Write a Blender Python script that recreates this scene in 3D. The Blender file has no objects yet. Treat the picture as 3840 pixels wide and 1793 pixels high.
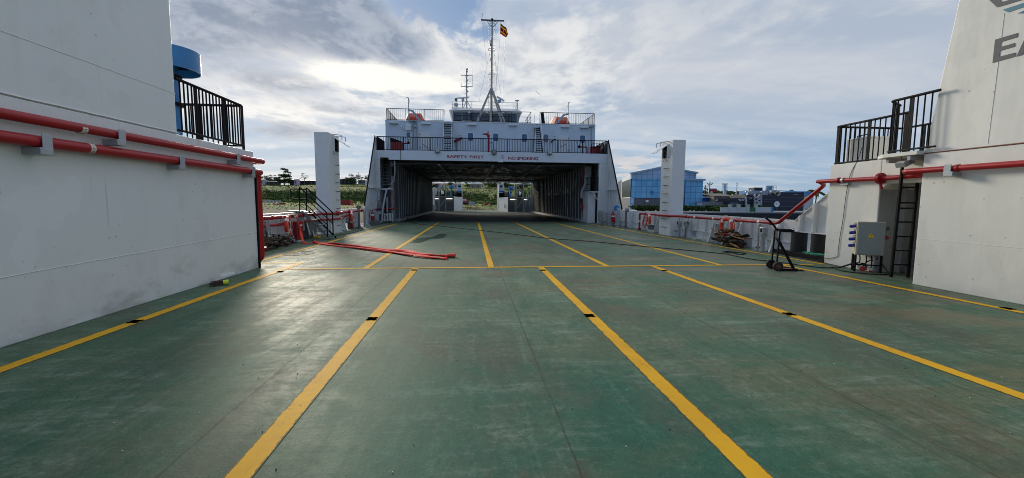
import bpy, math, random
from mathutils import Vector, Matrix
import bmesh
R = math.radians
SC = bpy.context.scene
COL = SC.collection
rnd = random.Random(7)

# ------------------------------------------------------------------ camera
FPX, YAW, PITCH, ROLL = 1568.9, 0.094745, 0.089141, -0.005457
EYE = Vector((0.0, 0.0, 1.6))
_cy, _sy, _cp, _sp = math.cos(YAW), math.sin(YAW), math.cos(PITCH), math.sin(PITCH)
_F = Vector((_sy * _cp, _cy * _cp, -_sp))
_Rv = Vector((_cy, -_sy, 0))
_Dv = _F.cross(_Rv)
_c, _s = math.cos(ROLL), math.sin(ROLL)
RIGHT, DOWN, FWD = _c * _Rv + _s * _Dv, -_s * _Rv + _c * _Dv, _F
cam_d = bpy.data.cameras.new('camera')
cam = bpy.data.objects.new('camera', cam_d)
COL.objects.link(cam)
cam_d.sensor_width = 36.0
cam_d.lens = FPX / 3840 * 36.0
cam_d.clip_start, cam_d.clip_end = 0.05, 6000
M3 = Matrix((RIGHT, -DOWN, -FWD)).transposed()
cam.matrix_world = Matrix.Translation(EYE) @ M3.to_4x4()
SC.camera = cam

# ------------------------------------------------------------------ light
SUN_AZ, SUN_EL = -23.0, 17.0            # degrees: azimuth from +Y towards +X, elevation
SC.view_settings.view_transform = 'Standard'
SC.view_settings.look = 'None'
SC.view_settings.gamma = 1.0
SC.view_settings.exposure = 0.0
SC.cycles.filter_width = 0.95
sun_d = bpy.data.lights.new('sun', 'SUN')
sun_d.energy = 2.5
sun_d.angle = R(12)
sun_d.color = (1.0, 0.9, 0.74)
sun = bpy.data.objects.new('sun', sun_d)
COL.objects.link(sun)
_az, _el = R(SUN_AZ), R(SUN_EL)
_sd = Vector((math.sin(_az) * math.cos(_el), math.cos(_az) * math.cos(_el), math.sin(_el)))
sun.rotation_euler = _sd.to_track_quat('Z', 'Y').to_euler()
sun.location = (-20, 40, 30)

world = bpy.data.worlds.new('World')
SC.world = world
world.use_nodes = True


class NT:
    """small helper around a node tree"""
    def __init__(s, tree):
        s.t = tree; s.n = tree.nodes; s.l = tree.links
    def new(s, typ, **kw):
        n = s.n.new(typ)
        for k, v in kw.items():
            setattr(n, k, v)
        return n
    def put(s, sock, v):
        if isinstance(v, (int, float)):
            sock.default_value = v
        elif isinstance(v, (tuple, list)):
            if len(v) == 3 and sock.type == 'RGBA':
                v = tuple(v) + (1,)
            sock.default_value = v
        else:
            s.l.new(v, sock)
    def math(s, op, a, b=0.0, c=None, clamp=False):
        n = s.new('ShaderNodeMath', operation=op, use_clamp=clamp)
        s.put(n.inputs[0], a); s.put(n.inputs[1], b)
        if c is not None: s.put(n.inputs[2], c)
        return n.outputs[0]
    def add(s, a, b): return s.math('ADD', a, b)
    def mul(s, a, b): return s.math('MULTIPLY', a, b)
    def sub(s, a, b): return s.math('SUBTRACT', a, b)
    def smooth(s, v, lo, hi, to0=0.0, to1=1.0, typ='SMOOTHSTEP'):
        n = s.new('ShaderNodeMapRange', interpolation_type=typ)
        s.put(n.inputs['Value'], v); n.inputs['From Min'].default_value = lo; n.inputs['From Max'].default_value = hi
        n.inputs['To Min'].default_value = to0; n.inputs['To Max'].default_value = to1
        return n.outputs[0]
    def mix(s, f, a, b, blend='MIX'):
        n = s.new('ShaderNodeMix', data_type='RGBA', blend_type=blend)
        s.put(n.inputs[0], f); s.put(n.inputs[6], a); s.put(n.inputs[7], b)
        return n.outputs[2]
    def noise(s, vec, scale, detail=4.0, rough=0.55, dist=0.0):
        n = s.new('ShaderNodeTexNoise')
        s.put(n.inputs['Vector'], vec)
        n.inputs['Scale'].default_value = scale; n.inputs['Detail'].default_value = detail
        n.inputs['Roughness'].default_value = rough; n.inputs['Distortion'].default_value = dist
        return n.outputs['Fac']
    def mapv(s, vec, scale=(1, 1, 1), loc=(0, 0, 0), rot=(0, 0, 0)):
        n = s.new('ShaderNodeMapping')
        s.put(n.inputs['Vector'], vec)
        n.inputs['Scale'].default_value = scale; n.inputs['Location'].default_value = loc; n.inputs['Rotation'].default_value = rot
        return n.outputs[0]
    def sep(s, vec):
        n = s.new('ShaderNodeSeparateXYZ'); s.put(n.inputs[0], vec)
        return n.outputs
    def comb(s, x, y, z):
        n = s.new('ShaderNodeCombineXYZ')
        s.put(n.inputs[0], x); s.put(n.inputs[1], y); s.put(n.inputs[2], z)
        return n.outputs[0]


def build_world():
    t = NT(world.node_tree)
    t.n.clear()
    out = t.new('ShaderNodeOutputWorld')
    bg = t.new('ShaderNodeBackground')
    bg.inputs['Strength'].default_value = 0.1
    t.l.new(bg.outputs[0], out.inputs[0])
    sky = t.new('ShaderNodeTexSky', sky_type='NISHITA')
    sky.sun_disc = False
    sky.sun_elevation = R(SUN_EL)
    sky.sun_rotation = R(SUN_AZ)
    sky.altitude = 1100
    tc = t.new('ShaderNodeTexCoord')
    d = tc.outputs['Generated']
    x, y, z = t.sep(d)
    az = t.mul(t.math('ARCTAN2', x, y), 57.29578)
    el = t.mul(t.math('ARCSINE', z), 57.29578)
    def gauss(a0, e0, sa, se):
        u = t.math('DIVIDE', t.sub(az, a0), sa); v = t.math('DIVIDE', t.sub(el, e0), se)
        q = t.add(t.mul(u, u), t.mul(v, v))
        return t.math('EXPONENT', t.mul(q, -1.0))
    zz = t.math('MAXIMUM', t.add(z, 0.10), 0.04)
    px, py = t.math('DIVIDE', x, zz), t.math('DIVIDE', y, zz)
    P = t.comb(px, py, 0.0)
    # layered cloud noises on a flat ceiling, warped a little
    w = t.new('ShaderNodeTexNoise'); t.put(w.inputs['Vector'], P); w.inputs['Scale'].default_value = 0.9; w.inputs['Detail'].default_value = 3
    wv = t.new('ShaderNodeVectorMath', operation='SCALE'); t.l.new(w.outputs['Color'], wv.inputs[0]); wv.inputs['Scale'].default_value = 0.55
    av = t.new('ShaderNodeVectorMath', operation='ADD'); t.l.new(P, av.inputs[0]); t.l.new(wv.outputs[0], av.inputs[1])
    PW = av.outputs[0]
    n_big = t.noise(t.mapv(PW, (1.0, 0.75, 1), (3.1, 1.7, 0)), 1.0, 9, 0.58)
    n_mid = t.noise(t.mapv(PW, (1.2, 0.8, 1), (11.3, 5.2, 2)), 2.2, 9, 0.58)
    n_puf = t.noise(t.mapv(PW, (1.0, 0.62, 1), (4.4, 7.9, 3)), 5.2, 10, 0.60)
    n_fine = t.noise(t.mapv(PW, (1.0, 0.7, 1), (1.3, 9.2, 4)), 12.0, 8, 0.62)
    n_streak = t.noise(t.mapv(PW, (0.42, 1.5, 1), (7.7, 3.3, 1), (0, 0, R(8))), 0.9, 8, 0.56)
    mott = t.add(t.mul(t.sub(n_mid, 0.5), 0.82), t.add(t.mul(t.sub(n_puf, 0.5), 0.88), t.mul(t.sub(n_fine, 0.5), 0.35)))
    back = t.smooth(y, 0.25, -0.35)                         # the sky behind the viewer is clearer
    # ---- high veil: bluish low down on both sides, whitish higher and to the right
    veil = t.mix(t.smooth(n_streak, 0.42, 0.70), (0.30, 0.44, 0.63), (0.58, 0.65, 0.75))
    veil_hi = t.mix(t.smooth(t.add(n_streak, t.mul(mott, 0.25)), 0.34, 0.64), (0.40, 0.49, 0.63), (0.68, 0.70, 0.745))
    colr = t.mix(t.smooth(el, 3.0, 15.0), veil, veil_hi)
    # warm pale bank low on the right, behind the glass building
    lowbank = t.mul(gauss(21, 4.4, 13, 2.2), t.smooth(n_mid, 0.42, 0.56))
    colr = t.mix(t.mul(lowbank, 0.75), colr, (0.80, 0.71, 0.66))
    # white bodies of cloud round the mast and low on the left
    body = t.add(t.add(gauss(8, 15.5, 12, 4.5), t.mul(gauss(-20, 11.5, 16, 3.8), 0.85)), t.add(t.mul(gauss(27, 21, 20, 6), 0.55), t.mul(gauss(-7, 20.2, 6.5, 2.2), 0.95)))
    bodym = t.smooth(t.add(t.mul(body, 0.62), mott), 0.10, 0.55)
    colr = t.mix(t.mul(bodym, 0.9), colr, t.mix(t.smooth(n_puf, 0.34, 0.6), (0.60, 0.63, 0.68), (0.90, 0.89, 0.865)))
    # clear blue gaps above and left of the mast
    gap = t.add(gauss(-4.6, 24.2, 6.0, 4.0), t.add(t.mul(gauss(2, 20.5, 3.5, 2.0), 0.55), t.mul(gauss(-27, 27.5, 10, 3.5), 0.5)))
    gap = t.smooth(t.sub(t.mul(gap, 0.98), t.mul(mott, 1.2)), 0.30, 0.58)
    blue = t.mix(0.35, (0.175, 0.315, 0.55), t.mix(1.0, sky.outputs[0], (0.10, 0.10, 0.10), 'MULTIPLY'))
    colr = t.mix(t.mul(gap, 0.96), colr, blue)
    # grey-blue shaded cloud, upper left
    region = t.add(t.add(gauss(-19, 22.5, 9, 4.6), t.mul(gauss(-11.5, 18.6, 6.5, 2.4), 0.95)), t.add(t.mul(gauss(-31, 18.5, 8, 7), 0.72), t.mul(gauss(25, 26.5, 9, 2.2), 0.8)))
    lowpatch = t.add(t.add(t.mul(gauss(-22, 8.2, 6, 1.1), 0.6), t.mul(gauss(-14, 11.2, 8, 1.0), 0.5)), t.mul(gauss(-20, 13.6, 6, 1.8), 0.55))
    region = t.add(region, lowpatch)
    shade = t.smooth(t.add(t.mul(region, 0.74), mott), 0.18, 0.56)
    dark = t.mix(t.smooth(t.add(n_puf, t.mul(t.sub(n_fine, 0.5), 0.5)), 0.36, 0.64), (0.15, 0.215, 0.325), (0.36, 0.415, 0.51))
    colr = t.mix(t.mul(shade, 0.93), colr, dark)
    # smoother pale veil over the starboard sky
    soft = t.mul(t.smooth(az, 13, 26), t.smooth(el, 5, 12))
    colr = t.mix(t.mul(soft, 0.58), colr, t.mix(t.smooth(n_streak, 0.3, 0.7), (0.50, 0.555, 0.64), (0.63, 0.65, 0.70)))
    # the sun's patch behind thin cloud
    glow = t.add(t.add(gauss(-12.5, 15.2, 6.5, 1.25), t.mul(gauss(-4, 15.0, 4.5, 0.8), 0.6)), t.mul(gauss(-14, 14.8, 13, 3.0), 0.42))
    gm = t.smooth(t.add(glow, t.mul(mott, 0.85)), 0.16, 0.86)
    colr = t.mix(t.mul(gm, 0.97), colr, (1.10, 1.06, 0.96))
    # behind the viewer and overhead: patchy blue and cloud
    rear = t.mix(t.smooth(n_big, 0.44, 0.64), (0.11, 0.23, 0.49), (0.29, 0.39, 0.57))
    colr = t.mix(t.mul(back, 0.9), colr, rear)
    zen = t.smooth(el, 30, 55)
    colr = t.mix(t.mul(t.mul(zen, 0.85), t.sub(1.0, t.mul(back, 0.6))), colr, t.mix(t.smooth(n_big, 0.32, 0.6), (0.62, 0.70, 0.84), (1.02, 1.02, 1.03)))
    # scale to the range of the sky texture, mixed with it a little everywhere
    big = t.mix(1.0, colr, (10, 10, 10), 'MULTIPLY')
    big = t.mix(0.12, big, sky.outputs[0])
    below = t.smooth(z, -0.02, -0.10)
    fin = t.mix(below, big, (1.2, 1.4, 1.5))
    t.l.new(fin, bg.inputs['Color'])


build_world()

# ------------------------------------------------------------------ photo geometry
CROPS = dict(F=(0, 0, .67083), S=(1350, 480, 2.005), A=(1350, 0, 2.005), CA=(1420, 350, 4.8133), CB=(1680, 350, 4.8125), CC=(1980, 380, 5.0125),
             CL=(950, 760, 5.152), CI=(1560, 640, 5.152), C4=(2250, 740, 6.44), C7=(2640, 780, 4.812), C8=(3100, 780, 4.0095), CG=(2600, 640, 5.152),
             LS=(1340, 480, 3.0067), RS=(2050, 520, 3.3429), L3=(0, 100, 2.005), U=(900, 550, 3.007), R6=(2250, 500, 2.673), R7=(2800, 550, 2.187),
             R8=(3040, 0, 1.0025), LT=(1180, 480, 4.2955), RT=(2440, 510, 6.3333), EM=(3540, 0, 3.76), MT=(1780, 40, 10.03), M2=(1680, 150, 4.455), HL=(980, 620, 6.015),
             B0=(900, 950, 1.4267), B1=(2000, 900, 1.3473), B2=(0, 900, 1.3469))


def ray(c, u, v):
    ox, oy, s = CROPS[c]
    px, py = ox + u / s, oy + v / s
    return RIGHT * ((px - 1920) / FPX) + DOWN * ((py - 896.5) / FPX) + FWD


def atY(c, u, v, Y):
    d = ray(c, u, v); return EYE + d * (Y / d.y)


def atX(c, u, v, X):
    d = ray(c, u, v); return EYE + d * (X / d.x)


def gnd(c, u, v, z=0.0):
    d = ray(c, u, v); return EYE + d * ((z - EYE.z) / d.z)


def onpl(c, u, v, p0, n):
    d = ray(c, u, v); n = Vector(n)
    return EYE + d * ((Vector(p0) - EYE).dot(n) / d.dot(n))


# ------------------------------------------------------------------ mesh building
class MB:
    def __init__(s):
        s.v = []; s.f = []; s.sm = []; s.mi = []; s.cur = 0
    def vv(s, *pts):
        k = len(s.v); s.v += [tuple(p) for p in pts]; return k
    def face(s, idx, sm=False):
        s.f.append(tuple(idx)); s.sm.append(sm); s.mi.append(s.cur)
    def quad(s, a, b, c, d, sm=False):
        k = s.vv(a, b, c, d); s.face((k, k + 1, k + 2, k + 3), sm); return s
    def poly(s, pts):
        k = s.vv(*pts); s.face(range(k, k + len(pts))); return s
    def box(s, x0, x1, y0, y1, z0, z1):
        if x0 > x1: x0, x1 = x1, x0
        if y0 > y1: y0, y1 = y1, y0
        if z0 > z1: z0, z1 = z1, z0
        k = s.vv((x0, y0, z0), (x1, y0, z0), (x1, y1, z0), (x0, y1, z0), (x0, y0, z1), (x1, y0, z1), (x1, y1, z1), (x0, y1, z1))
        for q in ((0, 3, 2, 1), (4, 5, 6, 7), (0, 1, 5, 4), (1, 2, 6, 5), (2, 3, 7, 6), (3, 0, 4, 7)):
            s.face([k + i for i in q])
        return s
    def obox(s, c, ax, ay, az):
        c, ax, ay, az = Vector(c), Vector(ax), Vector(ay), Vector(az)
        P = [c - ax - ay - az, c + ax - ay - az, c + ax + ay - az, c - ax + ay - az, c - ax - ay + az, c + ax - ay + az, c + ax + ay + az, c - ax + ay + az]
        k = s.vv(*P)
        for q in ((0, 3, 2, 1), (4, 5, 6, 7), (0, 1, 5, 4), (1, 2, 6, 5), (2, 3, 7, 6), (3, 0, 4, 7)):
            s.face([k + i for i in q])
        return s
    def bar(s, a, b, w, h, up=(0, 0, 1)):
        a, b = Vector(a), Vector(b); d = (b - a)
        dn = d.normalized(); up = Vector(up)
        if abs(dn.dot(up.normalized())) > 0.98: up = Vector((0, 1, 0)) if abs(dn.y) < 0.9 else Vector((1, 0, 0))
        x = dn.cross(up).normalized(); y = x.cross(dn).normalized()
        return s.obox((a + b) / 2, d / 2, x * (w / 2), y * (h / 2))
    def prism(s, pts, ext):
        pts = [Vector(p) for p in pts]; e = Vector(ext); n = len(pts)
        k = s.vv(*pts, *[p + e for p in pts])
        s.face([k + i for i in range(n)]); s.face([k + n + i for i in reversed(range(n))])
        for i in range(n):
            j = (i + 1) % n
            s.face((k + j, k + i, k + n + i, k + n + j))
        return s
    def tube(s, pts, r, n=10, closed=False, caps=True, flat=None):
        pts = [Vector(p) for p in pts]; m = len(pts)
        rr = r if isinstance(r, (list, tuple)) else [r] * m
        T = []
        for i in range(m):
            if closed: d = pts[(i + 1) % m] - pts[i - 1]
            elif i == 0: d = pts[1] - pts[0]
            elif i == m - 1: d = pts[-1] - pts[-2]
            else:
                d = (pts[i + 1] - pts[i]).normalized() + (pts[i] - pts[i - 1]).normalized()
            if d.length < 1e-9: d = Vector((0, 0, 1))
            T.append(d.normalized())
        up = Vector((0, 0, 1)) if abs(T[0].z) < 0.9 else Vector((1, 0, 0))
        U = T[0].cross(up).normalized()
        base = len(s.v)
        for i in range(m):
            if i:
                U = (U - T[i] * U.dot(T[i]))
                U = U.normalized() if U.length > 1e-6 else T[i].orthogonal().normalized()
            V = T[i].cross(U)
            for k in range(n):
                a = 2 * math.pi * k / n
                f1, f2 = (1, 1) if flat is None else flat
                s.v.append(tuple(pts[i] + (U * math.cos(a) * f1 + V * math.sin(a) * f2) * rr[i]))
        segs = m if closed else m - 1
        for i in range(segs):
            j = (i + 1) % m
            for k in range(n):
                q = (k + 1) % n
                s.face((base + i * n + k, base + j * n + k, base + j * n + q, base + i * n + q)[::-1], True)
        if caps and not closed:
            for i, rev in ((0, False), (m - 1, True)):
                k0 = s.vv(*[s.v[base + i * n + k] for k in range(n)])
                ids = list(range(k0, k0 + n))
                s.face(ids[::-1] if rev else ids)
        return s
    def cyl(s, a, b, r0, r1=None, n=16):
        return s.tube([a, b], [r0, r0 if r1 is None else r1], n)
    def lathe(s, c, prof, n=20, axis='Z'):
        c = Vector(c); base = len(s.v)
        q = [prof[0]]; skip = set()
        for i in range(1, len(prof)):
            q.append(prof[i])
            if i < len(prof) - 1:
                a = math.atan2(prof[i][1] - prof[i - 1][1], prof[i][0] - prof[i - 1][0]); b = math.atan2(prof[i + 1][1] - prof[i][1], prof[i + 1][0] - prof[i][0])
                if abs((b - a + math.pi) % (2 * math.pi) - math.pi) > R(35):
                    skip.add(len(q) - 1); q.append(prof[i])
        prof = q; m = len(prof)
        for (r, h) in prof:
            for k in range(n):
                a = 2 * math.pi * k / n
                p = (r * math.cos(a), r * math.sin(a), h)
                if axis == 'X': p = (p[2], p[0], p[1])
                if axis == 'Y': p = (p[1], p[2], p[0])
                s.v.append(tuple(c + Vector(p)))
        for i in range(m - 1):
            if i in skip: continue
            for k in range(n):
                q = (k + 1) % n
                s.face((base + i * n + k, base + i * n + q, base + (i + 1) * n + q, base + (i + 1) * n + k), True)
        return s
    def torus(s, c, Rr, r, axis=(0, 0, 1), n=28, m=10, a0=0, a1=360):
        ax = Vector(axis).normalized(); u = ax.orthogonal().normalized()
        if abs(ax.z) < 0.9: u = Vector((0, 0, 1)) - ax * ax.z; u.normalize()
        v = ax.cross(u); c = Vector(c)
        full = abs(a1 - a0) >= 359
        P = [c + (u * math.cos(R(a0 + (a1 - a0) * i / n)) + v * math.sin(R(a0 + (a1 - a0) * i / n))) * Rr for i in range(n if full else n + 1)]
        return s.tube(P, r, m, closed=full)
    def sphere(s, c, r, n=12, m=8, sc=(1, 1, 1)):
        c = Vector(c); base = len(s.v)
        for i in range(m + 1):
            t = math.pi * i / m
            for k in range(n):
                a = 2 * math.pi * k / n
                s.v.append((c.x + r * sc[0] * math.sin(t) * math.cos(a), c.y + r * sc[1] * math.sin(t) * math.sin(a), c.z + r * sc[2] * math.cos(t)))
        for i in range(m):
            for k in range(n):
                q = (k + 1) % n
                s.face((base + i * n + k, base + (i + 1) * n + k, base + (i + 1) * n + q, base + i * n + q), True)
        return s
    def build(s, name, mats, parent=None, bevel=0.0, kind=None):
        me = bpy.data.meshes.new(name)
        off = Vector(parent['_o']) if parent is not None and '_o' in parent else Vector((0, 0, 0))
        if parent is not None and parent.type == 'MESH': off = Vector(parent.get('_o', (0, 0, 0)))
        me.from_pydata([tuple(Vector(p) - off) for p in s.v], [], s.f)
        me.polygons.foreach_set('use_smooth', s.sm)
        ms = mats if isinstance(mats, (list, tuple)) else [mats]
        for m in ms: me.materials.append(m)
        if len(ms) > 1: me.polygons.foreach_set('material_index', s.mi)
        me.update()
        o = bpy.data.objects.new(name, me)
        COL.objects.link(o)
        o['_o'] = tuple(off)
        if parent is not None: o.parent = parent
        if kind: o['kind'] = kind
        if bevel:
            b = o.modifiers.new('bevel', 'BEVEL'); b.width = bevel; b.segments = 2; b.limit_method = 'ANGLE'; b.angle_limit = R(40)
        return o


def fillet(pts, r, seg=5):
    pts = [Vector(p) for p in pts]; out = [pts[0]]
    for i in range(1, len(pts) - 1):
        a, b, c = pts[i - 1], pts[i], pts[i + 1]
        d1, d2 = (a - b), (c - b)
        k = min(r, d1.length * .45, d2.length * .45)
        p, q = b + d1.normalized() * k, b + d2.normalized() * k
        for j in range(seg + 1):
            t = j / seg
            out.append(p * (1 - t) ** 2 + b * (2 * t * (1 - t)) + q * t * t)
    out.append(pts[-1])
    return out


def spline(pts, n=8):
    P = [Vector(p) for p in pts]; out = []
    for i in range(len(P) - 1):
        p0 = P[max(i - 1, 0)]; p1 = P[i]; p2 = P[i + 1]; p3 = P[min(i + 2, len(P) - 1)]
        for j in range(n):
            t = j / n
            out.append(0.5 * ((2 * p1) + (p2 - p0) * t + (2 * p0 - 5 * p1 + 4 * p2 - p3) * t * t + (3 * p1 - p0 - 3 * p2 + p3) * t ** 3))
    out.append(P[-1])
    return out


def thing(name, label, cat, loc, group=None, kind=None):
    o = bpy.data.objects.new(name, None)
    COL.objects.link(o)
    o.empty_display_size = 0.2
    o.location = loc
    o['_o'] = tuple(loc)
    o['label'] = label; o['category'] = cat
    if group: o['group'] = group
    if kind: o['kind'] = kind
    return o


def tag(o, label, cat, group=None, kind=None):
    o['label'] = label; o['category'] = cat
    if group: o['group'] = group
    if kind: o['kind'] = kind
    return o


def copy_tree(o, parent=None, loc=None, rotz=None, label=None):
    c = o.copy(); COL.objects.link(c)
    if parent is not None: c.parent = parent
    if loc is not None: c.location = loc
    if rotz is not None: c.rotation_euler = (0, 0, rotz)
    if label: c['label'] = label
    for ch in list(o.children):
        copy_tree(ch, c)
    return c


def text_mesh(body, M, mat, name, parent, size=1.0, ext=0.004, xs=1.0, bold=0.0, align='LEFT'):
    cu = bpy.data.curves.new(name, 'FONT')
    cu.body = body; cu.size = size; cu.extrude = ext; cu.align_x = align; cu.offset = bold
    tmp = bpy.data.objects.new('tmp', cu); COL.objects.link(tmp)
    dg = bpy.context.evaluated_depsgraph_get()
    me = bpy.data.meshes.new_from_object(tmp.evaluated_get(dg))
    bpy.data.objects.remove(tmp)
    off = Vector(parent['_o'])
    for v in me.vertices:
        p = M @ Vector((v.co.x * xs, v.co.y, v.co.z)); v.co = p - off
    me.materials.clear(); me.materials.append(mat)
    o = bpy.data.objects.new(name, me); COL.objects.link(o); o.parent = parent
    o['_o'] = tuple(off)
    return o

# ------------------------------------------------------------------ materials
MATS = {}


def mat_base(name):
    m = bpy.data.materials.new(name); m.use_nodes = True
    t = NT(m.node_tree); b = m.node_tree.nodes['Principled BSDF']
    pos = t.new('ShaderNodeNewGeometry').outputs['Position']
    return m, t, b, pos


def paint(name, col, rough=0.45, var=0.12, dirt=None, dirt_amt=0.0, dirt_scale=1.6, streak=0.0, specks=0.0, bump=0.0, metal=0.0, scale=3.0, base_dirt=0.0, spec=0.5, coat=0.0, dent=0.0):
    m, t, b, pos = mat_base(name)
    n1 = t.noise(pos, scale, 5, 0.6)
    n2 = t.noise(pos, scale * 6, 4, 0.6)
    f = t.add(t.mul(t.sub(n1, 0.5), var * 1.6), t.mul(t.sub(n2, 0.5), var * 0.8))
    lo = tuple(max(0, c * 0.55) for c in col); hi = tuple(min(1, c * 1.35 + 0.01) for c in col)
    c = t.mix(t.math('MULTIPLY', t.math('MAXIMUM', f, 0.0), 2.0, clamp=True), col, hi)
    c = t.mix(t.math('MULTIPLY', t.math('MAXIMUM', t.mul(f, -1), 0.0), 2.0, clamp=True), c, lo)
    if dirt is not None:
        nd = t.noise(t.mapv(pos, (1, 1, 1), (5, 2, 8)), dirt_scale, 8, 0.66)
        msk = t.mul(t.smooth(nd, 0.50, 0.78), dirt_amt)
        c = t.mix(msk, c, dirt)
        if streak:
            ns = t.noise(t.mapv(pos, (7, 7, 0.35), (3, 3, 3)), 1.0, 6, 0.6)
            c = t.mix(t.mul(t.smooth(ns, 0.56, 0.80), streak), c, dirt)
        if base_dirt:
            zz = t.sep(pos)[2]
            nb = t.noise(t.mapv(pos, (1, 1, 2.2), (9, 4, 1)), 0.9, 8, 0.65)
            mb = t.mul(t.smooth(t.sub(nb, t.mul(zz, 0.30)), 0.36, 0.66), base_dirt)
            c = t.mix(mb, c, dirt)
        if specks:
            vo = t.new('ShaderNodeTexVoronoi'); vo.inputs['Scale'].default_value = 5.5; t.put(vo.inputs['Vector'], t.mapv(pos, (1, 1, 1), (.3, .2, .1)))
            gate = t.smooth(t.noise(pos, 1.1, 3, 0.5), 0.47, 0.66)
            sp = t.mul(t.smooth(t.add(vo.outputs['Distance'], t.mul(t.sub(n2, 0.5), 0.12)), 0.13, 0.055), gate)
            c = t.mix(t.mul(sp, specks), c, tuple(q * 0.35 for q in dirt))
    if dent:
        # later touch-up coats with clear edges, and thin rust weeps
        np_ = t.noise(t.mapv(pos, (1, 0.9, 0.7), (2, 6, 4)), 0.8, 3, 0.55, 0.3)
        c = t.mix(t.mul(t.smooth(np_, 0.60, 0.615), 0.30), c, tuple(min(1, q * 1.13) for q in (col[0], col[1] * 1.01, col[2] * 1.03)))
        c = t.mix(t.mul(t.smooth(np_, 0.375, 0.36), 0.22), c, tuple(q * 0.80 for q in col))
        nr = t.noise(t.mapv(pos, (11, 11, 0.5), (1, 8, 2)), 1.0, 5, 0.62)
        nr2 = t.noise(t.mapv(pos, (1, 1, 1), (4, 4, 9)), 0.7, 4, 0.6)
        c = t.mix(t.mul(t.mul(t.smooth(nr, 0.62, 0.76), t.smooth(nr2, 0.52, 0.68)), 0.38), c, (0.30, 0.19, 0.11))
    t.l.new(c, b.inputs['Base Color'])
    r = t.add(t.mul(t.sub(n1, 0.5), 0.25), rough)
    t.l.new(t.math('MINIMUM', t.math('MAXIMUM', r, 0.05), 1.0), b.inputs['Roughness'])
    b.inputs['Metallic'].default_value = metal
    b.inputs['Specular IOR Level'].default_value = spec
    if coat: b.inputs['Coat Weight'].default_value = coat
    if dent:
        yy = t.sep(pos)[1]
        fr = t.math('SINE', t.mul(yy, 10.0))
        nd2 = t.noise(t.mapv(pos, (0.6, 1.4, 0.5)), 1.0, 3, 0.5)
        bd = t.new('ShaderNodeBump'); bd.inputs['Strength'].default_value = dent; bd.inputs['Distance'].default_value = 0.10
        t.l.new(t.add(t.add(t.mul(nd2, 1.2), t.mul(fr, 0.05)), t.mul(n1, 0.06)), bd.inputs['Height']); t.l.new(bd.outputs[0], b.inputs['Normal'])
    elif bump:
        bn = t.new('ShaderNodeBump'); bn.inputs['Strength'].default_value = bump; bn.inputs['Distance'].default_value = 0.02
        t.l.new(t.add(t.mul(n1, 0.6), t.mul(n2, 0.4)), bn.inputs['Height']); t.l.new(bn.outputs[0], b.inputs['Normal'])
    MATS[name] = m
    return m


DIRT = (0.22, 0.19, 0.15)
WHITE_L = paint('white_paint_aged', (0.74, 0.765, 0.765), 0.38, 0.06, DIRT, 0.16, 0.9, 0.14, 0.35, 0.10, base_dirt=0.60, dent=0.22)
WHITE_R = paint('white_paint_weathered', (0.80, 0.785, 0.72), 0.42, 0.06, DIRT, 0.14, 1.2, 0.14, 0.75, 0.10, base_dirt=0.12, dent=0.15)
WHITE_T = paint('tower_white_paint', (0.76, 0.77, 0.755), 0.42, 0.05, DIRT, 0.12, 1.2, 0.12)
WHITE = paint('white_paint', (0.74, 0.75, 0.74), 0.40, 0.07, DIRT, 0.22, 1.5, 0.22, 0.0, 0.05)
WHITE2 = paint('white_paint_clean', (0.79, 0.80, 0.79), 0.38, 0.05, DIRT, 0.10, 1.5, 0.10)
GREYP = paint('grey_paint', (0.36, 0.38, 0.39), 0.45, 0.12, (0.1, 0.085, 0.07), 0.35, 2.5, 0.2)
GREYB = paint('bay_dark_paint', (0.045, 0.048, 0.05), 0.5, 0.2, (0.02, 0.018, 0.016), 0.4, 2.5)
GREYD = paint('dark_grey_paint', (0.115, 0.125, 0.13), 0.5, 0.15, (0.05, 0.04, 0.035), 0.4, 2.5)
GALV = paint('galvanised_steel', (0.40, 0.42, 0.44), 0.42, 0.15, (0.15, 0.13, 0.11), 0.25, 3, metal=0.5)
BLACK = paint('black_paint', (0.005, 0.0055, 0.007), 0.62, 0.2, (0.02, 0.018, 0.017), 0.12, 4, spec=0.14)
PIT = paint('black_recess', (0.003, 0.003, 0.003), 1.0, 0.1, spec=0.0)
RUBBER = paint('black_rubber', (0.016, 0.016, 0.016), 0.7, 0.3, (0.07, 0.065, 0.06), 0.35, 5)
REDP = paint('red_pipe_paint', (0.36, 0.012, 0.018), 0.36, 0.16, (0.14, 0.012, 0.012), 0.45, 3, specks=0.0, spec=0.35)
REDD = paint('dark_red_paint', (0.27, 0.012, 0.018), 0.38, 0.15, (0.10, 0.02, 0.02), 0.3, 3)
HOSE = paint('red_hose_canvas', (0.84, 0.070, 0.045), 0.75, 0.25, (0.40, 0.03, 0.025), 0.4, 6, bump=0.3)
ORANGE = paint('orange_buoy', (0.70, 0.055, 0.02), 0.45, 0.15, (0.35, 0.08, 0.04), 0.3, 5)
BOATOR = paint('orange_canopy', (0.55, 0.055, 0.02), 0.5, 0.15, (0.3, 0.05, 0.03), 0.3, 3)
BLUEP = paint('blue_vent_paint', (0.025, 0.20, 0.50), 0.32, 0.10, (0.02, 0.08, 0.2), 0.25, 3)
BLUES = paint('light_blue_steel', (0.30, 0.45, 0.56), 0.4, 0.12, (0.12, 0.16, 0.2), 0.25, 3)
GREENP = paint('green_tread_paint', (0.02, 0.12, 0.065), 0.5, 0.2, (0.02, 0.03, 0.02), 0.4, 5)
GREENR = paint('green_rope', (0.02, 0.30, 0.16), 0.7, 0.25, (0.02, 0.1, 0.06), 0.4, 8)
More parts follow.
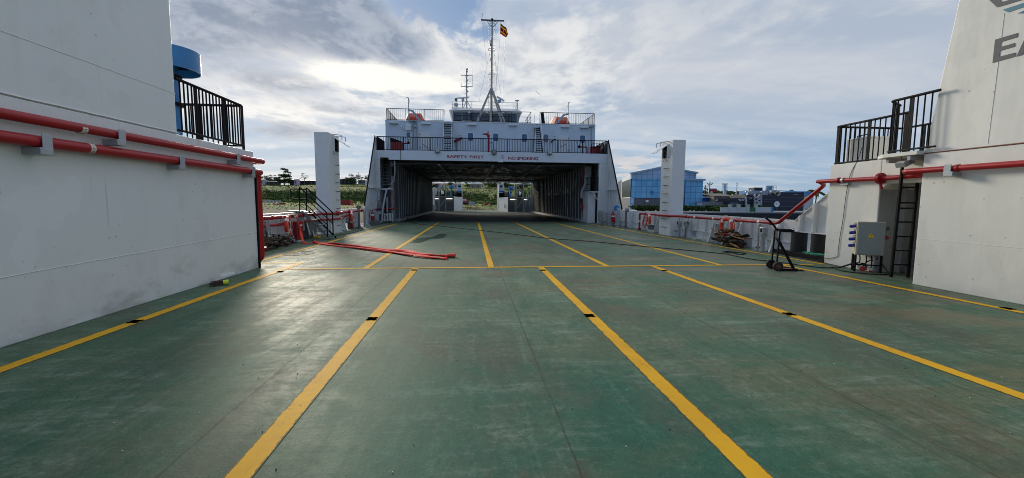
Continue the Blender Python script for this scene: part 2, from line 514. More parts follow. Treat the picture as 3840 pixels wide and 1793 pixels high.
CREAM = paint('cream_enamel', (0.60, 0.52, 0.36), 0.5, 0.08, (0.3, 0.2, 0.1), 0.25, 4)
BOXGREY = paint('grey_enclosure', (0.26, 0.30, 0.30), 0.38, 0.06, (0.12, 0.12, 0.11), 0.35, 9)
PLUGB = paint('blue_plug', (0.015, 0.035, 0.30), 0.35, 0.1)
PLUGR = paint('red_plug', (0.45, 0.02, 0.02), 0.4, 0.1)
PLASTW = paint('pale_plastic', (0.70, 0.64, 0.55), 0.45, 0.1)
YELLOWS = paint('yellow_sticker', (0.85, 0.58, 0.03), 0.5, 0.05)
LIMEY = paint('fluorescent_tape', (0.65, 0.85, 0.05), 0.5, 0.1)
TWINE = paint('dark_bristle', (0.09, 0.06, 0.045), 0.9, 0.4)
ROPEW = paint('white_rope', (0.60, 0.55, 0.45), 0.8, 0.2)
RUSTY = paint('rusty_steel', (0.20, 0.06, 0.03), 0.8, 0.35, (0.05, 0.03, 0.02), 0.6, 6)
SIGNG = paint('green_sign', (0.05, 0.45, 0.22), 0.5, 0.05)
LETTER = paint('maroon_lettering', (0.33, 0.012, 0.045), 0.5, 0.05)
LETGREY = paint('grey_lettering', (0.085, 0.09, 0.10), 0.5, 0.12, (0.2, 0.2, 0.2), 0.3, 5)
TEAL = paint('teal_lettering', (0.06, 0.22, 0.30), 0.5, 0.08)
BLUEL = paint('blue_lettering', (0.05, 0.13, 0.38), 0.5, 0.08)
TOUCH = paint('touch_up_paint', (0.88, 0.93, 0.96), 0.5, 0.08)
YSTRIP = paint('yellow_hazard', (0.75, 0.48, 0.03), 0.5, 0.2, (0.1, 0.08, 0.05), 0.4, 5)
FLAGS = [paint('flag_black', (0.02, 0.02, 0.02), 0.8, 0.1), paint('flag_yellow', (0.80, 0.53, 0.03), 0.8, 0.1), paint('flag_red', (0.52, 0.025, 0.03), 0.8, 0.1), paint('flag_white', (0.8, 0.8, 0.8), 0.8, 0.05)]

for _m in FLAGS:                                    # thin cloth lets light through
    _t = NT(_m.node_tree); _b = _m.node_tree.nodes['Principled BSDF']; _o = _m.node_tree.nodes['Material Output']
    _tr = _t.new('ShaderNodeBsdfTranslucent'); _mx = _t.new('ShaderNodeMixShader'); _mx.inputs[0].default_value = 0.55
    _t.l.new(_b.inputs['Base Color'].links[0].from_socket, _tr.inputs['Color'])
    _t.l.new(_b.outputs[0], _mx.inputs[1]); _t.l.new(_tr.outputs[0], _mx.inputs[2]); _t.l.new(_mx.outputs[0], _o.inputs[0])


def wood(name, c1, c2):
    m, t, b, pos = mat_base(name)
    tc = t.new('ShaderNodeTexCoord').outputs['Object']
    n = t.noise(t.mapv(pos, (3, 9, 14)), 2.5, 6, 0.65)
    n2 = t.noise(pos, 7.0, 5, 0.6)
    oi = t.new('ShaderNodeObjectInfo').outputs['Random']
    c = t.mix(t.smooth(n, 0.3, 0.7), c1, c2)
    c = t.mix(t.mul(oi, 0.6), c, tuple(q * 0.35 for q in c1))
    c = t.mix(t.smooth(n2, 0.52, 0.75), c, (0.03, 0.022, 0.016))
    t.l.new(c, b.inputs['Base Color']); b.inputs['Roughness'].default_value = 0.85
    bn = t.new('ShaderNodeBump'); bn.inputs['Strength'].default_value = 0.4; bn.inputs['Distance'].default_value = 0.01
    t.l.new(n, bn.inputs['Height']); t.l.new(bn.outputs[0], b.inputs['Normal'])
    return m


WOODD = wood('old_dark_wood', (0.10, 0.065, 0.038), (0.045, 0.03, 0.02))
WOODL = wood('fresh_cut_wood', (0.50, 0.27, 0.11), (0.34, 0.17, 0.065))


def glass_dark(name, col=(0.02, 0.035, 0.05), rough=0.08):
    m, t, b, pos = mat_base(name)
    n = t.noise(pos, 0.8, 3, 0.5)
    t.l.new(t.mix(n, col, tuple(min(1, c * 1.9) for c in col)), b.inputs['Base Color'])
    b.inputs['Roughness'].default_value = rough
    b.inputs['Specular IOR Level'].default_value = 0.8
    bn = t.new('ShaderNodeBump'); bn.inputs['Strength'].default_value = 0.06; t.l.new(n, bn.inputs['Height']); t.l.new(bn.outputs[0], b.inputs['Normal'])
    return m


GLASS = glass_dark('window_glass')
GLASSB = glass_dark('blue_tinted_glass', (0.02, 0.068, 0.15), 0.15)
BEAMP = paint('beam_paint', (0.70, 0.75, 0.79), 0.4, 0.05, DIRT, 0.12, 1.5, 0.2)
HOUSEP = paint('deckhouse_paint', (0.62, 0.70, 0.77), 0.42, 0.06, DIRT, 0.16, 1.2, 0.16, dent=0.12)
WHEELP = paint('wheelhouse_panel', (0.34, 0.36, 0.36), 0.5, 0.10, DIRT, 0.3, 1.5, 0.25)
MASTP = paint('mast_paint', (0.46, 0.45, 0.40), 0.5, 0.12, DIRT, 0.4, 2.5, 0.3)


def deck_material():
    m, t, b, pos = mat_base('green_deck_paint')
    x, y, z = t.sep(pos)
    P2 = t.comb(x, y, 0.0)
    nL = t.noise(P2, 0.28, 5, 0.6, 0.4)
    nM = t.noise(t.mapv(P2, (1, 0.55, 1), (4, 2, 0)), 1.1, 7, 0.64, 0.6)
    nS = t.noise(t.mapv(P2, (3.2, 0.16, 1), (1.5, 7, 0)), 1.0, 6, 0.62)      # wheel wear running along the lanes
    nS2 = t.noise(t.mapv(P2, (9, 0.5, 1), (3.5, 1, 0)), 1.0, 5, 0.62)
    nX = t.noise(t.mapv(P2, (0.35, 2.6, 1), (2, 5, 0), (0, 0, R(14))), 2.3, 7, 0.68, 0.5)   # scuffs swept across
    nF = t.noise(P2, 16, 6, 0.68)
    nG = t.noise(P2, 60, 3, 0.6)
    nK = t.noise(t.mapv(P2, (1.0, 0.8, 1), (3, 8, 1)), 4.2, 7, 0.68, 0.8)
    near = t.mul(t.smooth(y, 5.2, 2.0), t.smooth(t.add(t.math('ABSOLUTE', t.sub(x, 0.5)), t.mul(nM, 2.0)), 3.4, 1.6))
    deep = t.mix(t.smooth(nL, 0.36, 0.64), (0.046, 0.112, 0.062), (0.026, 0.110, 0.066))
    mid = t.mix(t.smooth(nM, 0.35, 0.65), (0.086, 0.146, 0.090), (0.122, 0.178, 0.118))
    wear = t.add(t.mul(nS, 0.42), t.add(t.mul(nM, 0.42), t.add(t.mul(nX, 0.22), t.mul(t.sub(nK, 0.5), 0.30))))
    far = t.smooth(y, 3.0, 9.0, 0.0, 0.07)
    c = t.mix(t.smooth(t.add(wear, far), 0.38, 0.70), deep, mid)
    c = t.mix(t.mul(near, 0.75), c, (0.018, 0.104, 0.072))
    tunnel_dark = t.mul(t.smooth(y, 31.0, 35.5), t.smooth(y, 66.0, 60.0))  # deck colour goes darker inside the vehicle tunnel
    # grey-brown film of dirt in broad patches
    nB = t.noise(t.mapv(P2, (1.2, 0.7, 1), (6, 1, 0)), 0.55, 7, 0.64, 0.4)
    c = t.mix(t.mul(t.smooth(t.add(nB, t.mul(t.sub(nK, 0.5), 0.25)), 0.47, 0.66), 0.66), c, (0.088, 0.092, 0.068))
    # chalky scuffs
    sc = t.mul(t.smooth(t.add(t.mul(nX, 0.62), t.add(t.mul(nF, 0.32), t.mul(nK, 0.24))), 0.57, 0.76), t.smooth(nM, 0.36, 0.60))
    c = t.mix(t.mul(sc, 0.72), c, (0.205, 0.275, 0.215))
    st = t.mul(t.smooth(t.add(t.mul(nS2, 0.75), t.mul(nF, 0.4)), 0.58, 0.82), t.smooth(nL, 0.36, 0.58))
    c = t.mix(t.mul(st, 0.62), c, (0.135, 0.235, 0.185))
    # brown rust and mud film, mostly on the starboard half and past the cross line
    nR = t.noise(t.mapv(P2, (0.55, 1.3, 1), (9, 3, 0)), 0.75, 8, 0.67, 0.5)
    zone = t.add(t.smooth(x, -1.0, 6.5), t.mul(t.smooth(y, 6.5, 9.5), 0.65))
    rm = t.mul(t.smooth(t.add(nR, t.mul(nF, 0.22)), 0.53, 0.76), t.math('MINIMUM', t.add(zone, 0.10), 1.0))
    c = t.mix(t.mul(rm, 0.62), c, (0.170, 0.128, 0.062))
    # tyre marks: long thin parallel dark lines on the starboard lane
    ty = t.noise(t.mapv(P2, (26, 0.16, 1), (1, 2, 0), (0, 0, R(-9))), 1.0, 3, 0.5)
    tyre = t.mul(t.smooth(ty, 0.58, 0.70), t.mul(t.smooth(nL, 0.42, 0.60), t.smooth(x, 1.8, 3.2)))
    c = t.mix(t.mul(tyre, 0.55), c, (0.038, 0.036, 0.028))
    # mottled, gritty non-slip coat
    nQ = t.noise(t.mapv(P2, (1.5, 0.8, 1), (2, 2, 5), (0, 0, R(20))), 7.5, 6, 0.7, 0.6)
    gain = t.add(-0.07, t.add(t.mul(nQ, 0.72), t.add(t.mul(nF, 0.60), t.add(t.mul(nG, 0.70), t.mul(nK, 0.22)))))
    gv = t.comb(gain, gain, gain)
    c = t.mix(1.0, c, gv, 'MULTIPLY')
    # fine dark specks and pale grit
    c = t.mix(t.mul(t.smooth(nF, 0.56, 0.78), 0.50), c, (0.026, 0.040, 0.030))
    c = t.mix(t.mul(t.smooth(t.add(t.mul(nG, 0.7), t.mul(nF, 0.3)), 0.56, 0.70), 0.34), c, (0.30, 0.34, 0.29))
    vo = t.new('ShaderNodeTexVoronoi'); vo.inputs['Scale'].default_value = 5.0; t.put(vo.inputs['Vector'], P2)
    chip = t.mul(t.smooth(t.add(vo.outputs['Distance'], t.mul(t.sub(nF, 0.5), 0.14)), 0.050, 0.020), t.smooth(nX, 0.50, 0.58))
    c = t.mix(t.mul(chip, 0.8), c, (0.40, 0.42, 0.38))
    c = t.mix(t.mul(tunnel_dark, t.smooth(nM, 0.25, 0.6, 0.55, 0.9)), c, (0.034, 0.037, 0.034))
    # weld seams of the plating
    def seam(coord, x0, per, w, gate=None):
        q = t.math('FRACT', t.math('DIVIDE', t.sub(coord, x0 - per / 2), per))
        dd = t.math('ABSOLUTE', t.sub(q, 0.5))
        s_ = t.smooth(dd, w / per, w * 0.35 / per)
        return s_ if gate is None else t.mul(s_, gate)
    wob = t.mul(t.sub(t.noise(P2, 2.5, 3, 0.5), 0.5), 0.03)
    sx = seam(t.add(x, wob), 0.63, 2.45, 0.013)
    sy = t.mul(seam(t.add(y, wob), 7.15, 4.05, 0.013), t.mul(t.smooth(nL, 0.40, 0.55), t.smooth(y, 5.0, 6.5)))
    sm = t.mul(t.math('MAXIMUM', sx, t.mul(sy, 0.8)), t.smooth(nK, 0.30, 0.56, 0.10, 1.0))
    c = t.mix(t.mul(sm, 0.6), c, (0.050, 0.042, 0.032))
    halo = t.mul(seam(t.add(x, t.mul(wob, 3)), 0.63, 2.45, 0.10), t.mul(t.smooth(nR, 0.50, 0.66), t.smooth(y, 5.5, 2.5)))
    c = t.mix(t.mul(halo, 0.45), c, (0.085, 0.070, 0.056))
    t.l.new(c, b.inputs['Base Color'])
    # gloss: film of damp near the starboard tower, dry scuffed paint elsewhere
    wet = t.mul(t.smooth(t.add(nR, t.mul(t.smooth(x, 3.0, 9.0), 0.10)), 0.50, 0.66), t.smooth(x, 1.0, 5.0))
    rough = t.add(t.smooth(wear, 0.42, 0.62, 0.58, 0.70), t.mul(sc, 0.12))
    rough = t.sub(rough, t.mul(wet, 0.20))
    rough = t.add(rough, t.mul(t.sub(nF, 0.5), 0.16))
    t.l.new(t.math('MAXIMUM', rough, 0.18), b.inputs['Roughness'])
    b.inputs['Specular IOR Level'].default_value = 0.17
    bn = t.new('ShaderNodeBump'); bn.inputs['Strength'].default_value = 0.34; bn.inputs['Distance'].default_value = 0.012
    t.l.new(t.add(t.add(t.mul(nF, 0.5), t.mul(nM, 0.4)), t.add(t.mul(nG, 0.28), t.mul(sm, 0.4))), bn.inputs['Height']); t.l.new(bn.outputs[0], b.inputs['Normal'])
    return m


DECK = deck_material()


def line_material():
    m, t, b, pos = mat_base('yellow_line_paint')
    nF = t.noise(pos, 14, 6, 0.68); nM = t.noise(pos, 1.6, 6, 0.62); nb = t.noise(t.mapv(pos, (1, 1, 1), (8, 3, 2)), 4, 8, 0.7)
    c = t.mix(t.smooth(nM, 0.3, 0.7), (0.80, 0.435, 0.018), (0.70, 0.37, 0.020))
    c = t.mix(t.mul(t.smooth(nb, 0.52, 0.78), 0.55), c, (0.30, 0.175, 0.035))
    c = t.mix(t.mul(t.smooth(nF, 0.58, 0.74), 0.5), c, (0.13, 0.085, 0.03))
    u_ = t.sep(t.new('ShaderNodeTexCoord').outputs['UV'])[0]
    e_ = t.math('MINIMUM', u_, t.sub(1.0, u_))
    edge = t.smooth(t.sub(e_, t.mul(t.math('MAXIMUM', t.sub(t.add(t.mul(nF, .5), t.mul(nb, .5)), 0.40), 0.0), 0.55)), 0.02, 0.0)
    c = t.mix(t.mul(edge, 0.8), c, (0.055, 0.075, 0.045))
    flake = t.smooth(t.add(t.mul(nF, 0.6), t.mul(nb, 0.55)), 0.70, 0.76)
    c = t.mix(t.mul(flake, 0.75), c, (0.06, 0.085, 0.055))
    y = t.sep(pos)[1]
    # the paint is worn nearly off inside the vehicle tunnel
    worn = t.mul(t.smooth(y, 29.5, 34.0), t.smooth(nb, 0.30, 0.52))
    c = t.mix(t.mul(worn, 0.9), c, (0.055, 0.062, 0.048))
    t.l.new(c, b.inputs['Base Color']); b.inputs['Roughness'].default_value = 0.68; b.inputs['Specular IOR Level'].default_value = 0.15
    return m


LINE = line_material()


def water_material():
    m, t, b, pos = mat_base('lake_water')
    n = t.noise(t.mapv(pos, (1, 1, 1)), 0.9, 6, 0.62)
    b.inputs['Base Color'].default_value = (0.06, 0.075, 0.07, 1)
    b.inputs['Roughness'].default_value = 0.12
    bn = t.new('ShaderNodeBump'); bn.inputs['Strength'].default_value = 0.5; bn.inputs['Distance'].default_value = 0.12
    t.l.new(n, bn.inputs['Height']); t.l.new(bn.outputs[0], b.inputs['Normal'])
    return m


def foil_material():
    m, t, b, pos = mat_base('foil_insulation')
    n = t.noise(pos, 2.6, 7, 0.68, 1.2); n2 = t.noise(pos, 9.0, 5, 0.65, 0.8)
    c = t.mix(t.smooth(n, 0.42, 0.62), (0.016, 0.017, 0.019), (0.30, 0.31, 0.32))
    t.l.new(c, b.inputs['Base Color'])
    b.inputs['Metallic'].default_value = 0.8
    b.inputs['Roughness'].default_value = 0.24
    bn = t.new('ShaderNodeBump'); bn.inputs['Strength'].default_value = 0.9; bn.inputs['Distance'].default_value = 0.12
    t.l.new(t.add(n, t.mul(n2, 0.35)), bn.inputs['Height']); t.l.new(bn.outputs[0], b.inputs['Normal'])
    return m


FOIL = foil_material()
WATER = water_material()


def terrain_material():
    m, t, b, pos = mat_base('hillside_ground')
    x, y, z = t.sep(pos)
    n1 = t.noise(t.mapv(pos, (1, 1, 2)), 0.035, 7, 0.62); n2 = t.noise(pos, 0.22, 7, 0.68); n3 = t.noise(pos, 1.1, 5, 0.65)
    g = t.mix(t.smooth(n1, 0.35, 0.65), (0.225, 0.22, 0.058), (0.10, 0.165, 0.038))
    g = t.mix(t.smooth(n2, 0.5, 0.72), g, (0.27, 0.23, 0.085))
    g = t.mix(t.mul(t.smooth(n3, 0.55, 0.75), 0.5), g, (0.05, 0.085, 0.022))
    low = t.smooth(t.add(z, t.mul(t.sub(n2, 0.5), 0.8)), -0.15, -0.55)
    g = t.mix(t.mul(low, 0.9), g, t.mix(t.smooth(n2, 0.35, 0.7), (0.20, 0.155, 0.10), (0.09, 0.085, 0.07)))
    track = t.mul(t.smooth(t.math('ABSOLUTE', t.sub(t.add(y, t.mul(n1, 22)), 158)), 3.0, 1.2), t.smooth(n2, 0.40, 0.55))
    g = t.mix(t.mul(track, 0.8), g, (0.33, 0.24, 0.14))
    t.l.new(g, b.inputs['Base Color']); b.inputs['Roughness'].default_value = 0.95
    b.inputs['Specular IOR Level'].default_value = 0.15
    return m


TERRAIN = terrain_material()
CONCRETE = paint('concrete', (0.40, 0.385, 0.35), 0.85, 0.12, (0.12, 0.11, 0.09), 0.4, 0.6, 0.3)
WALLP = paint('pale_wall_paint', (0.52, 0.53, 0.52), 0.8, 0.06, (0.2, 0.18, 0.15), 0.3, 0.7, 0.2)
TIMBERW = paint('dark_tarred_wall', (0.016, 0.017, 0.018), 0.6, 0.4, (0.05, 0.045, 0.04), 0.4, 0.8)


def leaf(name, c1, c2):
    m, t, b, pos = mat_base(name)
    n = t.noise(pos, 0.5, 4, 0.6); n2 = t.noise(pos, 4.0, 3, 0.6)
    t.l.new(t.mix(t.smooth(t.add(t.mul(n, 0.6), t.mul(n2, 0.4)), 0.36, 0.64), c1, c2), b.inputs['Base Color'])
    b.inputs['Roughness'].default_value = 0.85; b.inputs['Specular IOR Level'].default_value = 0.06
    return m


LEAFD = leaf('dark_leaves', (0.022, 0.045, 0.014), (0.055, 0.088, 0.026))
LEAFG = leaf('green_leaves', (0.045, 0.092, 0.018), (0.12, 0.18, 0.042))
SCRUB = leaf('scrub_leaves', (0.035, 0.068, 0.020), (0.085, 0.130, 0.036))
LEAFP = leaf('palm_leaves', (0.020, 0.045, 0.014), (0.07, 0.10, 0.03))
BARK = paint('bark', (0.10, 0.085, 0.065), 0.9, 0.2)
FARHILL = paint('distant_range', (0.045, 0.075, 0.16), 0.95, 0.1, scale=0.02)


def curtain_wall(name, c1, c2, px, pz, frame):
    """glazed facade: panes of slightly different tint between thin mullions (grid in object space, u along the wall)"""
    m, t, b, pos = mat_base(name)
    o = t.new('ShaderNodeTexCoord').outputs['UV']
    u, v, _ = t.sep(o)
    iu, iv = t.math('FLOOR', t.math('DIVIDE', u, px)), t.math('FLOOR', t.math('DIVIDE', v, pz))
    fu, fv = t.math('FRACT', t.math('DIVIDE', u, px)), t.math('FRACT', t.math('DIVIDE', v, pz))
    wn = t.new('ShaderNodeTexWhiteNoise', noise_dimensions='2D'); t.l.new(t.comb(iu, iv, 0), wn.inputs['Vector'])
    c = t.mix(wn.outputs['Value'], c1, c2)
    wob = t.noise(pos, 0.22, 3, 0.5)
    c = t.mix(t.mul(t.smooth(wob, 0.4, 0.7), 0.5), c, tuple(min(1, q * 1.5) for q in c2))
    e = t.math('MINIMUM', t.math('MINIMUM', fu, t.sub(1.0, fu)), t.math('MINIMUM', fv, t.sub(1.0, fv)))
    c = t.mix(t.smooth(e, 0.055, 0.03), c, frame)
    t.l.new(c, b.inputs['Base Color'])
    b.inputs['Roughness'].default_value = 0.12; b.inputs['Specular IOR Level'].default_value = 0.7
    bn = t.new('ShaderNodeBump'); bn.inputs['Strength'].default_value = 0.15; bn.inputs['Distance'].default_value = 0.3
    t.l.new(wob, bn.inputs['Height']); t.l.new(bn.outputs[0], b.inputs['Normal'])
    return m


CURT = curtain_wall('blue_curtain_wall', (0.09, 0.35, 0.60), (0.16, 0.47, 0.72), 1.25, 1.3, (0.06, 0.17, 0.32))
CURT2 = curtain_wall('pale_blue_curtain_wall', (0.28, 0.42, 0.60), (0.33, 0.47, 0.66), 1.25, 1.3, (0.14, 0.22, 0.36))
TARP = paint('navy_sheeting', (0.020, 0.021, 0.040), 0.45, 0.2, (0.05, 0.05, 0.07), 0.3, 0.5)
ROOFB = paint('blue_roof_sheet', (0.045, 0.24, 0.52), 0.4, 0.12, (0.03, 0.1, 0.2), 0.3, 0.6)
BLUEW = paint('blue_shed_wall', (0.02, 0.09, 0.36), 0.5, 0.12)
GREENG = paint('green_gate_paint', (0.02, 0.15, 0.055), 0.5, 0.1)
TARP = MATS['navy_sheeting']
REDC = paint('red_container_paint', (0.38, 0.03, 0.03), 0.5, 0.2, (0.12, 0.03, 0.02), 0.4, 0.8)
REDROOF = paint('red_roof_tile', (0.35, 0.09, 0.06), 0.8, 0.15)
BRICKY = paint('tan_wall', (0.36, 0.29, 0.20), 0.85, 0.1)

LAMPG = bpy.data.materials.new('lit_lamp'); LAMPG.use_nodes = True
_b = LAMPG.node_tree.nodes['Principled BSDF']; _b.inputs['Base Color'].default_value = (0.9, 0.9, 0.85, 1)
_b.inputs['Emission Color'].default_value = (1, 0.97, 0.85, 1); _b.inputs['Emission Strength'].default_value = 1.6

# ------------------------------------------------------------------ the deck and its paint
def sheet(name, x0, x1, y0, y1, z, mat, nx=1, ny=1, parent=None, kind=None):
    m = MB()
    for i in range(nx):
        for j in range(ny):
            a, b = x0 + (x1 - x0) * i / nx, x0 + (x1 - x0) * (i + 1) / nx
            c, d = y0 + (y1 - y0) * j / ny, y0 + (y1 - y0) * (j + 1) / ny
            m.quad((a, c, z), (b, c, z), (b, d, z), (a, d, z))
    return m.build(name, mat, parent, kind=kind)


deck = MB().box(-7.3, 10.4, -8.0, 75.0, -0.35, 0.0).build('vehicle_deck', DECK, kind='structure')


def mark(p, q, w, z=0.004, xcut=None):
    """one painted line from p to q (x, y), w wide"""
    a, b = Vector((p[0], p[1], 0)), Vector((q[0], q[1], 0))
    d = (b - a).normalized(); n = Vector((-d.y, d.x, 0)) * (w / 2)
    m = MB(); N = max(1, int((b - a).length / 3))
    for i in range(N):
        u, v = a.lerp(b, i / N), a.lerp(b, (i + 1) / N)
        m.quad(u - n + Vector((0, 0, z)), v - n + Vector((0, 0, z)), v + n + Vector((0, 0, z)), u + n + Vector((0, 0, z)))
    o = m.build('painted_line', LINE, deck); uv = o.data.uv_layers.new(name='UVMap')
    for l_ in o.data.loops: uv.data[l_.index].uv = (0.0 if l_.vertex_index % 4 in (0, 1) else 1.0, 0.0)
    return o


for p, q, w in (((-1.355, -4), (-1.355, 10.02), .165), ((1.665, -4), (1.665, 10.02), .165), ((4.63, -4), (4.52, 10.02), .165),
                ((8.42, -4), (8.0, 9.45), .15), ((8.0, 9.45), (7.98, 10.02), .15), ((-4.43, -4), (-4.40, 11.06), .165),
                ((0.455, 10.16), (0.455, 33), .165), ((-2.53, 10.16), (-2.53, 34.5), .165), ((3.36, 10.16), (3.26, 34.5), .165),
                ((6.37, 10.16), (6.27, 33.5), .165), ((9.22, 10.1), (8.70, 25.5), .15), ((8.70, 25.5), (8.62, 30), .12), ((-5.60, 11.30), (-5.27, 30.2), .165)):
    mark(p, q, w)
mark((-4.31, 10.09), (8.9, 10.09), .14, 0.006)
mark((-5.55, 11.24), (-4.31, 11.12), .13, 0.006)
for xx in (0.455, -2.53, 3.26):
    mark((xx, 62), (xx, 74), .15)


def socket(c, r):
    """X shaped lashing socket let into the deck: four rounded slots about a dark cup"""
    m = MB(); c = Vector(c)
    for a in (50, 130):
        d = Vector((math.cos(R(a)), math.sin(R(a)), 0)); n = Vector((-d.y, d.x, 0))
        pts = []
        for k in range(9):
            t = -90 + 180 * k / 8
            pts.append(c + d * (r - .035) + d * .035 * math.cos(R(t)) + n * .035 * math.sin(R(t)))
        for k in range(9):
            t = 90 + 180 * k / 8
            pts.append(c - d * (r - .035) + d * .035 * math.cos(R(t)) + n * .035 * math.sin(R(t)))
        zz = 0.008 if a == 50 else 0.0095
        m.poly([p + Vector((0, 0, zz)) for p in pts])
    m.poly([c + Vector((.06 * math.cos(R(k * 22.5)), .06 * math.sin(R(k * 22.5)), .011)) for k in range(16)])
    return m.build('lashing_socket', PIT, deck)


for u, v in ((936, 803), (1483, 795), (1985, 791), (340, 810), (2535, 777)):
    socket(gnd('F', u, v), .092)
for u, v in ((1042, 680), (1365, 680.5), (1672, 681.5), (705, 684), (2015, 681.5)):
    socket(gnd('F', u, v), .085)
# slot marks further up the forward lines
for px_, py_ in ((.455, 12.2), (3.3, 12.6), (-2.53, 12.4), (.455, 18), (3.3, 18), (6.32, 14.5), (6.3, 20)):
    MB().poly([(px_ + .07 * math.cos(a), py_ + .025 * math.sin(a), .0085) for a in [k * math.pi / 6 for k in range(12)]]).build('deck_slot', BLACK, deck)


def blob(name, pts, z, mat, parent, wob=0.05):
    P = spline([Vector((p[0], p[1], z)) for p in pts] + [Vector((pts[0][0], pts[0][1], z))], 6)[:-1]
    c = sum((p for p in P), Vector()) / len(P)
    m = MB(); k = m.vv(c, *[p + Vector((rnd.uniform(-wob, wob), rnd.uniform(-wob, wob), 0)) for p in P])
    n = len(P)
    for i in range(n): m.face((k, k + 1 + i, k + 1 + (i + 1) % n))
    return m.build(name, mat, parent)


WET = paint('wet_deck_patch', (0.008, 0.045, 0.018), 0.42, 0.2, spec=0.12)
blob('wet_patch', [gnd('S', u, v)[:2] for u, v in ((380, 862), (460, 862), (520, 835), (600, 832), (640, 815), (650, 798), (600, 797), (560, 820), (470, 825), (420, 835))], .003, WET, deck)
# rings of the two flush manholes
for c_, n_ in (((-5.22, 13.15), 1), ):
    rg = MB(); 
    for k in range(48):
        a, b = 2 * math.pi * k / 48, 2 * math.pi * (k + 1) / 48
        P_ = [(c_[0] + r_ * math.cos(t_), c_[1] + 1.25 * r_ * math.sin(t_), .0075) for r_, t_ in ((.34, a), (.42, a), (.42, b), (.34, b))]
        rg.quad(*P_)
    rg.bar((c_[0] - .15, c_[1] - .12, .008), (c_[0] + .02, c_[1] - .12, .008), .05, .006).bar((c_[0] - .02, c_[1] + .12, .008), (c_[0] + .15, c_[1] + .12, .008), .05, .006)
    rg.build('manhole_ring', RUBBER, deck)
mh = [gnd('C7', u, v) for u, v in ((335, 795), (420, 790), (690, 818), (755, 832), (700, 845), (600, 842), (560, 822), (420, 812))]
MB().tube([Vector((p.x, p.y, .012)) for p in mh], .018, 6, closed=True).build('hatch_seal', BLACK, deck)

# loose flakes and grit on the deck
gm = MB()
for k in range(150):
    yy = 2.3 + 9 * rnd.random() ** 1.4
    xx = rnd.uniform(-4.5, 7.5); s_ = rnd.uniform(.002, .005)
    a = rnd.uniform(0, 6.28)
    gm.cur = 0 if rnd.random() < .7 else 1
    gm.prism([(xx + s_ * math.cos(a + t_) * rnd.uniform(.5, 1.6), yy + s_ * math.sin(a + t_), .0015) for t_ in (0, 1.6, 3.1, 4.7)], (0, 0, .005))
gm.build('paint_flakes', [BLACK, PLASTW], deck, kind='stuff')

water = sheet('water', -900, 900, -500, 900, -2.3, WATER, kind='structure')


# ------------------------------------------------------------------ railings
def guard_rail(name, label, path, h, spacing, posts, group=None, r_top=.022, r_bal=.011, post_w=.06, post_t=.018, mat=None, low=0.09, mid=None, cat='railing', top_mat=None):
    """path: list of base points; posts: list of (segment, t)"""
    mat = mat or BLACK
    P = [Vector(p) for p in path]
    t = thing(name, label, cat, P[0], group)
    up = Vector((0, 0, 1))
    MB().tube(fillet([p + up * h for p in P], .06), r_top, 8).build('top_rail', top_mat or mat, t)
    MB().tube([p + up * low for p in P], r_top * .75, 6).build('bottom_rail', mat, t)
    if mid: MB().tube([p + up * mid for p in P], r_top * .75, 6).build('middle_rail', mat, t)
    b = MB()
    for i in range(len(P) - 1):
        L = (P[i + 1] - P[i]).length; n = max(1, int(L / spacing))
        for k in range(1, n):
            q = P[i].lerp(P[i + 1], k / n)
            b.tube([q + up * low, q + up * h], r_bal, 5, caps=False)
    if spacing < 50: b.build('balusters', mat, t)
    for (i, s_) in posts:
        q = P[i].lerp(P[i + 1], s_); d = (P[i + 1] - P[i]).normalized()
        MB().bar(q + up * -.06, q + up * (h + .005), post_w, post_t, up=d.cross(up)).build('post', mat, t)
    return t


# ------------------------------------------------------------------ port casing (left)
pc = thing('deck_casing', 'grey-white painted steel casing wall along the left edge of the deck', 'casing', (-5.05, 0, 0))
MB().box(-8.2, -5.05, -7, 10.35, 0.0, 2.72).build('lower_wall', WHITE_L, pc, bevel=.012)
um = MB()
ua = [(-5.06, -7), (-5.06, 7.20)]
for k in range(8):
    a = R(90 * k / 7)
    pass
um.prism([(-8.2, -7, 2.72), (-5.06, -7, 2.72), (-5.06, 7.86, 2.72), (-8.2, 7.86, 2.72)], (0, .06, 6.2))
um.build('funnel_wall', WHITE_L, pc, bevel=.02)
ws = MB()
def wl(z0, z1, y0, y1, x=-5.05, n=60, r=.007):
    pts = [(x, y0 + (y1 - y0) * k / n, z0 + (z1 - z0) * k / n + rnd.uniform(-.004, .004)) for k in range(n + 1)]
    ws.tube(pts, r, 5)
wl(.62, .86, -2, 10.33); wl(3.41, 3.41, -2, 7.87, -5.06, r=.006); wl(2.725, 2.745, -2, 7.9, r=.010)
ws.build('weld_seam', WHITE_L, pc)
for yy in (4.1, 6.63):
    MB().tube([(-5.052, yy, .02), (-5.052, yy + .02, 2.7)], .0035, 5).build('vertical_weld', WHITE_L, pc)
MB().tube([(-5.062, 3.2, 2.74), (-5.062, 3.2, 8)], .0035, 5).build('vertical_weld', WHITE_L, pc)
MB().box(-5.10, -5.02, 10.352, 10.40, 0.0, 2.35).build('edge_strip', BLACK, pc)
a_ = [atX('F', u, v, -5.047) for u, v in ((553, 692), (560, 687), (590, 683), (591, 688), (575, 693), (556, 698))]
MB().poly(a_[::-1]).build('paint_patch', TOUCH, pc)

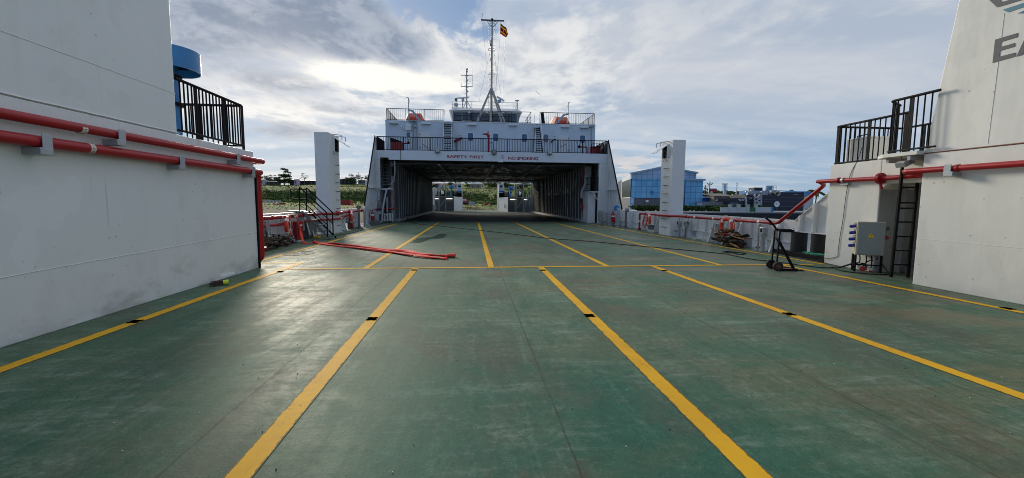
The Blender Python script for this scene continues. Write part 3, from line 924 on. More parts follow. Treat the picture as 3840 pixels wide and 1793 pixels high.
# red fire mains along the casing
def clamp(parent, p, r, away, down=True):
    """grey angle-iron pipe support with a strap plate"""
    m = MB(); p = Vector(p); ax = Vector(away)
    s = -1 if ax.x > 0 else 1
    yl = .075
    m.box(p.x - .02 * s - r * 1.0 * s - .0, p.x + .02 * 0 + (r + .05) * s, p.y - yl, p.y + yl, p.z - r - .085, p.z - r - .004)
    m.obox((p.x - s * (r + .012), p.y + .02, p.z - .01), (.006, 0, 0), (0, yl * .8, 0), (0, 0, r + .03))
    return m.build('pipe_support', GALV, parent, bevel=.006)


lp = thing('fire_main_pipe', 'upper of two dark red pipes clamped along the left casing wall', 'pipe', (-4.93, 5, 2.49), 'red pipes on the left casing')
PX1 = -4.935
MB().tube(fillet([(PX1, -6, 2.47), (PX1, 10.62, 2.51), (-5.6, 10.62, 2.51)], .16, 6), .060, 16).build('pipe_run', REDP, lp)
for u, v in ((290, 338), (590, 392)):
    q = atX('F', u, v, PX1); clamp(lp, (PX1, q.y, 2.49), .060, (1, 0, 0))
def band(parent, y, z, x=PX1, r=.060):
    m = MB().tube([(x, y - .035, z), (x, y + .035, z)], r + .003, 18)
    o = m.build('marker_band', PLASTW, parent)
    for j in range(5):
        a = R(-60 + 28 * j)
        MB().tube([(x + (r + .004) * math.cos(a), y - .018, z + (r + .004) * math.sin(a)), (x + (r + .004) * math.cos(a), y + .02, z + (r + .004) * math.sin(a))], .004, 4).build('marker_print', LETGREY, o)
MATS['pale'] = PLASTW
band(lp, atX('F', 203, 325, PX1).y, 2.485)
lp2 = thing('fire_main_pipe', 'lower of two dark red pipes on the left casing, turning down at its corner', 'pipe', (-4.93, 5, 2.25), 'red pipes on the left casing')
DX = atY('U', 219, 700, 10.62).x
MB().tube(fillet([(PX1, -6, 2.26), (PX1, 10.42, 2.25), (DX, 10.62, 2.24), (DX, 10.62, .16), (DX - .4, 10.62, .16)], .13, 6), .068, 16).build('pipe_run', REDP, lp2)
fl = MB().cyl((DX, 10.62, .41), (DX, 10.62, .465), .11, n=20)
fl.build('flange', REDP, lp2)
for u, v in ((97, 372), (445, 415), (628, 440)):
    q = atX('F', u, v, PX1); clamp(lp2, (PX1, min(q.y, 10.25), 2.255), .068, (1, 0, 0))
band(lp2, atX('F', 222, 371, PX1).y, 2.257, r=.0685)

lr = guard_rail('guard_rail', 'black steel railing above the left casing beside the blue vent', [(-5.09, 7.93, 2.72), (-5.09, 10.04, 2.72), (-6.9, 10.04, 2.72)], .965, .105,
                [(0, .25), (0, .66), (0, .995), (1, .5)], r_top=.028, r_bal=.0145, post_w=.085)
lr2 = guard_rail('guard_rail', 'low black railing behind, with a bolted post, above the left casing', [(-6.75, 7.0, 2.72), (-6.75, 9.95, 2.72)], .88, .12, [(0, .5), (0, .94)], r_top=.024, r_bal=.012)

# blue mushroom ventilator on the casing
bv_c = (-6.55, 8.95)
def mushroom(name, label, c, z0, s=1.0, group=None, hr=.6):
    hr *= s
    t = thing(name, label, 'ventilator', (c[0], c[1], z0), group)
    x, y = c
    MB().lathe((x, y, z0), [(.21 * s, 0), (.21 * s, 1.55 * s), (.20 * s, 1.56 * s), (.20 * s, 2.2 * s)], 24).build('trunk', BLUEP, t)
    f = MB()
    for zz in (.95, 1.66): f.lathe((x, y, z0), [(.20 * s, zz * s), (.28 * s, zz * s), (.28 * s, (zz + .09) * s), (.20 * s, (zz + .09) * s)], 24)
    f.build('flange', BLACK, t)
    c_ = MB()
    c_.lathe((x, y, z0), [(hr - .025 * s, 2.10 * s), (hr - .02 * s, 1.86 * s), (hr, 1.86 * s), (hr, 2.38 * s), (.001, 2.43 * s)], 48)
    c_.build('hood', BLUEP, t)
    w = MB().lathe((x, y, z0), [(hr - .022 * s, 2.08 * s), (.19 * s, 2.12 * s)], 32); w.build('hood_underside', BLACK, t)
    return t


VB = atY('F', 424, 172, 8.95)
mushroom('mushroom_ventilator', 'big blue drum-hooded ventilator behind the black railing on the left casing', (VB.x, 8.95), 2.72, (VB.z - 2.72) / 1.93, None, .70)
vm = thing('deck_machine', 'small dark machine with green base behind the left casing railing', 'machine', (-6.2, 9.2, 2.72))
MB().box(-6.45, -5.95, 8.9, 9.5, 2.72, 2.80).build('base', GREENP, vm)
MB().bar((-6.3, 9.0, 2.8), (-5.98, 9.4, 3.1), .06, .06).bar((-6.3, 9.35, 2.8), (-6.1, 8.9, 3.15), .06, .06).cyl((-6.35, 9.2, 2.95), (-6.0, 9.2, 2.95), .09).build('frame', BLACK, vm)

# brush with yellow tape on the deck beside the wall
bp = gnd('F', 566, 717)
br = thing('bristle_brush', 'dark bristle brush bound with lime yellow tape, lying by the left wall', 'brush', (bp.x, bp.y, 0))
bb = MB()
ax = Vector((-.80, -.6, 0)).normalized(); sd = Vector((-ax.y, ax.x, 0))
for k in range(46):
    o = Vector((bp.x, bp.y, .05)) + sd * rnd.uniform(-.035, .035) + Vector((0, 0, rnd.uniform(-.03, .03)))
    e = o + ax * rnd.uniform(.14, .25) + sd * rnd.uniform(-.07, .07) + Vector((0, 0, rnd.uniform(-.04, .02)))
    e.z = max(e.z, .006)
    bb.tube([o, o.lerp(e, .5) + Vector((0, 0, .008)), e], .0055, 4)
bb.build('bristles', TWINE, br)
MB().tube([Vector((bp.x, bp.y, .05)) + ax * .03, Vector((bp.x, bp.y, .052)) - ax * .055], [.042, .047], 12).build('tape', LIMEY, br)

# ------------------------------------------------------------------ starboard casing (right)
sc_ = thing('deck_casing', 'tall off-white casing with inclined edge and grey lettering on the right', 'casing', (8.75, 5, 0))
MB().box(8.75, 12.5, -7, 7.46, 0.0, 2.575).build('lower_wall', WHITE_R, sc_, bevel=.012)
MB().prism([(8.752, -7, 2.575), (8.752, 7.455, 2.575), (8.752, 6.45, 10.4), (8.752, -7, 10.4)], (4, 0, 0)).build('funnel_wall', WHITE_R, sc_, bevel=.015)
ws = MB()
ws.tube([(8.75, -2 + 9.4 * k / 50, .80 + .12 * k / 50 + rnd.uniform(-.002, .002)) for k in range(51)], .004, 5)
ws.build('weld_seam', WHITE_R, sc_)
MB().tube([(8.748, -2, 2.565), (8.748, 7.45, 2.575)], .011, 6).build('rust_seam', RUSTY, sc_)
v_ = MB()
pts = [atX('EM', u, v, 8.75) for u, v in ((850, 190), (810, 520), (765, 880), (725, 1190))]
pts += [Vector((8.75, pts[-1].y + .02, 2.62))]
v_.tube(pts, .003, 5).build('vertical_weld', WHITE_R, sc_)


def decal(parent, name, px, mat, X=8.75, lift=.004, c='EM'):
    P = [atX(c, u, v, X) for u, v in px]
    P = [Vector((X - lift - .001, p.y, p.z)) for p in P]
    n = (P[1] - P[0]).cross(P[2] - P[0])
    MB().prism(P, (lift, 0, 0)).build(name, mat, parent)


decal(sc_, 'letter_e', [(722, 560), (1042, 465), (1036, 525), (808, 592), (800, 662), (1002, 606), (998, 658), (794, 718), (780, 800), (1010, 742), (1002, 800), (686, 888)], LETGREY)
# the letter A, cut by the picture's edge, carried on to its full width
e0 = atX('EM', 1022, 797, 8.75); e1 = atX('EM', 686, 888, 8.75); et = atX('EM', 722, 560, 8.75); er = atX('EM', 1002, 800, 8.75)
H_ = et.z - e1.z; w_ = abs(er.y - e1.y); y0 = e0.y; zb = e1.z
def L2(y, z): return (8.745, y0 - y * w_, zb + z * H_)
am = MB()
am.prism([L2(0, 0), L2(.26, 0), L2(.62, 1), L2(.42, 1)], (.004, 0, 0))
am.prism([L2(1.04, 0), L2(.78, 0), L2(.42, .94), L2(.62, .999)], (.004, 0, 0))
am.prism([L2(.36, .24), L2(.70, .24), L2(.64, .42), L2(.42, .42)], (.0035, 0, 0))
am.build('letter_a', LETGREY, sc_)
decal(sc_, 'emblem_outline', [(470, -260), (560, -275), (820, 30), (1120, -60), (1300, -120), (1300, -70), (1140, -10), (755, 105), (640, 0)], LETGREY)
decal(sc_, 'emblem_wave', [(828, 138), (1128, 40), (1330, -30), (1330, 30), (1128, 100), (910, 175)], TEAL)
decal(sc_, 'emblem_stripe', [(1035, 192), (1128, 150), (1330, 80), (1330, 130), (1128, 190)], BLUEL)

# forward block, recess and platform
fb = thing('deckhouse_block', 'off-white steel block ahead of the ladder recess, on the right', 'deckhouse', (9.34, 9.5, 0))
MB().prism([(9.34, 8.86, 0), (9.34, 10.24, 0), (9.34, 10.24, 2.60), (9.34, 8.86, 2.60)], (2.6, 0, 0)).build('body', WHITE_R, fb, bevel=.012)
MB().box(9.345, 9.5, 7.47, 8.858, 2.05, 2.60).build('header_beam', WHITE_R, fb, bevel=.01)
MB().prism([(9.36, 8.859, 2.05), (9.36, 8.70, 2.05), (9.36, 8.859, 1.92)], (.12, 0, 0)).build('haunch', WHITE_R, fb)
MB().box(10.55, 10.6, 7.47, 8.84, 0, 2.495).build('recess_wall', GREYD, fb)
MB().box(9.5, 11.9, 7.47, 8.857, 2.50, 2.595).build('recess_roof', GREYP, fb)
MB().box(9.352, 11.9, 8.845, 8.858, 0.0, 1.92).build('recess_side_shade', GREYP, fb)  # grey sheet over the block's aft face, its shade put into the colour
rc = MB()
for xx in (9.9, 10.25): rc.box(xx - .02, xx + .02, 8.74, 8.843, 0, 2.0)
rc.build('stiffener', GREYP, fb)
ws = MB().tube([(9.34, 8.87, .88), (9.34, 10.23, .86)], .004, 5); ws.build('weld_seam', WHITE_R, fb)
pl = thing('platform', 'pale overhanging platform plate above the black ladder at right', 'platform', (9.0, 8.1, 2.6))
MB().prism([(8.85, 8.5, 2.56), (8.6, 8.15, 2.56), (8.6, 7.47, 2.56), (9.34, 7.47, 2.56), (9.34, 8.5, 2.56)], (0, 0, .07)).build('plate', WHITE_R, pl)
MB().box(8.62, 9.3, 7.6, 7.66, 2.46, 2.56).box(8.8, 9.3, 8.2, 8.26, 2.46, 2.56).build('bracket', GREYP, pl)
fl_ = thing('floodlight', 'small silver floodlight hanging under the platform at right', 'floodlight', (8.78, 7.85, 2.4))
MB().obox((8.76, 7.82, 2.43), (.11, .0, .05), (0, .10, 0), (-.02, 0, .05)).build('housing', GALV, fl_, bevel=.01)
MB().obox((8.70, 7.82, 2.40), (.035, 0, -.05), (0, .085, 0), (-.006, 0, -.004)).build('lens', PLASTW, fl_)
MB().bar((8.8, 7.7, 2.56), (8.8, 7.7, 2.42), .03, .01).bar((8.8, 7.94, 2.56), (8.8, 7.94, 2.42), .03, .01).build('yoke', GALV, fl_)

rr = guard_rail('guard_rail', 'black steel railing round the drum on top of the forward block, right', [(11.2, 10.15, 2.6), (9.36, 10.15, 2.6), (9.36, 8.35, 2.6)], .96, .125,
                [(0, .5), (0, .97), (1, .03), (1, .5), (1, .97)], r_top=.027, r_bal=.0135, post_w=.08, low=.03)
rr2 = guard_rail('guard_rail', 'black steel railing next to the inclined casing edge, above the ladder', [(9.2, 8.42, 2.63), (8.66, 8.10, 2.63), (8.66, 7.2, 2.63)], 1.08, .115,
                 [(0, .1), (0, .8), (1, .45)], r_top=.027, r_bal=.0135, post_w=.08, low=.05)
rr3 = guard_rail('guard_rail', 'far black railing at the outer edge of the right casing top', [(11.2, 10.1, 2.6), (11.2, 7.6, 2.6)], .96, .14, [(0, .2), (0, .7)], r_top=.027, r_bal=.0135, post_w=.08)

# pale square drum with two lids
tk = thing('storage_tank', 'cream ribbed tank with two black-handled lids inside the right railing', 'tank', (9.9, 9.3, 2.6))
t0, t1 = atX('R8', 132, 605, 9.62), atX('R8', 305, 590, 9.62)
tb = MB()
ty0, ty1 = atX('R8', 212, 598, 9.62).y, atX('R8', 132, 605, 9.62).y
tzt = atX('R8', 212, 513, 9.62).z - .04; txe = atY('R8', 305, 590, ty0).x
prof = []
for k in range(7):
    yy = ty1 - (ty1 - ty0) * k / 6
    prof += [(9.62, yy), (9.60, yy - .03), (9.62, yy - .10)] if k < 6 else [(9.62, yy)]
pts2 = [(x, y, 2.63) for x, y in prof] + [(txe, ty0, 2.63), (txe, ty1, 2.63)]
tb.prism(pts2, (0, 0, tzt - 2.63)); tb.build('body', WHITE_R, tk, bevel=.01)
MB().box(9.6, txe + .02, ty0 - .02, ty1 + .02, tzt + .002, tzt + .04).build('lid', WHITE_R, tk, bevel=.01)
for yy in (ty0 + .25, ty1 - .25):
    MB().tube(fillet([(9.75, yy - .1, tzt + .04), (9.75, yy - .1, tzt + .11), (9.75, yy + .1, tzt + .11), (9.75, yy + .1, tzt + .04)], .03), .012, 6).build('handle', BLACK, tk)

# pipes on the starboard side
rp = thing('fire_main_pipe', 'bright red pipe running along the off-white casing wall at far right', 'pipe', (8.62, 6, 2.24), 'red pipes on the right')
MB().tube(fillet([(8.63, -6, 2.24), (8.63, 7.72, 2.24), (9.25, 7.72, 2.24), (9.9, 8.0, 2.24)], .10, 6), .055, 16).build('pipe_run', REDP, rp)
MB().cyl((8.63, 6.74, 2.24), (8.63, 6.79, 2.24), .066).build('coupling', REDP, rp)
for yy in (6.86, 5.2): clamp(rp, (8.63, yy, 2.24), .055, (-1, 0, 0))
rp2 = thing('fire_main_pipe', 'red pipe across the forward block with a flange joint beside the recess', 'pipe', (9.24, 9.6, 2.17), 'red pipes on the right')
MB().tube(fillet([(9.24, 10.50, 2.18), (9.24, 8.55, 2.17), (9.24, 8.0, 2.19), (9.8, 7.9, 2.2)], .10, 6), .052, 14).sphere((9.24, 10.50, 2.18), .052).build('pipe_run', REDP, rp2)
f = MB()
for yy in (8.74, 8.78): f.cyl((9.24, yy - .013, 2.17), (9.24, yy + .013, 2.17), .125, n=20)
f.cyl((9.24, 9.83, 2.178), (9.24, 9.87, 2.178), .075).build('flange', REDP, rp2)
f = MB().cyl((9.24, 8.76, 2.05), (9.24, 8.72, 1.93), .03); f.build('drain_cock', REDP, rp2)
MB().cyl((9.24, 9.75, 2.175), (9.24, 9.69, 2.175), .068).box(9.24, 9.34, 9.60, 9.82, 2.06, 2.10).build('pipe_support', GALV, rp2)

# ------------------------------------------------------------------ starboard bulwark
XB = 9.95
sb = thing('bulwark', 'white steel bulwark with knees and stiffeners along the right side of the deck', 'bulwark', (XB, 20, 0), 'ship bulwarks')
ops = []          # freeing ports: (y0, y1, z0, z1)
for c, u0, u1, v0, v1 in (('R6', 1008, 1112, 1002, 1070), ('R6', 1515, 1722, 1080, 1160), ('R6', 1245 - 360, 1200 - 330, 985, 1020), ('C7', 0, 98, 480, 560)):
    ya, yb = atX(c, u0, v0, XB).y, atX(c, u1, v0, XB).y
    ops.append((min(ya, yb), max(ya, yb)))
ops = sorted([(13.25, 14.0), (14.95, 15.9), (16.5, 17.3), (17.75, 18.15), (19.0, 19.1), (22.0, 23.0)])
bm = MB()
ycur = 12.05
bm.box(XB, XB + .02, 12.05, 27.6, .36, 1.05)
for a, b in ops + [(27.6, 27.6)]:
    if a > ycur: bm.box(XB, XB + .02, ycur, a, 0.0, .36)
    ycur = b
bm.box(XB - .002, XB + .10, 12.05, 27.6, 1.05, 1.075)
# slanted forward plate up to the casing
bm.prism([(XB + .001, 12.05, .74), (XB + .001, 10.22, .74), (XB + .001, 10.22, 2.22), (XB + .001, 10.45, 2.22), (XB + .001, 12.05, 1.05)], (.02, 0, 0))
bm.build('plating', WHITE, sb)
fg = MB()
fg.bar((XB + .03, 12.05, 1.06), (XB + .03, 10.40, 2.23), .14, .02)
fg.bar((XB - .03, 12.1, .36), (XB - .03, 27.5, .36), .06, .012)
fg.bar((XB - .06, 12.5, .74), (XB - .06, 10.24, .74), .12, .03)
fg.build('ledge', WHITE, sb)
st = MB()
y = 12.6
while y < 27.4:
    st = MB().box(XB - .10, XB, y - .006, y + .006, .372, 1.045)
    st.box(XB - .106, XB - .096, y - .03, y + .03, .372, 1.04)
    st.build('stiffener', WHITE, sb)
    y += .72
for yy in (11.75, 11.25, 10.75):
    zt = 1.05 + (12.05 - yy) / 1.65 * 1.17
    st = MB().box(XB - .13, XB, yy - .008, yy + .008, .757, zt - .02)
    st.box(XB - .138, XB - .125, yy - .04, yy + .04, .757, zt - .05)
    st.build('stiffener', WHITE, sb)
for yy in (12.72, 14.57, 16.3, 18.2, 20.6, 21.5, 23.25, 25.2):
    m = MB().prism([(XB - .32, yy - .006, 0), (XB, yy - .006, 0), (XB, yy - .006, 1.04), (XB - .03, yy - .006, 1.04)], (0, .012, 0))
    m.prism([(XB - .325, yy - .035, 0), (XB - .31, yy - .035, 0), (XB - .015, yy - .035, 1.04), (XB - .03, yy - .035, 1.04)], (0, .07, 0))
    m.build('knee', WHITE, sb)
# thin wash-strake seen through the ports
mr = thing('mooring_recess', 'black kerbed mooring recess with two fat black rollers beside the red pipe bend', 'mooring fitting', (XB, 11.2, 0))
k = [gnd('C7', u, v) for u, v in ((1410, 805), (2140, 960))]
MB().bar((9.72, 12.5, .07), (9.55, 10.26, .07), .16, .14).build('kerb', BLACK, mr, bevel=.01)
MB().box(9.44, 9.62, 10.26, 10.62, 0, .17).build('kerb_block', BLACK, mr, bevel=.01)
for c0, c1, vb, vt in ((1548, 1780, 790, 520), (1900, 2128, 800, 555)):
    yy = atX('C7', (c0 + c1) / 2, vb, 9.95).y
    rad = abs(atX('C7', c0, vb, 9.95).y - atX('C7', c1, vb, 9.95).y) * .42
    MB().lathe((10.02, yy, 0.05), [(rad + .03, 0), (rad + .03, .03), (rad, .035), (rad, .66), (.01, .67)], 24).build('roller', RUBBER, mr)
MB().box(9.7, 10.6, 10.25, 12.5, .002, .05).build('sill', BLACK, mr)
rp_ = thing('mooring_rope', 'coiled green rope lying beside the black mooring roller', 'rope', (9.7, 10.6, .15), None)
q = []
for k in range(90):
    a = k * .42; r_ = .16 + .05 * math.sin(k * 1.7) + .001 * k
    q.append((9.74 + r_ * .5 * math.cos(a), 10.95 + r_ * 1.7 * math.sin(a), .07 + .0012 * k + .012 * math.sin(k * 2.3)))
MB().tube(q, .016, 6).build('coil', GREENR, rp_)

# red main on the bulwark, bending up the slope
rm = thing('fire_main_pipe', 'long red pipe with white bands along the right bulwark, climbing its sloping end', 'pipe', (9.6, 20, .97), 'red pipes on the right')
XP = 9.55
tw = (9.40, 10.02, 19.16, 20.25, 4.55)
path = [(9.55, 23.2, .05), (9.55, 23.2, .96), (XP, 20.75, .96), (9.30, 20.35, .96), (9.30, 19.06, .96), (9.34, 18.95, .96), (XP, 18.5, .965), (XP, 12.28, .975), (XP, 10.62, 2.10), (9.32, 10.50, 2.16)]
MB().tube(fillet(path, .12, 6), .053, 14).build('pipe_run', REDP, rm)
f = MB()
for yy in (17.95, 12.6, 22.4): f.sphere((XP, yy, .968), .076, 14, 10, (1, .8, 1))
for yy in (15.3, 14.35): f.cyl((XP, yy - .03, .97), (XP, yy + .03, .97), .064)
f.build('coupling', REDP, rm)
for yy in (17.2, 13.15, 15.8, 22.0): MB().cyl((XP, yy - .05, .972), (XP, yy + .05, .972), .056).build('white_band', WHITE2, rm)
MB().cyl((9.55, 23.2, .5), (9.55, 23.2, .56), .056).build('white_band', WHITE2, rm)
for yy in (16.4, 14.8, 13.4):
    MB().box(XP - .02, XB, yy - .03, yy + .03, .885, .90).box(XP + .05, XB, yy - .04, yy + .04, 1.042, 1.085).build('pipe_support', WHITE2, rm)
MB().tube([(9.55, 23.2, .02), (9.55, 23.2, .12)], .10, 16).build('foot_flange', REDP, rm)

# ------------------------------------------------------------------ lighting towers with rungs
def tower(name, label, x0, x1, y0, y1, h, face, rungs, louver, yl):
    """face: +1 when the rungs are on the +X side, -1 on the -X side"""
    t = thing(name, label, 'tower', ((x0 + x1) / 2, (y0 + y1) / 2, 0), 'square steel towers on the bulwarks')
    MB().box(x0, x1, y0, y1, 0, h).build('column', WHITE_T, t, bevel=.012)
    xf = x1 if face > 0 else x0
    for z in rungs:
        ym = y0 + (y1 - y0) * yl
        m = MB()
        m.tube(fillet([(xf - .01 * face, ym - .19, z), (xf + .10 * face, ym - .19, z), (xf + .10 * face, ym + .19, z), (xf - .01 * face, ym + .19, z)], .02, 3), .013, 6)
        m.build('rung', BLACK, t)
    za, zb, ya, yb = louver
    m = MB(); m.box(xf, xf + .03 * face, ya, yb, za, zb)
    n = 9
    for k in range(n):
        zz = za + (zb - za) * (k + .5) / n
        m.obox((xf + .045 * face, (ya + yb) / 2, zz), (.02, 0, -.012 * face), (0, (yb - ya) / 2, 0), (.002, 0, .003))
    m.build('louvre', BLACK, t)
    MB().box(xf, xf + .09 * face, ya - .03, ya - .012, za - .02, zb).box(xf, xf + .09 * face, yb + .012, yb + .03, za - .02, zb).build('louvre_frame', WHITE2, t)
    # hinged cover held open above the louvre
    m = MB(); p = Vector((xf + .02 * face, 0, zb + .03)); q = Vector((xf + .62 * face, 0, zb - .38))
    d = (q - p); nrm = Vector((-d.z, 0, d.x)).normalized() * .02
    m.prism([(p.x, ya - .03, p.z), (q.x, ya - .03, q.z), (q.x + nrm.x, ya - .03, q.z + nrm.z), (p.x + nrm.x, ya - .03, p.z + nrm.z)], (0, yb - ya + .06, 0))
    m.build('cover_flap', WHITE2, t)
    MB().tube(fillet([(xf + .50 * face, ya + .06, zb - .28), (xf + .52 * face, ya + .06, zb - .23), (xf + .56 * face, ya + .06, zb - .26)], .02), .010, 5).build('flap_handle', GREYP, t)
    for yy in (ya + .02, yb - .02):
        MB().tube(fillet([(xf, yy, zb + .16), (xf + .36 * face, yy, zb + .12), (xf + .42 * face, yy, zb + .10), (xf + .42 * face, yy, zb - .10)], .04, 4), .018, 6).build('davit_arm', GALV, t)
    for yy in (ya + .08, yb - .08):
        MB().tube([(xf + .05 * face, yy, za - .02), (xf + .05 * face, yy, za - .14)], .010, 5).sphere((xf + .05 * face, yy, za - .16), .03, 8, 6).build('clip', GALV, t)
    return t


rz = []
for v in (357, 440, 525, 608, 692, 775, 857, 940):
    rz.append(atX('R6', 655, v, 9.40).z)
p_a, p_b = atX('RT', 315, 525, 9.40), atX('RT', 430, 210, 9.40)
tower('light_tower', 'square steel tower with eight black rungs and a white flap, on the right bulwark', 9.40, 10.02, 19.16, 20.35, 4.54, -1, rz, (p_a.z, p_b.z, min(p_a.y, p_b.y), max(p_a.y, p_b.y)), .45)
lz = [atX('LT', 345, v, -6.64).z for v in (600, 742, 882, 1022, 1160)]
lz += [atX('CL', 1620, 110, -6.64).z, atX('CL', 1620, 440, -6.64).z]
p_a, p_b = atX('LT', 362, 385, -6.64), atX('LT', 290, 155, -6.64)
tower('light_tower', 'square steel tower behind the black stair on the left bulwark', -7.27, -6.64, 20.45, 22.0, 4.76, 1, lz, (p_a.z, p_b.z, min(p_a.y, p_b.y), max(p_a.y, p_b.y)), .66)

# ------------------------------------------------------------------ port bulwark
XL = -7.10
lb = thing('bulwark', 'white and grey steel bulwark along the left side under the black stair', 'bulwark', (XL, 20, 0), 'ship bulwarks')
bm = MB()
bm.box(XL - .02, XL, 10.42, 27.4, .34, 1.10)
ycur = 10.42
for a, b in [(13.2, 14.4), (18.8, 19.8), (22.4, 23.3), (24.2, 24.7), (27.4, 27.4)]:
    if a > ycur: bm.box(XL - .02, XL, ycur, a, 0, .34)
    ycur = b
bm.box(XL - .10, XL + .002, 10.42, 27.4, 1.10, 1.125)
bm.build('plating', WHITE, lb)
fg = MB().bar((XL + .03, 10.5, .34), (XL + .03, 27.3, .34), .06, .012); fg.build('ledge', WHITE, lb)
st = MB(); y = 11.0
while y < 27.3:
    MB().box(XL, XL + .10, y - .006, y + .006, .352, 1.09).box(XL + .096, XL + .106, y - .03, y + .03, .352, 1.09).build('stiffener', WHITE, lb); y += .72
for yy in (12.4, 14.9, 16.7, 18.75, 22.35, 23.4, 24.95, 26.3):
    m = MB().prism([(XL + .32, yy - .006, 0), (XL, yy - .006, 0), (XL, yy - .006, 1.09), (XL + .03, yy - .006, 1.09)], (0, .012, 0))
    m.prism([(XL + .325, yy - .035, 0), (XL + .31, yy - .035, 0), (XL + .015, yy - .035, 1.09), (XL + .03, yy - .035, 1.09)], (0, .07, 0))
    m.build('knee', WHITE, lb)
ml1 = thing('fire_main_pipe', 'upper red pipe with round joints along the left bulwark', 'pipe', (-6.95, 20, 1.0), 'red pipes on the left bulwark')
MB().tube(fillet([(-6.9, 11.0, 1.0), (-6.9, 20.0, .99), (-6.57, 20.4, .99), (-6.57, 22.1, .98), (-6.9, 22.5, .98), (-6.9, 29.5, 1.0), (-6.75, 31.2, 1.0), (-6.1, 31.5, 1.0)], .15, 5), .062, 12).build('pipe_run', REDP, ml1)
f = MB()
for yy in (13.6, 19.0, 27.0, 24.3): f.sphere((-6.9, yy, 1.0), .10, 14, 10, (1, .9, 1))
f.sphere((-6.57, 21.2, .985), .115, 14, 10)
for yy in (14.6, 15.2): f.cyl((-6.9, yy - .04, 1.0), (-6.9, yy + .04, 1.0), .072)
f.build('joint', REDP, ml1)
for yy in (15.9, 19.2): MB().cyl((-6.9, yy - .04, 1.0), (-6.9, yy + .04, 1.0), .065).build('white_band', WHITE2, ml1)
ml2 = thing('fire_main_pipe', 'lower red pipe along the left bulwark, below the stair top', 'pipe', (-6.95, 18, .75), 'red pipes on the left bulwark')
MB().tube(fillet([(-6.88, 11.0, .76), (-6.88, 20.0, .72), (-6.55, 20.4, .72), (-6.55, 22.1, .72), (-6.88, 22.5, .73), (-6.88, 24.3, .8), (-6.88, 24.6, .98)], .12, 5), .048, 12).build('pipe_run', REDP, ml2)
for yy in (14.7, 17.6): MB().box(XL, -6.80, yy - .10, yy + .10, .62, .90).build('pipe_support', GALV, ml2, bevel=.008)
MB().cyl((-6.55, 21.6, .72), (-6.55, 21.7, .72), .052).build('white_band', WHITE2, ml2)

# ------------------------------------------------------------------ lifebuoys
def lifebuoy():
    t = thing('lifebuoy', '', 'lifebuoy', (0, 0, 0), 'orange lifebuoys on the bulwarks')
    MB().torus((0, 0, 0), .285, .075, (1, 0, 0), 36, 12).build('ring', ORANGE, t)
    for a in (45, 135, 225, 315):
        MB().torus((0, 0, 0), .285, .0785, (1, 0, 0), 5, 12, a - 9, a + 9).build('white_band', WHITE2, t)
    pts = []
    for k in range(33):
        a = R(45 + 360 * k / 32); s_ = abs(math.sin(2 * (a - R(45))))
        r_ = .37 + .06 * s_
        pts.append((.035 + .05 * s_, r_ * math.cos(a + 1.57), r_ * math.sin(a + 1.57) - .05 * s_ * (1 if math.sin(a + 1.57) < 0 else .3)))
    MB().tube(pts, .008, 5, closed=True).build('grab_line', ROPEW, t)
    pp = spline([(.06, .05, .16), (.09, -.03, .05), (.07, .05, -.06), (.09, -.05, -.15), (.07, .02, -.24)], 5)
    MB().tube(pp, .014, 6).build('rope_coil', ROPEW, t)
    return t


lbp = lifebuoy()
spots = [(-6.76, 16.1, .66, 12, 'orange lifebuoy with loose white line, nearest on the left bulwark'), (-6.74, 24.3, .66, 10, 'orange lifebuoy beyond the left tower, far along the left bulwark'),
         (9.44, 14.74, .72, 188, 'orange lifebuoy hanging on the red pipe above the wood pile, right'), (9.44, 21.75, .66, 170, 'orange lifebuoy beyond the right tower, draped with orange rope')]
for i, (x, y, z, a, lab) in enumerate(spots):
    o = lbp if i == 0 else copy_tree(lbp)
    o.location = (x, y, z); o.rotation_euler = (0, 0, R(a)); o['label'] = lab
    if i == 0: o['_o'] = (0, 0, 0)
ex = thing('orange_rope', 'loose orange rope looped over the far right lifebuoy', 'rope', (9.3, 21.75, .6))
MB().tube(spline([(9.36, 22.0, .9), (9.33, 22.15, .5), (9.31, 21.95, .3), (9.35, 21.7, .55), (9.36, 21.6, .88)], 6), .022, 6).tube(spline([(9.34, 22.05, .8), (9.30, 22.2, .45), (9.32, 21.9, .22)], 6), .018, 6).build('strand', BOATOR, ex)

# ------------------------------------------------------------------ wood piles
def plank_part(parent, c, d, L, w, h, mat, roll=0, name='plank', label=None):
    d = Vector(d).normalized(); up = Vector((0, 0, 1)); x = d.cross(up).normalized(); y = x.cross(d)
    xr, yr = x * math.cos(roll) + y * math.sin(roll), -x * math.sin(roll) + y * math.cos(roll)
    m = MB(); c = Vector(c)
    P = []
    for s_, jj in ((-1, .8), (1, 1)):
        e = c + d * (L / 2 * s_)
        jx = rnd.uniform(.7, 1.1); jy = rnd.uniform(.7, 1.1)
        P += [e - xr * w / 2 * jx - yr * h / 2 * jy, e + xr * w / 2 * jx - yr * h / 2, e + xr * w / 2 + yr * h / 2 * jy, e - xr * w / 2 * jx + yr * h / 2]
    k = m.vv(*P)
    for q in ((0, 1, 2, 3), (7, 6, 5, 4), (0, 4, 5, 1), (1, 5, 6, 2), (2, 6, 7, 3), (3, 7, 4, 0)): m.face([k + i for i in q])
    o = m.build(name, mat, parent)
    if label: o['label'] = label
    return o


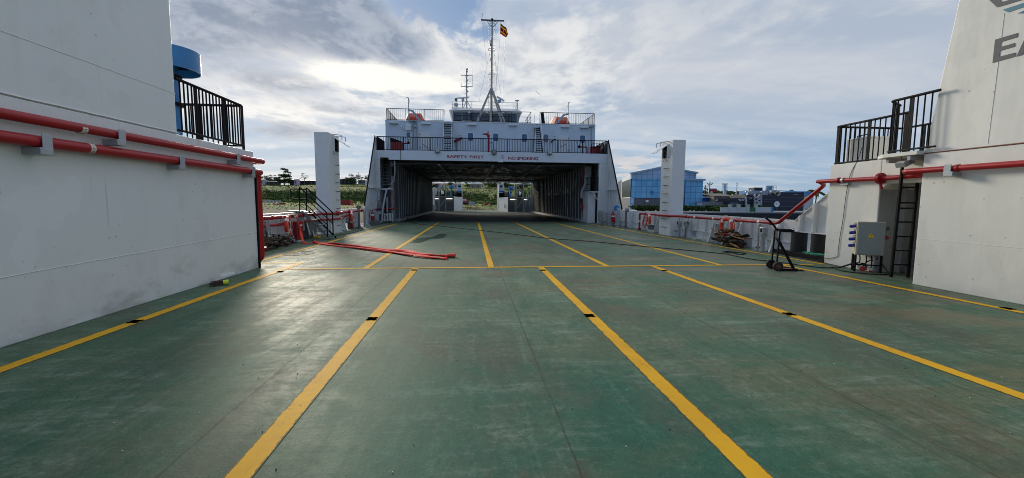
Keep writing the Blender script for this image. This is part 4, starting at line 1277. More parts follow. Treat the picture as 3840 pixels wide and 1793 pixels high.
wp = thing('wood_pile', 'strapped heap of dark scrap wood below the lifebuoy on the right', 'wood pile', (9.55, 14.6, 0))
yc0, yc1 = gnd('C7', 560, 690).y, gnd('C7', 120, 680).y
for k in range(64):
    yy = rnd.uniform(14.05, 15.35); zz = rnd.uniform(.04, .62) * (1 - .25 * abs(yy - 14.75)); xx = 9.45 + rnd.uniform(-.17, .25)
    d = Vector((rnd.uniform(-.5, .5), 1, rnd.uniform(-.35, .35)))
    if rnd.random() < .45: d = Vector((1, rnd.uniform(-.7, .7), rnd.uniform(-.25, .25)))
    L = rnd.uniform(.28, .60)
    if abs(d.normalized().x) > .6: L *= .62
    dn = d.normalized(); zz = max(zz, .03 + abs(dn.z) * L / 2)
    plank_part(wp, (xx, yy, zz), d, L, rnd.uniform(.05, .12), rnd.uniform(.025, .07), WOODD if rnd.random() < .86 else WOODL, rnd.uniform(0, 3))
pr = onpl('C7', 620, 590, (9.3, 13.85, 0), (1, 0, 0))
plank_part(wp, (9.42, 13.95, .36), (-.10, -1, -.05), .75, .13, .045, WOODL, .25, label='pale fresh board sticking out to the right')
plank_part(wp, (9.33, 14.05, .08), (-.22, -1, -.10), .62, .14, .05, WOODL, .5, label='pale fresh board lying low on the deck')
plank_part(wp, (9.28, 15.2, .52), (.1, -1, -.35), .5, .08, .03, WOODL, .3)

wp2 = thing('wood_pile', 'low heap of dark sticks and scrap beside the red downpipe, left', 'wood pile', (-6.4, 14.8, 0))
for k in range(58):
    t_ = rnd.random(); yy = 13.3 + 2.3 * t_; zz = rnd.uniform(.03, .46) * (1 - .35 * t_)
    xx = -6.80 + rnd.uniform(-.22, .36)
    d = Vector((rnd.uniform(-1, 1), rnd.uniform(-.6, 1), rnd.uniform(-.3, .3)))
    L = rnd.uniform(.3, .7); dn = d.normalized(); zz = max(zz, .03 + abs(dn.z) * L / 2)
    plank_part(wp2, (xx, yy, zz), d, L, rnd.uniform(.05, .11), rnd.uniform(.02, .07), WOODD, rnd.uniform(0, 3))
MB().tube(spline([(-6.98, 13.4, .30), (-6.8, 14.0, .52), (-6.55, 14.7, .44), (-6.40, 15.4, .22), (-6.42, 15.9, .05)], 6), .016, 6).build('binding_rope', RUBBER, wp2)
bag = thing('white_bag', 'small white bag lying at the end of the left wood heap', 'bag', (-6.75, 15.95, .1))
MB().sphere((-6.72, 15.95, .26), .13, 12, 8, (.8, 1.2, .62)).build('bag_body', WHITE2, bag)

# ------------------------------------------------------------------ hose cabinet, hydrant, fire hose
hc = thing('hose_cabinet', 'dark red fire hose cabinet standing beside the lifebuoy at left', 'hose cabinet', (-6.85, 17.1, 0))
MB().box(-7.08, -6.70, 16.75, 17.35, .06, .78).build('body', REDD, hc, bevel=.02)
MB().box(-7.05, -6.73, 16.78, 17.32, 0.0, .06).build('plinth', WHITE2, hc)
MB().box(-6.70, -6.685, 16.85, 17.25, .15, .70).build('door', REDD, hc, bevel=.006)
MB().box(-6.684, -6.681, 17.0, 17.2, .60, .66).build('door_label', WHITE2, hc)
hy = thing('hydrant_valve', 'brass hydrant valve on the left red pipe above the hose', 'hydrant', (-6.7, 16.95, 1.02))
MB().cyl((-6.9, 16.7, 1.03), (-6.62, 16.62, 1.05), .045).sphere((-6.66, 16.64, 1.06), .07, 12, 8).build('valve_body', paint('brass', (0.35, 0.22, 0.09), 0.4, 0.2, metal=0.8), hy)
MB().torus((-6.66, 16.62, 1.16), .055, .010, (0, 0, 1), 16, 6).cyl((-6.66, 16.62, 1.05), (-6.66, 16.62, 1.16), .012).build('hand_wheel', BLACK, hy)

fh = thing('fire_hose', 'flattened red fire hose draped from the hydrant and doubled along the deck', 'fire hose', (-3, 13.5, 0))
def ribbon(path, w, h, tw=None, n=6):
    P = spline(path, n); m = MB(); N = len(P); rings = []
    for i, p in enumerate(P):
        d = (P[min(i + 1, N - 1)] - P[max(i - 1, 0)]).normalized()
        side = d.cross(Vector((0, 0, 1)))
        side = side.normalized() if side.length > .15 else Vector((0, 1, 0))
        a = tw(i / (N - 1)) if tw else 0
        nrm = side.cross(d).normalized(); s2 = side * math.cos(a) + nrm * math.sin(a); n2 = -side * math.sin(a) + nrm * math.cos(a)
        wj = w * (1 + .14 * math.sin(i * 1.3)); hj = h * (1 + .3 * math.sin(i * .9 + 1))
        k = m.vv(*[p + s2 * (wj / 2 * math.cos(R(45 * q))) + n2 * (hj / 2 * math.sin(R(45 * q))) for q in range(8)])
        rings.append(k)
    for a, b in zip(rings, rings[1:]):
        for q in range(8): m.face((a + q, a + (q + 1) % 8, b + (q + 1) % 8, b + q), True)
    for k, rev in ((rings[0], 1), (rings[-1], 0)): m.face([k + q for q in (range(7, -1, -1) if rev else range(8))])
    return m


g = lambda u, v, z=.02: gnd('CL', u, v, z)
s_ = lambda u, v, z=.025: gnd('S', u, v, z)
drop = [(-6.66, 16.60, 1.04), (-6.62, 16.50, 1.00), (-6.54, 16.45, .80), (-6.44, 16.40, .45), (-6.33, 16.28, .12), (-6.2, 16.15, .03), g(960, 785), g(1060, 790), g(1150, 775)]
ribbon(drop, .15, .03, lambda t: 1.2 * (1 - t) if t < .7 else .36 * (1 - t)).build('hose_drop', HOSE, fh)
A1 = [g(1190, 755, .03), g(1330, 800), s_(0, 905), s_(150, 925), s_(330, 943), s_(500, 965), s_(650, 984)]
ribbon(A1, .15, .045).build('hose_length', HOSE, fh)
A2 = [g(1230, 770, .03), g(1400, 785), g(1700, 800, .04), s_(180, 912, .05), s_(340, 925, .06), s_(440, 945, .05), s_(540, 954, .05), s_(640, 962, .04), s_(706, 955, .05)]
ribbon(A2, .17, .055, lambda t: .35 * math.sin(t * 9)).build('hose_length', HOSE, fh)
A3 = [g(1300, 775, .03), g(1600, 830), s_(60, 908, .05), s_(260, 935, .04), s_(420, 960, .04), s_(560, 975, .035), s_(655, 977, .03)]
ribbon(A3, .13, .045).build('hose_length', HOSE, fh)
tip = s_(700, 962, .05)
MB().tube([s_(640, 962, .05), s_(680, 958, .06), tip + Vector((.06, .02, .01))], [.05, .062, .075], 10, flat=(1, .8)).build('hose_fold', HOSE, fh)
MB().cyl(g(1150, 770, .04), g(1215, 735, .06), .035).cyl(g(1180, 745, .05), g(1158, 705, .05), .022).build('coupling', REDD, fh)
MB().cyl((-6.66, 16.62, .98), (-6.63, 16.52, 1.01), .06).build('coupling', paint('alloy_coupling', (0.5, 0.45, 0.4), 0.35, 0.1, metal=0.8), fh)

# ------------------------------------------------------------------ black gangway stair over the left bulwark
gs = thing('gangway_stair', 'black steel stair with green treads and tube handrails over the left bulwark', 'stair', (-6.3, 18.0, 0))
ya, yb = 17.7, 18.4
top = Vector((-6.87, 0, 1.17)); bot = Vector((-5.78, 0, 0.0))
for yy in (ya, yb):
    MB().bar((top.x, yy, top.z), (bot.x, yy, bot.z + .02), .03, .06, up=(0, 0, 1)).build('stringer', GREYD if yy == ya else BLACK, gs)
for k in range(5):
    t = (k + .55) / 5
    p = top.lerp(bot, t)
    MB().box(p.x - .10, p.x + .10, ya + .02, yb - .02, p.z - .005, p.z + .025).build('tread', GREENP, gs, bevel=.006)
MB().box(-7.45, -6.86, ya - .02, yb + .02, 1.15, 1.19).build('top_step', GREENP, gs)
for yy in (ya, yb):
    h = MB()
    h.tube(fillet([(-5.90, yy, .12), (-5.90, yy, 1.10), (-6.93, yy, 2.14), (-6.95, yy, 1.19)], .05, 4), .026, 8)
    h.tube([(-5.90, yy, .62), (-6.92, yy, 1.66)], .018, 8)
    h.tube(fillet([(-6.95, yy, 2.06), (-7.27, yy, 2.06), (-7.27, yy, 1.66), (-6.95, yy, 1.66)], .05, 4), .024, 8)
    h.build('handrail', BLACK, gs)

# ------------------------------------------------------------------ deck vents, boxes and bottles
def gooseneck(name, label, base, h, r, dirx, mat=GALV, group='gooseneck pipes on the deck edge', head=None):
    t = thing(name, label, 'vent pipe', base, group)
    x, y, z = base; d = Vector(dirx).normalized()
    b = Vector((x, y, 0)); up = Vector((0, 0, 1))
    pts = fillet([b, b + up * (h - r * 1.5), b + up * (h + r * .4) + d * r * 1.0, b + up * (h + r * .4) + d * r * 3.2, b + up * (h - r * 2.0) + d * r * 4.0], r * 2.0, 6)
    MB().tube(pts, r, 12).build('pipe', mat, t)
    MB().lathe((x, y, 0), [(r * 1.9, 0), (r * 1.9, .03), (r, .032)], 16).build('foot_flange', mat, t)
    for a in (0, 90): MB().box(x - r * 2.2, x + r * 2.2, y - .02, y + .02, .09, .13).build('collar', GREYD, t) if a == 0 else None
    if head:
        q = b + up * (h + r * .3) + d * r * 1.5
        MB().cyl(q + Vector((0, -.09, 0)), q + Vector((0, .09, 0)), r * 2.0, n=18).build('head', head, t)
    return t


def on_deck(c, u, v): return gnd(c, u, v)
gp = gnd('C7', 1040, 765); gooseneck('gooseneck_vent', 'thin grey gooseneck pipe between the wood pile and the trolley', (9.62, gp.y, 0), .86, .035, (.25, -1, 0))
gp = gnd('C4', 2385, 985); gooseneck('gooseneck_vent', 'dark gooseneck pipe just right of the two capped posts', (9.58, gp.y, 0), .72, .04, (.4, -1, 0), GREYD)
gp = gnd('C4', 780, 745); gooseneck('gooseneck_vent', 'tall gooseneck vent with blue head by the extinguisher, right', (9.35, 26.2, 0), 1.20, .085, (-.75, .5, 0), GALV, head=BLUEP)
gp = gnd('C4', 835, 765); gooseneck('gooseneck_vent', 'dark gooseneck vent with round grey head, far right bulwark', (9.45, 25.1, 0), 1.12, .055, (.3, -1, 0), GREYD, head=GALV)


def capped_post(label, x, y, h, r=.055):
    t = thing('capped_post', label, 'sounding post', (x, y, 0), 'capped vent posts along the right bulwark')
    MB().cyl((x, y, 0), (x, y, h * .66), r, n=14).lathe((x, y, 0), [(r * 1.9, 0), (r * 1.9, .03), (r, .03)], 14).build('post', GALV, t)
    MB().lathe((x, y, 0), [(r * 1.9, h * .64), (r * 1.9, h * .70), (r, h * .70)], 16).build('flange', GALV, t)
    MB().box(x - .085, x + .085, y - .10, y + .10, h * .71, h).build('head_box', GALV, t, bevel=.015)
    MB().box(x - .088, x - .084, y - .05, y + .03, h * .80, h * .93).build('face_plate', BLACK, t)
    return t


def vent_box(label, x, y, w, h, hb=.26, rb=.2):
    t = thing('vent_box', label, 'vent head', (x, y, 0), 'boxed vent heads along the right bulwark')
    MB().lathe((x, y, 0), [(rb * .86, 0), (rb * .86, hb - .08), (rb * 1.12, hb - .07), (rb * 1.12, hb - .02), (rb * .8, hb)], 22).build('coaming', GREYP, t)
    MB().box(x - w / 2, x + w / 2, y - w / 2, y + w / 2, hb, h).build('head_box', GREYP, t, bevel=.02)
    MB().box(x - w / 2 - .05, x - w / 2, y - w * .32, y + w * .36, hb + .10, h - .08).build('cover', GALV, t, bevel=.012)
    MB().sphere((x - w / 2 - .06, y + w * .08, hb + (h - hb) * .55), .035, 8, 6).build('knob', GALV, t)
    return t


p = gnd('C4', 1910, 930); vent_box('grey square vent box on round base just behind the right tower', 9.72, p.y + .1, .46, .84, .30, .24)
p = gnd('C4', 2045, 955); capped_post('capped vent post nearest the square vent box behind the right tower', 9.62, p.y, .74)
p = gnd('C4', 2205, 985); capped_post('capped vent post beside a white knee plate, second from the tower', 9.62, p.y, .76)
p = gnd('C7', 1265, 780); capped_post('capped vent post right behind the trolley upright', 9.60, p.y, .80, .065)
p = gnd('C7', 180, 560); capped_post('capped vent post standing behind the wood pile', 9.70, 15.7, .80)
vent_box('boxed vent head nearest the extinguisher, beyond the right lifebuoy', 9.35, 27.5, .55, .95, .28, .26)
vent_box('smaller boxed vent head in front of the ribbed side plating, right', 9.38, 28.9, .45, .92, .25, .2)
vent_box('slim boxed vent head farthest along the right deck edge', 9.42, 29.9, .38, .98, .25, .18)
cl = thing('cleat', 'low dark mooring cleat at the foot of the ribbed plating, right', 'cleat', (9.45, 29.6, 0))
MB().cyl((9.3, 29.5, 0), (9.3, 29.5, .22), .06).cyl((9.3, 29.9, 0), (9.3, 29.9, .22), .06).bar((9.3, 29.25, .25), (9.3, 30.15, .25), .1, .08).build('horns', GREYP, cl)
tv = thing('tee_vent', 'grey U-topped vent pipe on the pillar plate right of the tunnel', 'vent pipe', (9.9, 30.7, 0))
MB().tube(fillet([(9.82, 30.75, .45), (9.82, 30.75, .86), (9.98, 30.75, .86), (9.98, 30.75, .45)], .06, 4), .035, 8).cyl((9.9, 30.75, 0), (9.9, 30.75, .45), .03).box(9.80, 10.0, 30.72, 30.78, .42, .47).build('pipe', GREYD, tv)


def extinguisher(label, x, y):
    t = thing('fire_extinguisher', label, 'extinguisher', (x, y, .2), 'red fire extinguishers')
    MB().lathe((x, y, .28), [(.001, 0), (.11, .01), (.115, .05), (.115, .48), (.09, .56), (.035, .60), (.03, .64)], 18).build('cylinder', REDP, t)
    MB().lathe((x, y, .28), [(.117, .36), (.117, .45)], 18).build('label_band', WHITE2, t)
    MB().cyl((x, y, .90), (x, y, .98), .03).bar((x - .02, y, .97), (x - .14, y, 1.0), .03, .02).build('valve', BLACK, t)
    MB().tube(spline([(x - .05, y, .95), (x - .16, y - .05, .8), (x - .15, y - .05, .45)], 6), .014, 6).build('hose', BLACK, t)
    MB().cyl((x, y, 0), (x, y, .28), .05).build('stand', GREYD, t)
    return t


extinguisher('red fire extinguisher with white band beside the blue-headed vent, right', 9.2, 26.7)
e2 = gnd('CL', 2140, 400)
extinguisher('red fire extinguisher beside the grey box at the left tunnel stair', -6.55, 28.3)
eb = thing('equipment_box', 'grey box standing on a low plinth before the left tunnel stair', 'box', (-6.3, 29.0, 0))
MB().box(-6.65, -6.25, 27.9, 29.0, 0, .28).build('plinth', GREYD, eb, bevel=.01)
MB().box(-6.62, -6.35, 29.3, 30.1, .05, .85).build('cabinet', GREYP, eb, bevel=.01)
MB().box(-6.36, -6.335, 29.45, 29.6, .2, .7).box(-6.36, -6.335, 29.75, 29.9, .2, .7).build('vent_slot', BLACK, eb)
gooseneck('gooseneck_vent', 'white-topped gooseneck vent with blue collar on the left bulwark', (-6.62, 26.6, 0), 1.15, .075, (-.2, 1, 0), GALV, head=None)
o_ = gooseneck('gooseneck_vent', 'dark gooseneck vent with grey round head, left bulwark', (-6.70, 25.6, 0), 1.2, .06, (-.3, 1, 0), GREYD, head=GREYD)
ms = thing('canvas_cover', 'dark red canvas bag hung behind the far left lifebuoy', 'canvas cover', (-6.8, 24.7, 0))
MB().prism([(-6.98, 24.5, .05), (-6.98, 24.95, .05), (-6.98, 24.85, .95), (-6.98, 24.6, .95)], (.20, 0, 0)).build('canvas', REDD, ms, bevel=.03)
pm = thing('deck_pump', 'small pump with yellow base under the black stair, left', 'pump', (-6.6, 18.6, 0))
MB().box(-6.72, -6.50, 18.4, 18.7, .02, .08).build('base', YSTRIP, pm)
MB().cyl((-6.6, 18.4, .17), (-6.6, 18.75, .17), .07).cyl((-6.6, 18.55, .2), (-6.6, 18.55, .42), .035).build('motor', PLASTW, pm)
MB().bar((-6.88, 18.15, .72), (-6.74, 18.1, .18), .05, .03).build('lever', WHITE2, pm)
jb = thing('locker', 'dark grey steel locker against the left bulwark under the stair', 'locker', (-6.95, 18.9, 0))
MB().box(-7.09, -6.86, 18.3, 19.6, .02, .78).build('body', GREYD, jb, bevel=.015)

# ------------------------------------------------------------------ distribution box on legs with plugs
b0 = gnd('C8', 412, 955)
ev = Vector((.82, -.57, 0)); sv_ = Vector((.57, .82, 0)); nn = Vector((.57, .82, 0))
bl, tl = onpl('C8', 412, 715, b0, nn), onpl('C8', 447, 207, b0, nn)
br_, tr = onpl('C8', 862, 718, b0, nn), onpl('C8', 905, 213, b0, nn)
wbox = ((br_ - b0).dot(ev) + (tr - b0).dot(ev)) / 2
z0, z1 = (bl.z + br_.z) / 2, (tl.z + tr.z) / 2
dep = .34
db = thing('distribution_box', 'grey power box on black legs with blue plugs and a yellow warning sign', 'electrical box', b0)
o0 = Vector((b0.x, b0.y, 0))
def B(u, d, z): return o0 + ev * u + sv_ * d + Vector((0, 0, z))
def bx(m, u0, u1, d0, d1, za, zb):
    c = (B(u0, d0, za) + B(u1, d1, zb)) / 2
    m.obox(c, ev * ((u1 - u0) / 2), sv_ * ((d1 - d0) / 2), Vector((0, 0, (zb - za) / 2))); return m
bx(MB(), 0, wbox, .03, dep, z0, z1).build('enclosure', CREAM, db, bevel=.012)
bx(MB(), .02, wbox - .005, 0, .03, z0 + .012, z1 - .012).build('door', BOXGREY, db, bevel=.008)
lk = MB()
for zz in (z0 + .10 * (z1 - z0), z0 + .88 * (z1 - z0)):
    lk.cyl(B(.075, -.012, zz), B(.075, .002, zz), .018, n=12)
lk.build('door_lock', GALV, db)
ws_ = MB(); c_ = B(wbox * .5, -.003, z0 + .60 * (z1 - z0))
ws_.prism([c_ - ev * .055 - Vector((0, 0, .035)), c_ + ev * .055 - Vector((0, 0, .035)), c_ + Vector((0, 0, .055))], sv_ * .002)
bx(ws_, wbox * .5 - .058, wbox * .5 + .058, -.003, -.001, c_.z - .062, c_.z - .040)
ws_.build('warning_sign', YELLOWS, db)
bt = MB(); cc = c_ - sv_ * .0015
bt.poly([cc + ev * a + Vector((0, 0, b)) for a, b in ((-.008, -.012), (.006, -.012), (.012, .004), (.004, .004), (.008, .026), (-.012, .0), (-.002, .0))])
bx(bt, wbox * .5 - .045, wbox * .5 + .045, -.0045, -.0035, c_.z - .055, c_.z - .048)
bt.build('sign_symbol', BLACK, db)
for k, zz in enumerate((.86, .665, .47, .275)):
    z_ = z0 + zz * (z1 - z0); d_ = dep * .45
    MB().cyl(B(0, d_, z_ + .055), B(-.045, d_, z_ + .05), .035, n=14).build('socket_lid', PLASTW, db)
    MB().tube([B(0, d_, z_), B(-.05, d_, z_ - .005), B(-.11, d_, z_ - .012), B(-.125, d_, z_ - .014)], [.034, .04, .036, .018], 14).build('blue_plug', PLUGB, db)
for zz in (.82, .55):
    z_ = z0 + zz * (z1 - z0)
    MB().tube([B(wbox, dep * .5, z_), B(wbox + .07, dep * .5, z_ - .01), B(wbox + .10, dep * .5, z_ - .015)], [.035, .042, .02], 12).build('red_plug', PLUGR if zz < .7 else GREYD, db)
for u, d in ((.012, .05), (.012, dep - .03), (wbox - .03, .05), (wbox - .03, dep - .03)):
    MB().bar(B(u, d, z0), B(u, d, 0.0), .035, .035).build('leg', BLACK, db)
MB().bar(B(.012, .05, z0 * .42), B(wbox - .03, .05, z0 * .42), .03, .03).bar(B(.012, dep - .03, z0 * .42), B(wbox - .03, dep - .03, z0 * .42), .03, .03).bar(B(.012, .05, z0 * .35), B(.012, dep - .03, z0 * .35), .03, .03).build('cross_brace', BLACK, db)
hang = [(.10, 'w'), (.22, 'g'), (wbox * .62, 'r')]
for i, (u, kx) in enumerate(hang):
    zt = z0
    zz = (.50, .42, .25)[i] * z0
    MB().tube(spline([B(u, .12, zt), B(u + .01, .10, (zt + zz) / 2), B(u, .09, zz)], 5), .012, 6).build('lead', BLACK, db)
    MB().tube([B(u, .09, zz), B(u, .085, zz - .06)], .030, 12).build('hanging_plug', PLASTW if kx != 'g' else GREYD, db)
    MB().tube([B(u, .085, zz - .06), B(u + .005, .083, zz - .13)], [.036, .032], 12).build('hanging_plug', PLUGR if kx == 'r' else (GREYD if kx == 'g' else PLASTW), db)
MB().cyl(B(wbox * .32, .05, .07), B(wbox * .32, .15, .07), .055, n=14).build('hanging_plug', PLUGR, db)
MB().tube(spline([B(wbox * .34, .14, .1), B(wbox * .5, .14, .24), B(wbox * .8, .14, .30), B(wbox * .9, .2, z0)], 6), .014, 6).build('lead', BLACK, db)

# cables on the deck
cb = thing('power_cable', 'long black power cable snaking across the deck from the tunnel to the box', 'cable', (3, 14, 0))
pts = [gnd('S', u, v, .018) for u, v in ((352, 690), (400, 715), (600, 738), (885, 768), (1130, 795), (1420, 830), (1700, 850), (2000, 878))]
pts += [gnd('C7', u, v, .018) for u, v in ((230, 812), (470, 845), (700, 895), (950, 935), (1200, 960), (1450, 990), (1700, 1025), (2000, 1065), (2250, 1080), (2380, 1060))]
pts += [gnd('C8', u, v, .018) for u, v in ((110, 885),)]
MB().tube(spline(pts, 6), .014, 6).build('cable_run', RUBBER, cb)
c2 = [gnd('C8', 105, 885, .03), B(-.25, .1, .07), B(-.05, .1, .16), B(.1, .1, .20)]
MB().tube(spline(c2, 6), .020, 7).build('cable_end', RUBBER, cb)
c3 = [gnd('C8', u, v, .016) for u, v in ((90, 890), (200, 935), (400, 968), (700, 995), (900, 998), (930, 985))] + [B(wbox + .02, .2, .2)]
MB().tube(spline(c3, 6), .014, 6).build('cable_loop', RUBBER, cb)
MB().bar(gnd('C8', 105, 885, .03), gnd('C8', 185, 890, .03), .045, .04).build('joint', BLACK, cb)
wc = thing('hanging_wire', 'thin dark wire hanging down the forward block from the railing, right', 'wire', (9.3, 9.8, 1.5))
w_ = [atX('R7', u, v, 9.325) for u, v in ((940, 5), (905, 110), (850, 230), (815, 400), (795, 560), (783, 640), (765, 740), (750, 850), (735, 905))]
w_[0].x = w_[1].x = 9.345
w_ += [gnd('C8', 155, 770, .10), gnd('C8', 120, 800, .06), gnd('C8', 75, 765, .05), gnd('C8', 90, 735, .05), gnd('C8', 150, 752, .04), gnd('C8', 210, 840, .02), gnd('C8', 290, 900, .02)]
for p in w_[9:]: p.x = min(p.x, 9.3)
MB().tube(spline(w_, 5), .007, 5).build('wire', RUBBER, wc)
c5 = thing('power_cable', 'thin black cable along the deck edge below the left bulwark', 'cable', (-6.3, 20, 0))
MB().tube(spline([gnd('CL', u, v, .014) for u, v in ((590, 830), (760, 790), (880, 745), (1100, 680), (1500, 660), (1700, 620), (1900, 585), (2070, 540), (2110, 515), (2060, 500), (1700, 520))] , 5), .013, 5).build('cable_run', RUBBER, c5)

# ------------------------------------------------------------------ ladder beside the recess
ld = thing('ladder', 'leaning black steel ladder from the deck to the right platform', 'ladder', (9.3, 8.2, 0))
Yb, Yt = 8.22, 8.22
lA, lB = onpl('C8', 965, 1050, (0, 8.22, 0), (0, 1, 0)), onpl('R8', 345, 628, (0, 8.25, 0), (0, 1, 0))
rA, rB = onpl('C8', 1218, 1062, (0, 8.15, 0), (0, 1, 0)), onpl('R8', 405, 655, (0, 8.18, 0), (0, 1, 0))
lA.z = 0; rA.z = 0
for a, b in ((lA, lB), (rA, rB)): MB().bar(a, b, .055, .035, up=(0, 1, 0)).build('rail', BLACK, ld)
for v in (1055 - 205, 640, 430, 212, 5):
    z = onpl('C8', 1140, v, (0, 8.2, 0), (0, 1, 0)).z
    ta, tb_ = (z - lA.z) / (lB.z - lA.z), (z - rA.z) / (rB.z - rA.z)
    MB().tube([lA.lerp(lB, ta), rA.lerp(rB, tb_)], .016, 8).build('rung', BLACK, ld)
for v in (730, 800, 875, 940):
    pass
z = lA.z
for zz in (1.62, 1.95, 2.27):
    MB().tube([lA.lerp(lB, zz / lB.z), rA.lerp(rB, zz / rB.z)], .016, 8).build('rung', BLACK, ld)
wn = thing('winch', 'small grey valve unit with pipe loop in the recess behind the ladder', 'valve unit', (9.95, 8.2, 0))
MB().box(9.75, 10.15, 8.0, 8.5, 0, .18).box(9.8, 10.1, 8.05, 8.45, .62, .68).build('base', GREYD, wn, bevel=.01)
MB().cyl((9.95, 8.25, .18), (9.95, 8.25, .62), .10).tube(fillet([(9.85, 8.15, .68), (9.85, 8.15, 1.15), (10.0, 8.3, 1.15), (10.0, 8.3, .68)], .06, 4), .035, 8).build('pipework', GREYP, wn)

# ------------------------------------------------------------------ cylinder trolley
wb = gnd('C7', 1330, 1138); te = gnd('C7', 1692, 1150)
e1 = (te - wb); e1.z = 0; span = e1.length; e1.normalize(); e2 = Vector((-e1.y, e1.x, 0))
tr_ = thing('cylinder_trolley', 'black two-wheeled gas cylinder trolley with red wheel hubs standing on the deck', 'trolley', (wb.x, wb.y, 0))
rw = .112
def T(a, b, z): return Vector((wb.x, wb.y, 0)) + e1 * a + e2 * b + Vector((0, 0, z))
pn = e2
def tp(u, v, b=0.0):
    q = onpl('C7', u, v, T(0, b, 0), e2); d = q - T(0, b, 0)
    return T(d.dot(e1), b, q.z)
for b in (0.0, .40):
    w = MB().lathe((0, 0, 0), [(.055, -.035), (.075, -.04), (rw - .012, -.036), (rw, -.015), (rw, .015), (rw - .012, .036), (.075, .04), (.055, .035)], 28, 'Y')
    w.v = [tuple(T(0, b, rw) + e1 * p[0] + e2 * p[1] + Vector((0, 0, p[2]))) for p in w.v]
    wo = w.build('wheel', RUBBER, tr_)
    h = MB().lathe((0, 0, 0), [(.001, -.046), (.022, -.046), (.026, -.03), (.055, -.026), (.06, -.036), (.06, .036), (.055, .026), (.022, .046), (.001, .046)], 24, 'Y')
    h.v = [tuple(T(0, b, rw) + e1 * p[0] + e2 * p[1] + Vector((0, 0, p[2]))) for p in h.v]
    h.build('hub', RUSTY, wo)
MB().cyl(T(0, -.03, rw), T(0, .43, rw), .014).build('axle', BLACK, tr_)
fr = MB()
b0_, b1_ = .06, .34
for b in (b0_, b1_):
    up_ = tp(1340, 420, 0)
    ztop = up_.z
    fr.bar(T(-.01, b, .08), T(.02, b, ztop), .030, .030, up=e2)
    if b == b0_: fr.bar(T(span, .2, .03), T(.03, .2, ztop * .80), .05, .05, up=e2)
    fr.bar(T(0, b, .03), T(span, b, .03), .04, .04)
    hp = [T(.02, b, ztop), tp(1330, 330) + e2 * b, tp(1250, 240) + e2 * b, tp(1168, 178) + e2 * b]
    if b == b0_: fr.tube([p + e2 * .14 for p in hp], .022, 8)
fr.bar(T(span, b0_ - .02, .03), T(span, b1_ + .02, .03), .05, .045)
fr.bar(T(.02, b0_, ztop), T(.02, b1_, ztop), .03, .03)
fr.bar(T(.03, b0_, ztop * .8), T(.03, b1_, ztop * .8), .03, .03)
fr.build('frame', BLACK, tr_)
sh = MB(); z_ = tp(1380, 410).z
s0 = tp(1370, 410); s1 = tp(1650, 430)
L_ = (s1 - T(0, 0, 0)).dot(e1)
for b in (b0_, b1_): sh.bar(T(.02, b, z_), T(L_, b, z_ - .01), .03, .06)
sh.bar(T(L_ * .75, b0_, z_), T(L_ * .75, b1_, z_), .10, .02)
sh.bar(T(.1, b0_ - .01, z_ - .0), T(L_ * .8, b0_ - .01, z_ - .0), .02, .075)
sh.build('cylinder_bracket', BLACK, tr_)
MB().torus(T(L_ - .03, b0_, z_ + .03), .03, .006, e2, 16, 6).torus(T(L_ * .6, b0_, z_ + .05), .028, .006, e2, 16, 6).build('retaining_ring', GALV, tr_)
MB().obox(T(span / 2, (b0_ + b1_) / 2, .035), e1 * (span / 2 - .02), e2 * ((b1_ - b0_) / 2), Vector((0, 0, .004))).build('toe_plate', RUSTY, tr_)

# ------------------------------------------------------------------ superstructure over the vehicle tunnel
YF = 31.0
sp = thing('ferry_superstructure', 'pale painted ferry deckhouse with a dark vehicle tunnel under a lettered beam', 'superstructure', (1.65, YF, 0))
XLs, XRs = -6.86, 10.14
ZU = 5.20                                             # upper deck
# the lettered beam
fb_ = MB()
fb_.prism([(XLs, YF, 4.55), (-6.55, YF, 4.55), (-6.55, YF, 4.69), (-5.95, YF, 4.69), (-5.95, YF, 4.54), (XRs, YF, 4.50), (XRs, YF, ZU), (XLs, YF, ZU)], (0, .25, 0))
fo = fb_.build('front_beam', BEAMP, sp, bevel=.01)
MB().box(XLs, XRs, YF + .25, 62, ZU - .12, ZU).build('upper_deck', GREYP, sp)
MB().bar((-5.1, YF - .03, 5.20), (-5.1, YF - .03, 4.5), .03, .03).build('cable_conduit', GREYD, sp)


def flat_text(body, a, b, name, mat, zlo, zhi, parent, Y=YF):
    """lettering on a plane Y = const between points a and b (x only)"""
    cu = bpy.data.curves.new('t', 'FONT'); cu.body = body; cu.size = 1
    tmp = bpy.data.objects.new('t', cu); COL.objects.link(tmp); bpy.context.view_layer.update()
    w = tmp.dimensions.x; h = tmp.dimensions.y
    bpy.data.objects.remove(tmp)
    sx = (b - a) / w; sz = (zhi - zlo) / h
    M = Matrix(((sx, 0, 0, a), (0, 0, -1, Y - .006), (0, sz, 0, zlo), (0, 0, 0, 1)))
    o = text_mesh(body, M, mat, name, parent, 1.0, .003)
    for dx, dz, dy in ((.009, 0, .0006), (-.009, 0, .0012), (0, .007, .0018), (0, -.007, .0024)):
        M2_ = Matrix.Translation((dx, -dy, dz)) @ M
        q = text_mesh(body, M2_, mat, name, parent, 1.0, .003)
        bm_ = bmesh.new(); bm_.from_mesh(o.data); bm_.from_mesh(q.data); bm_.to_mesh(o.data); bm_.free(); bpy.data.objects.remove(q)
    return o


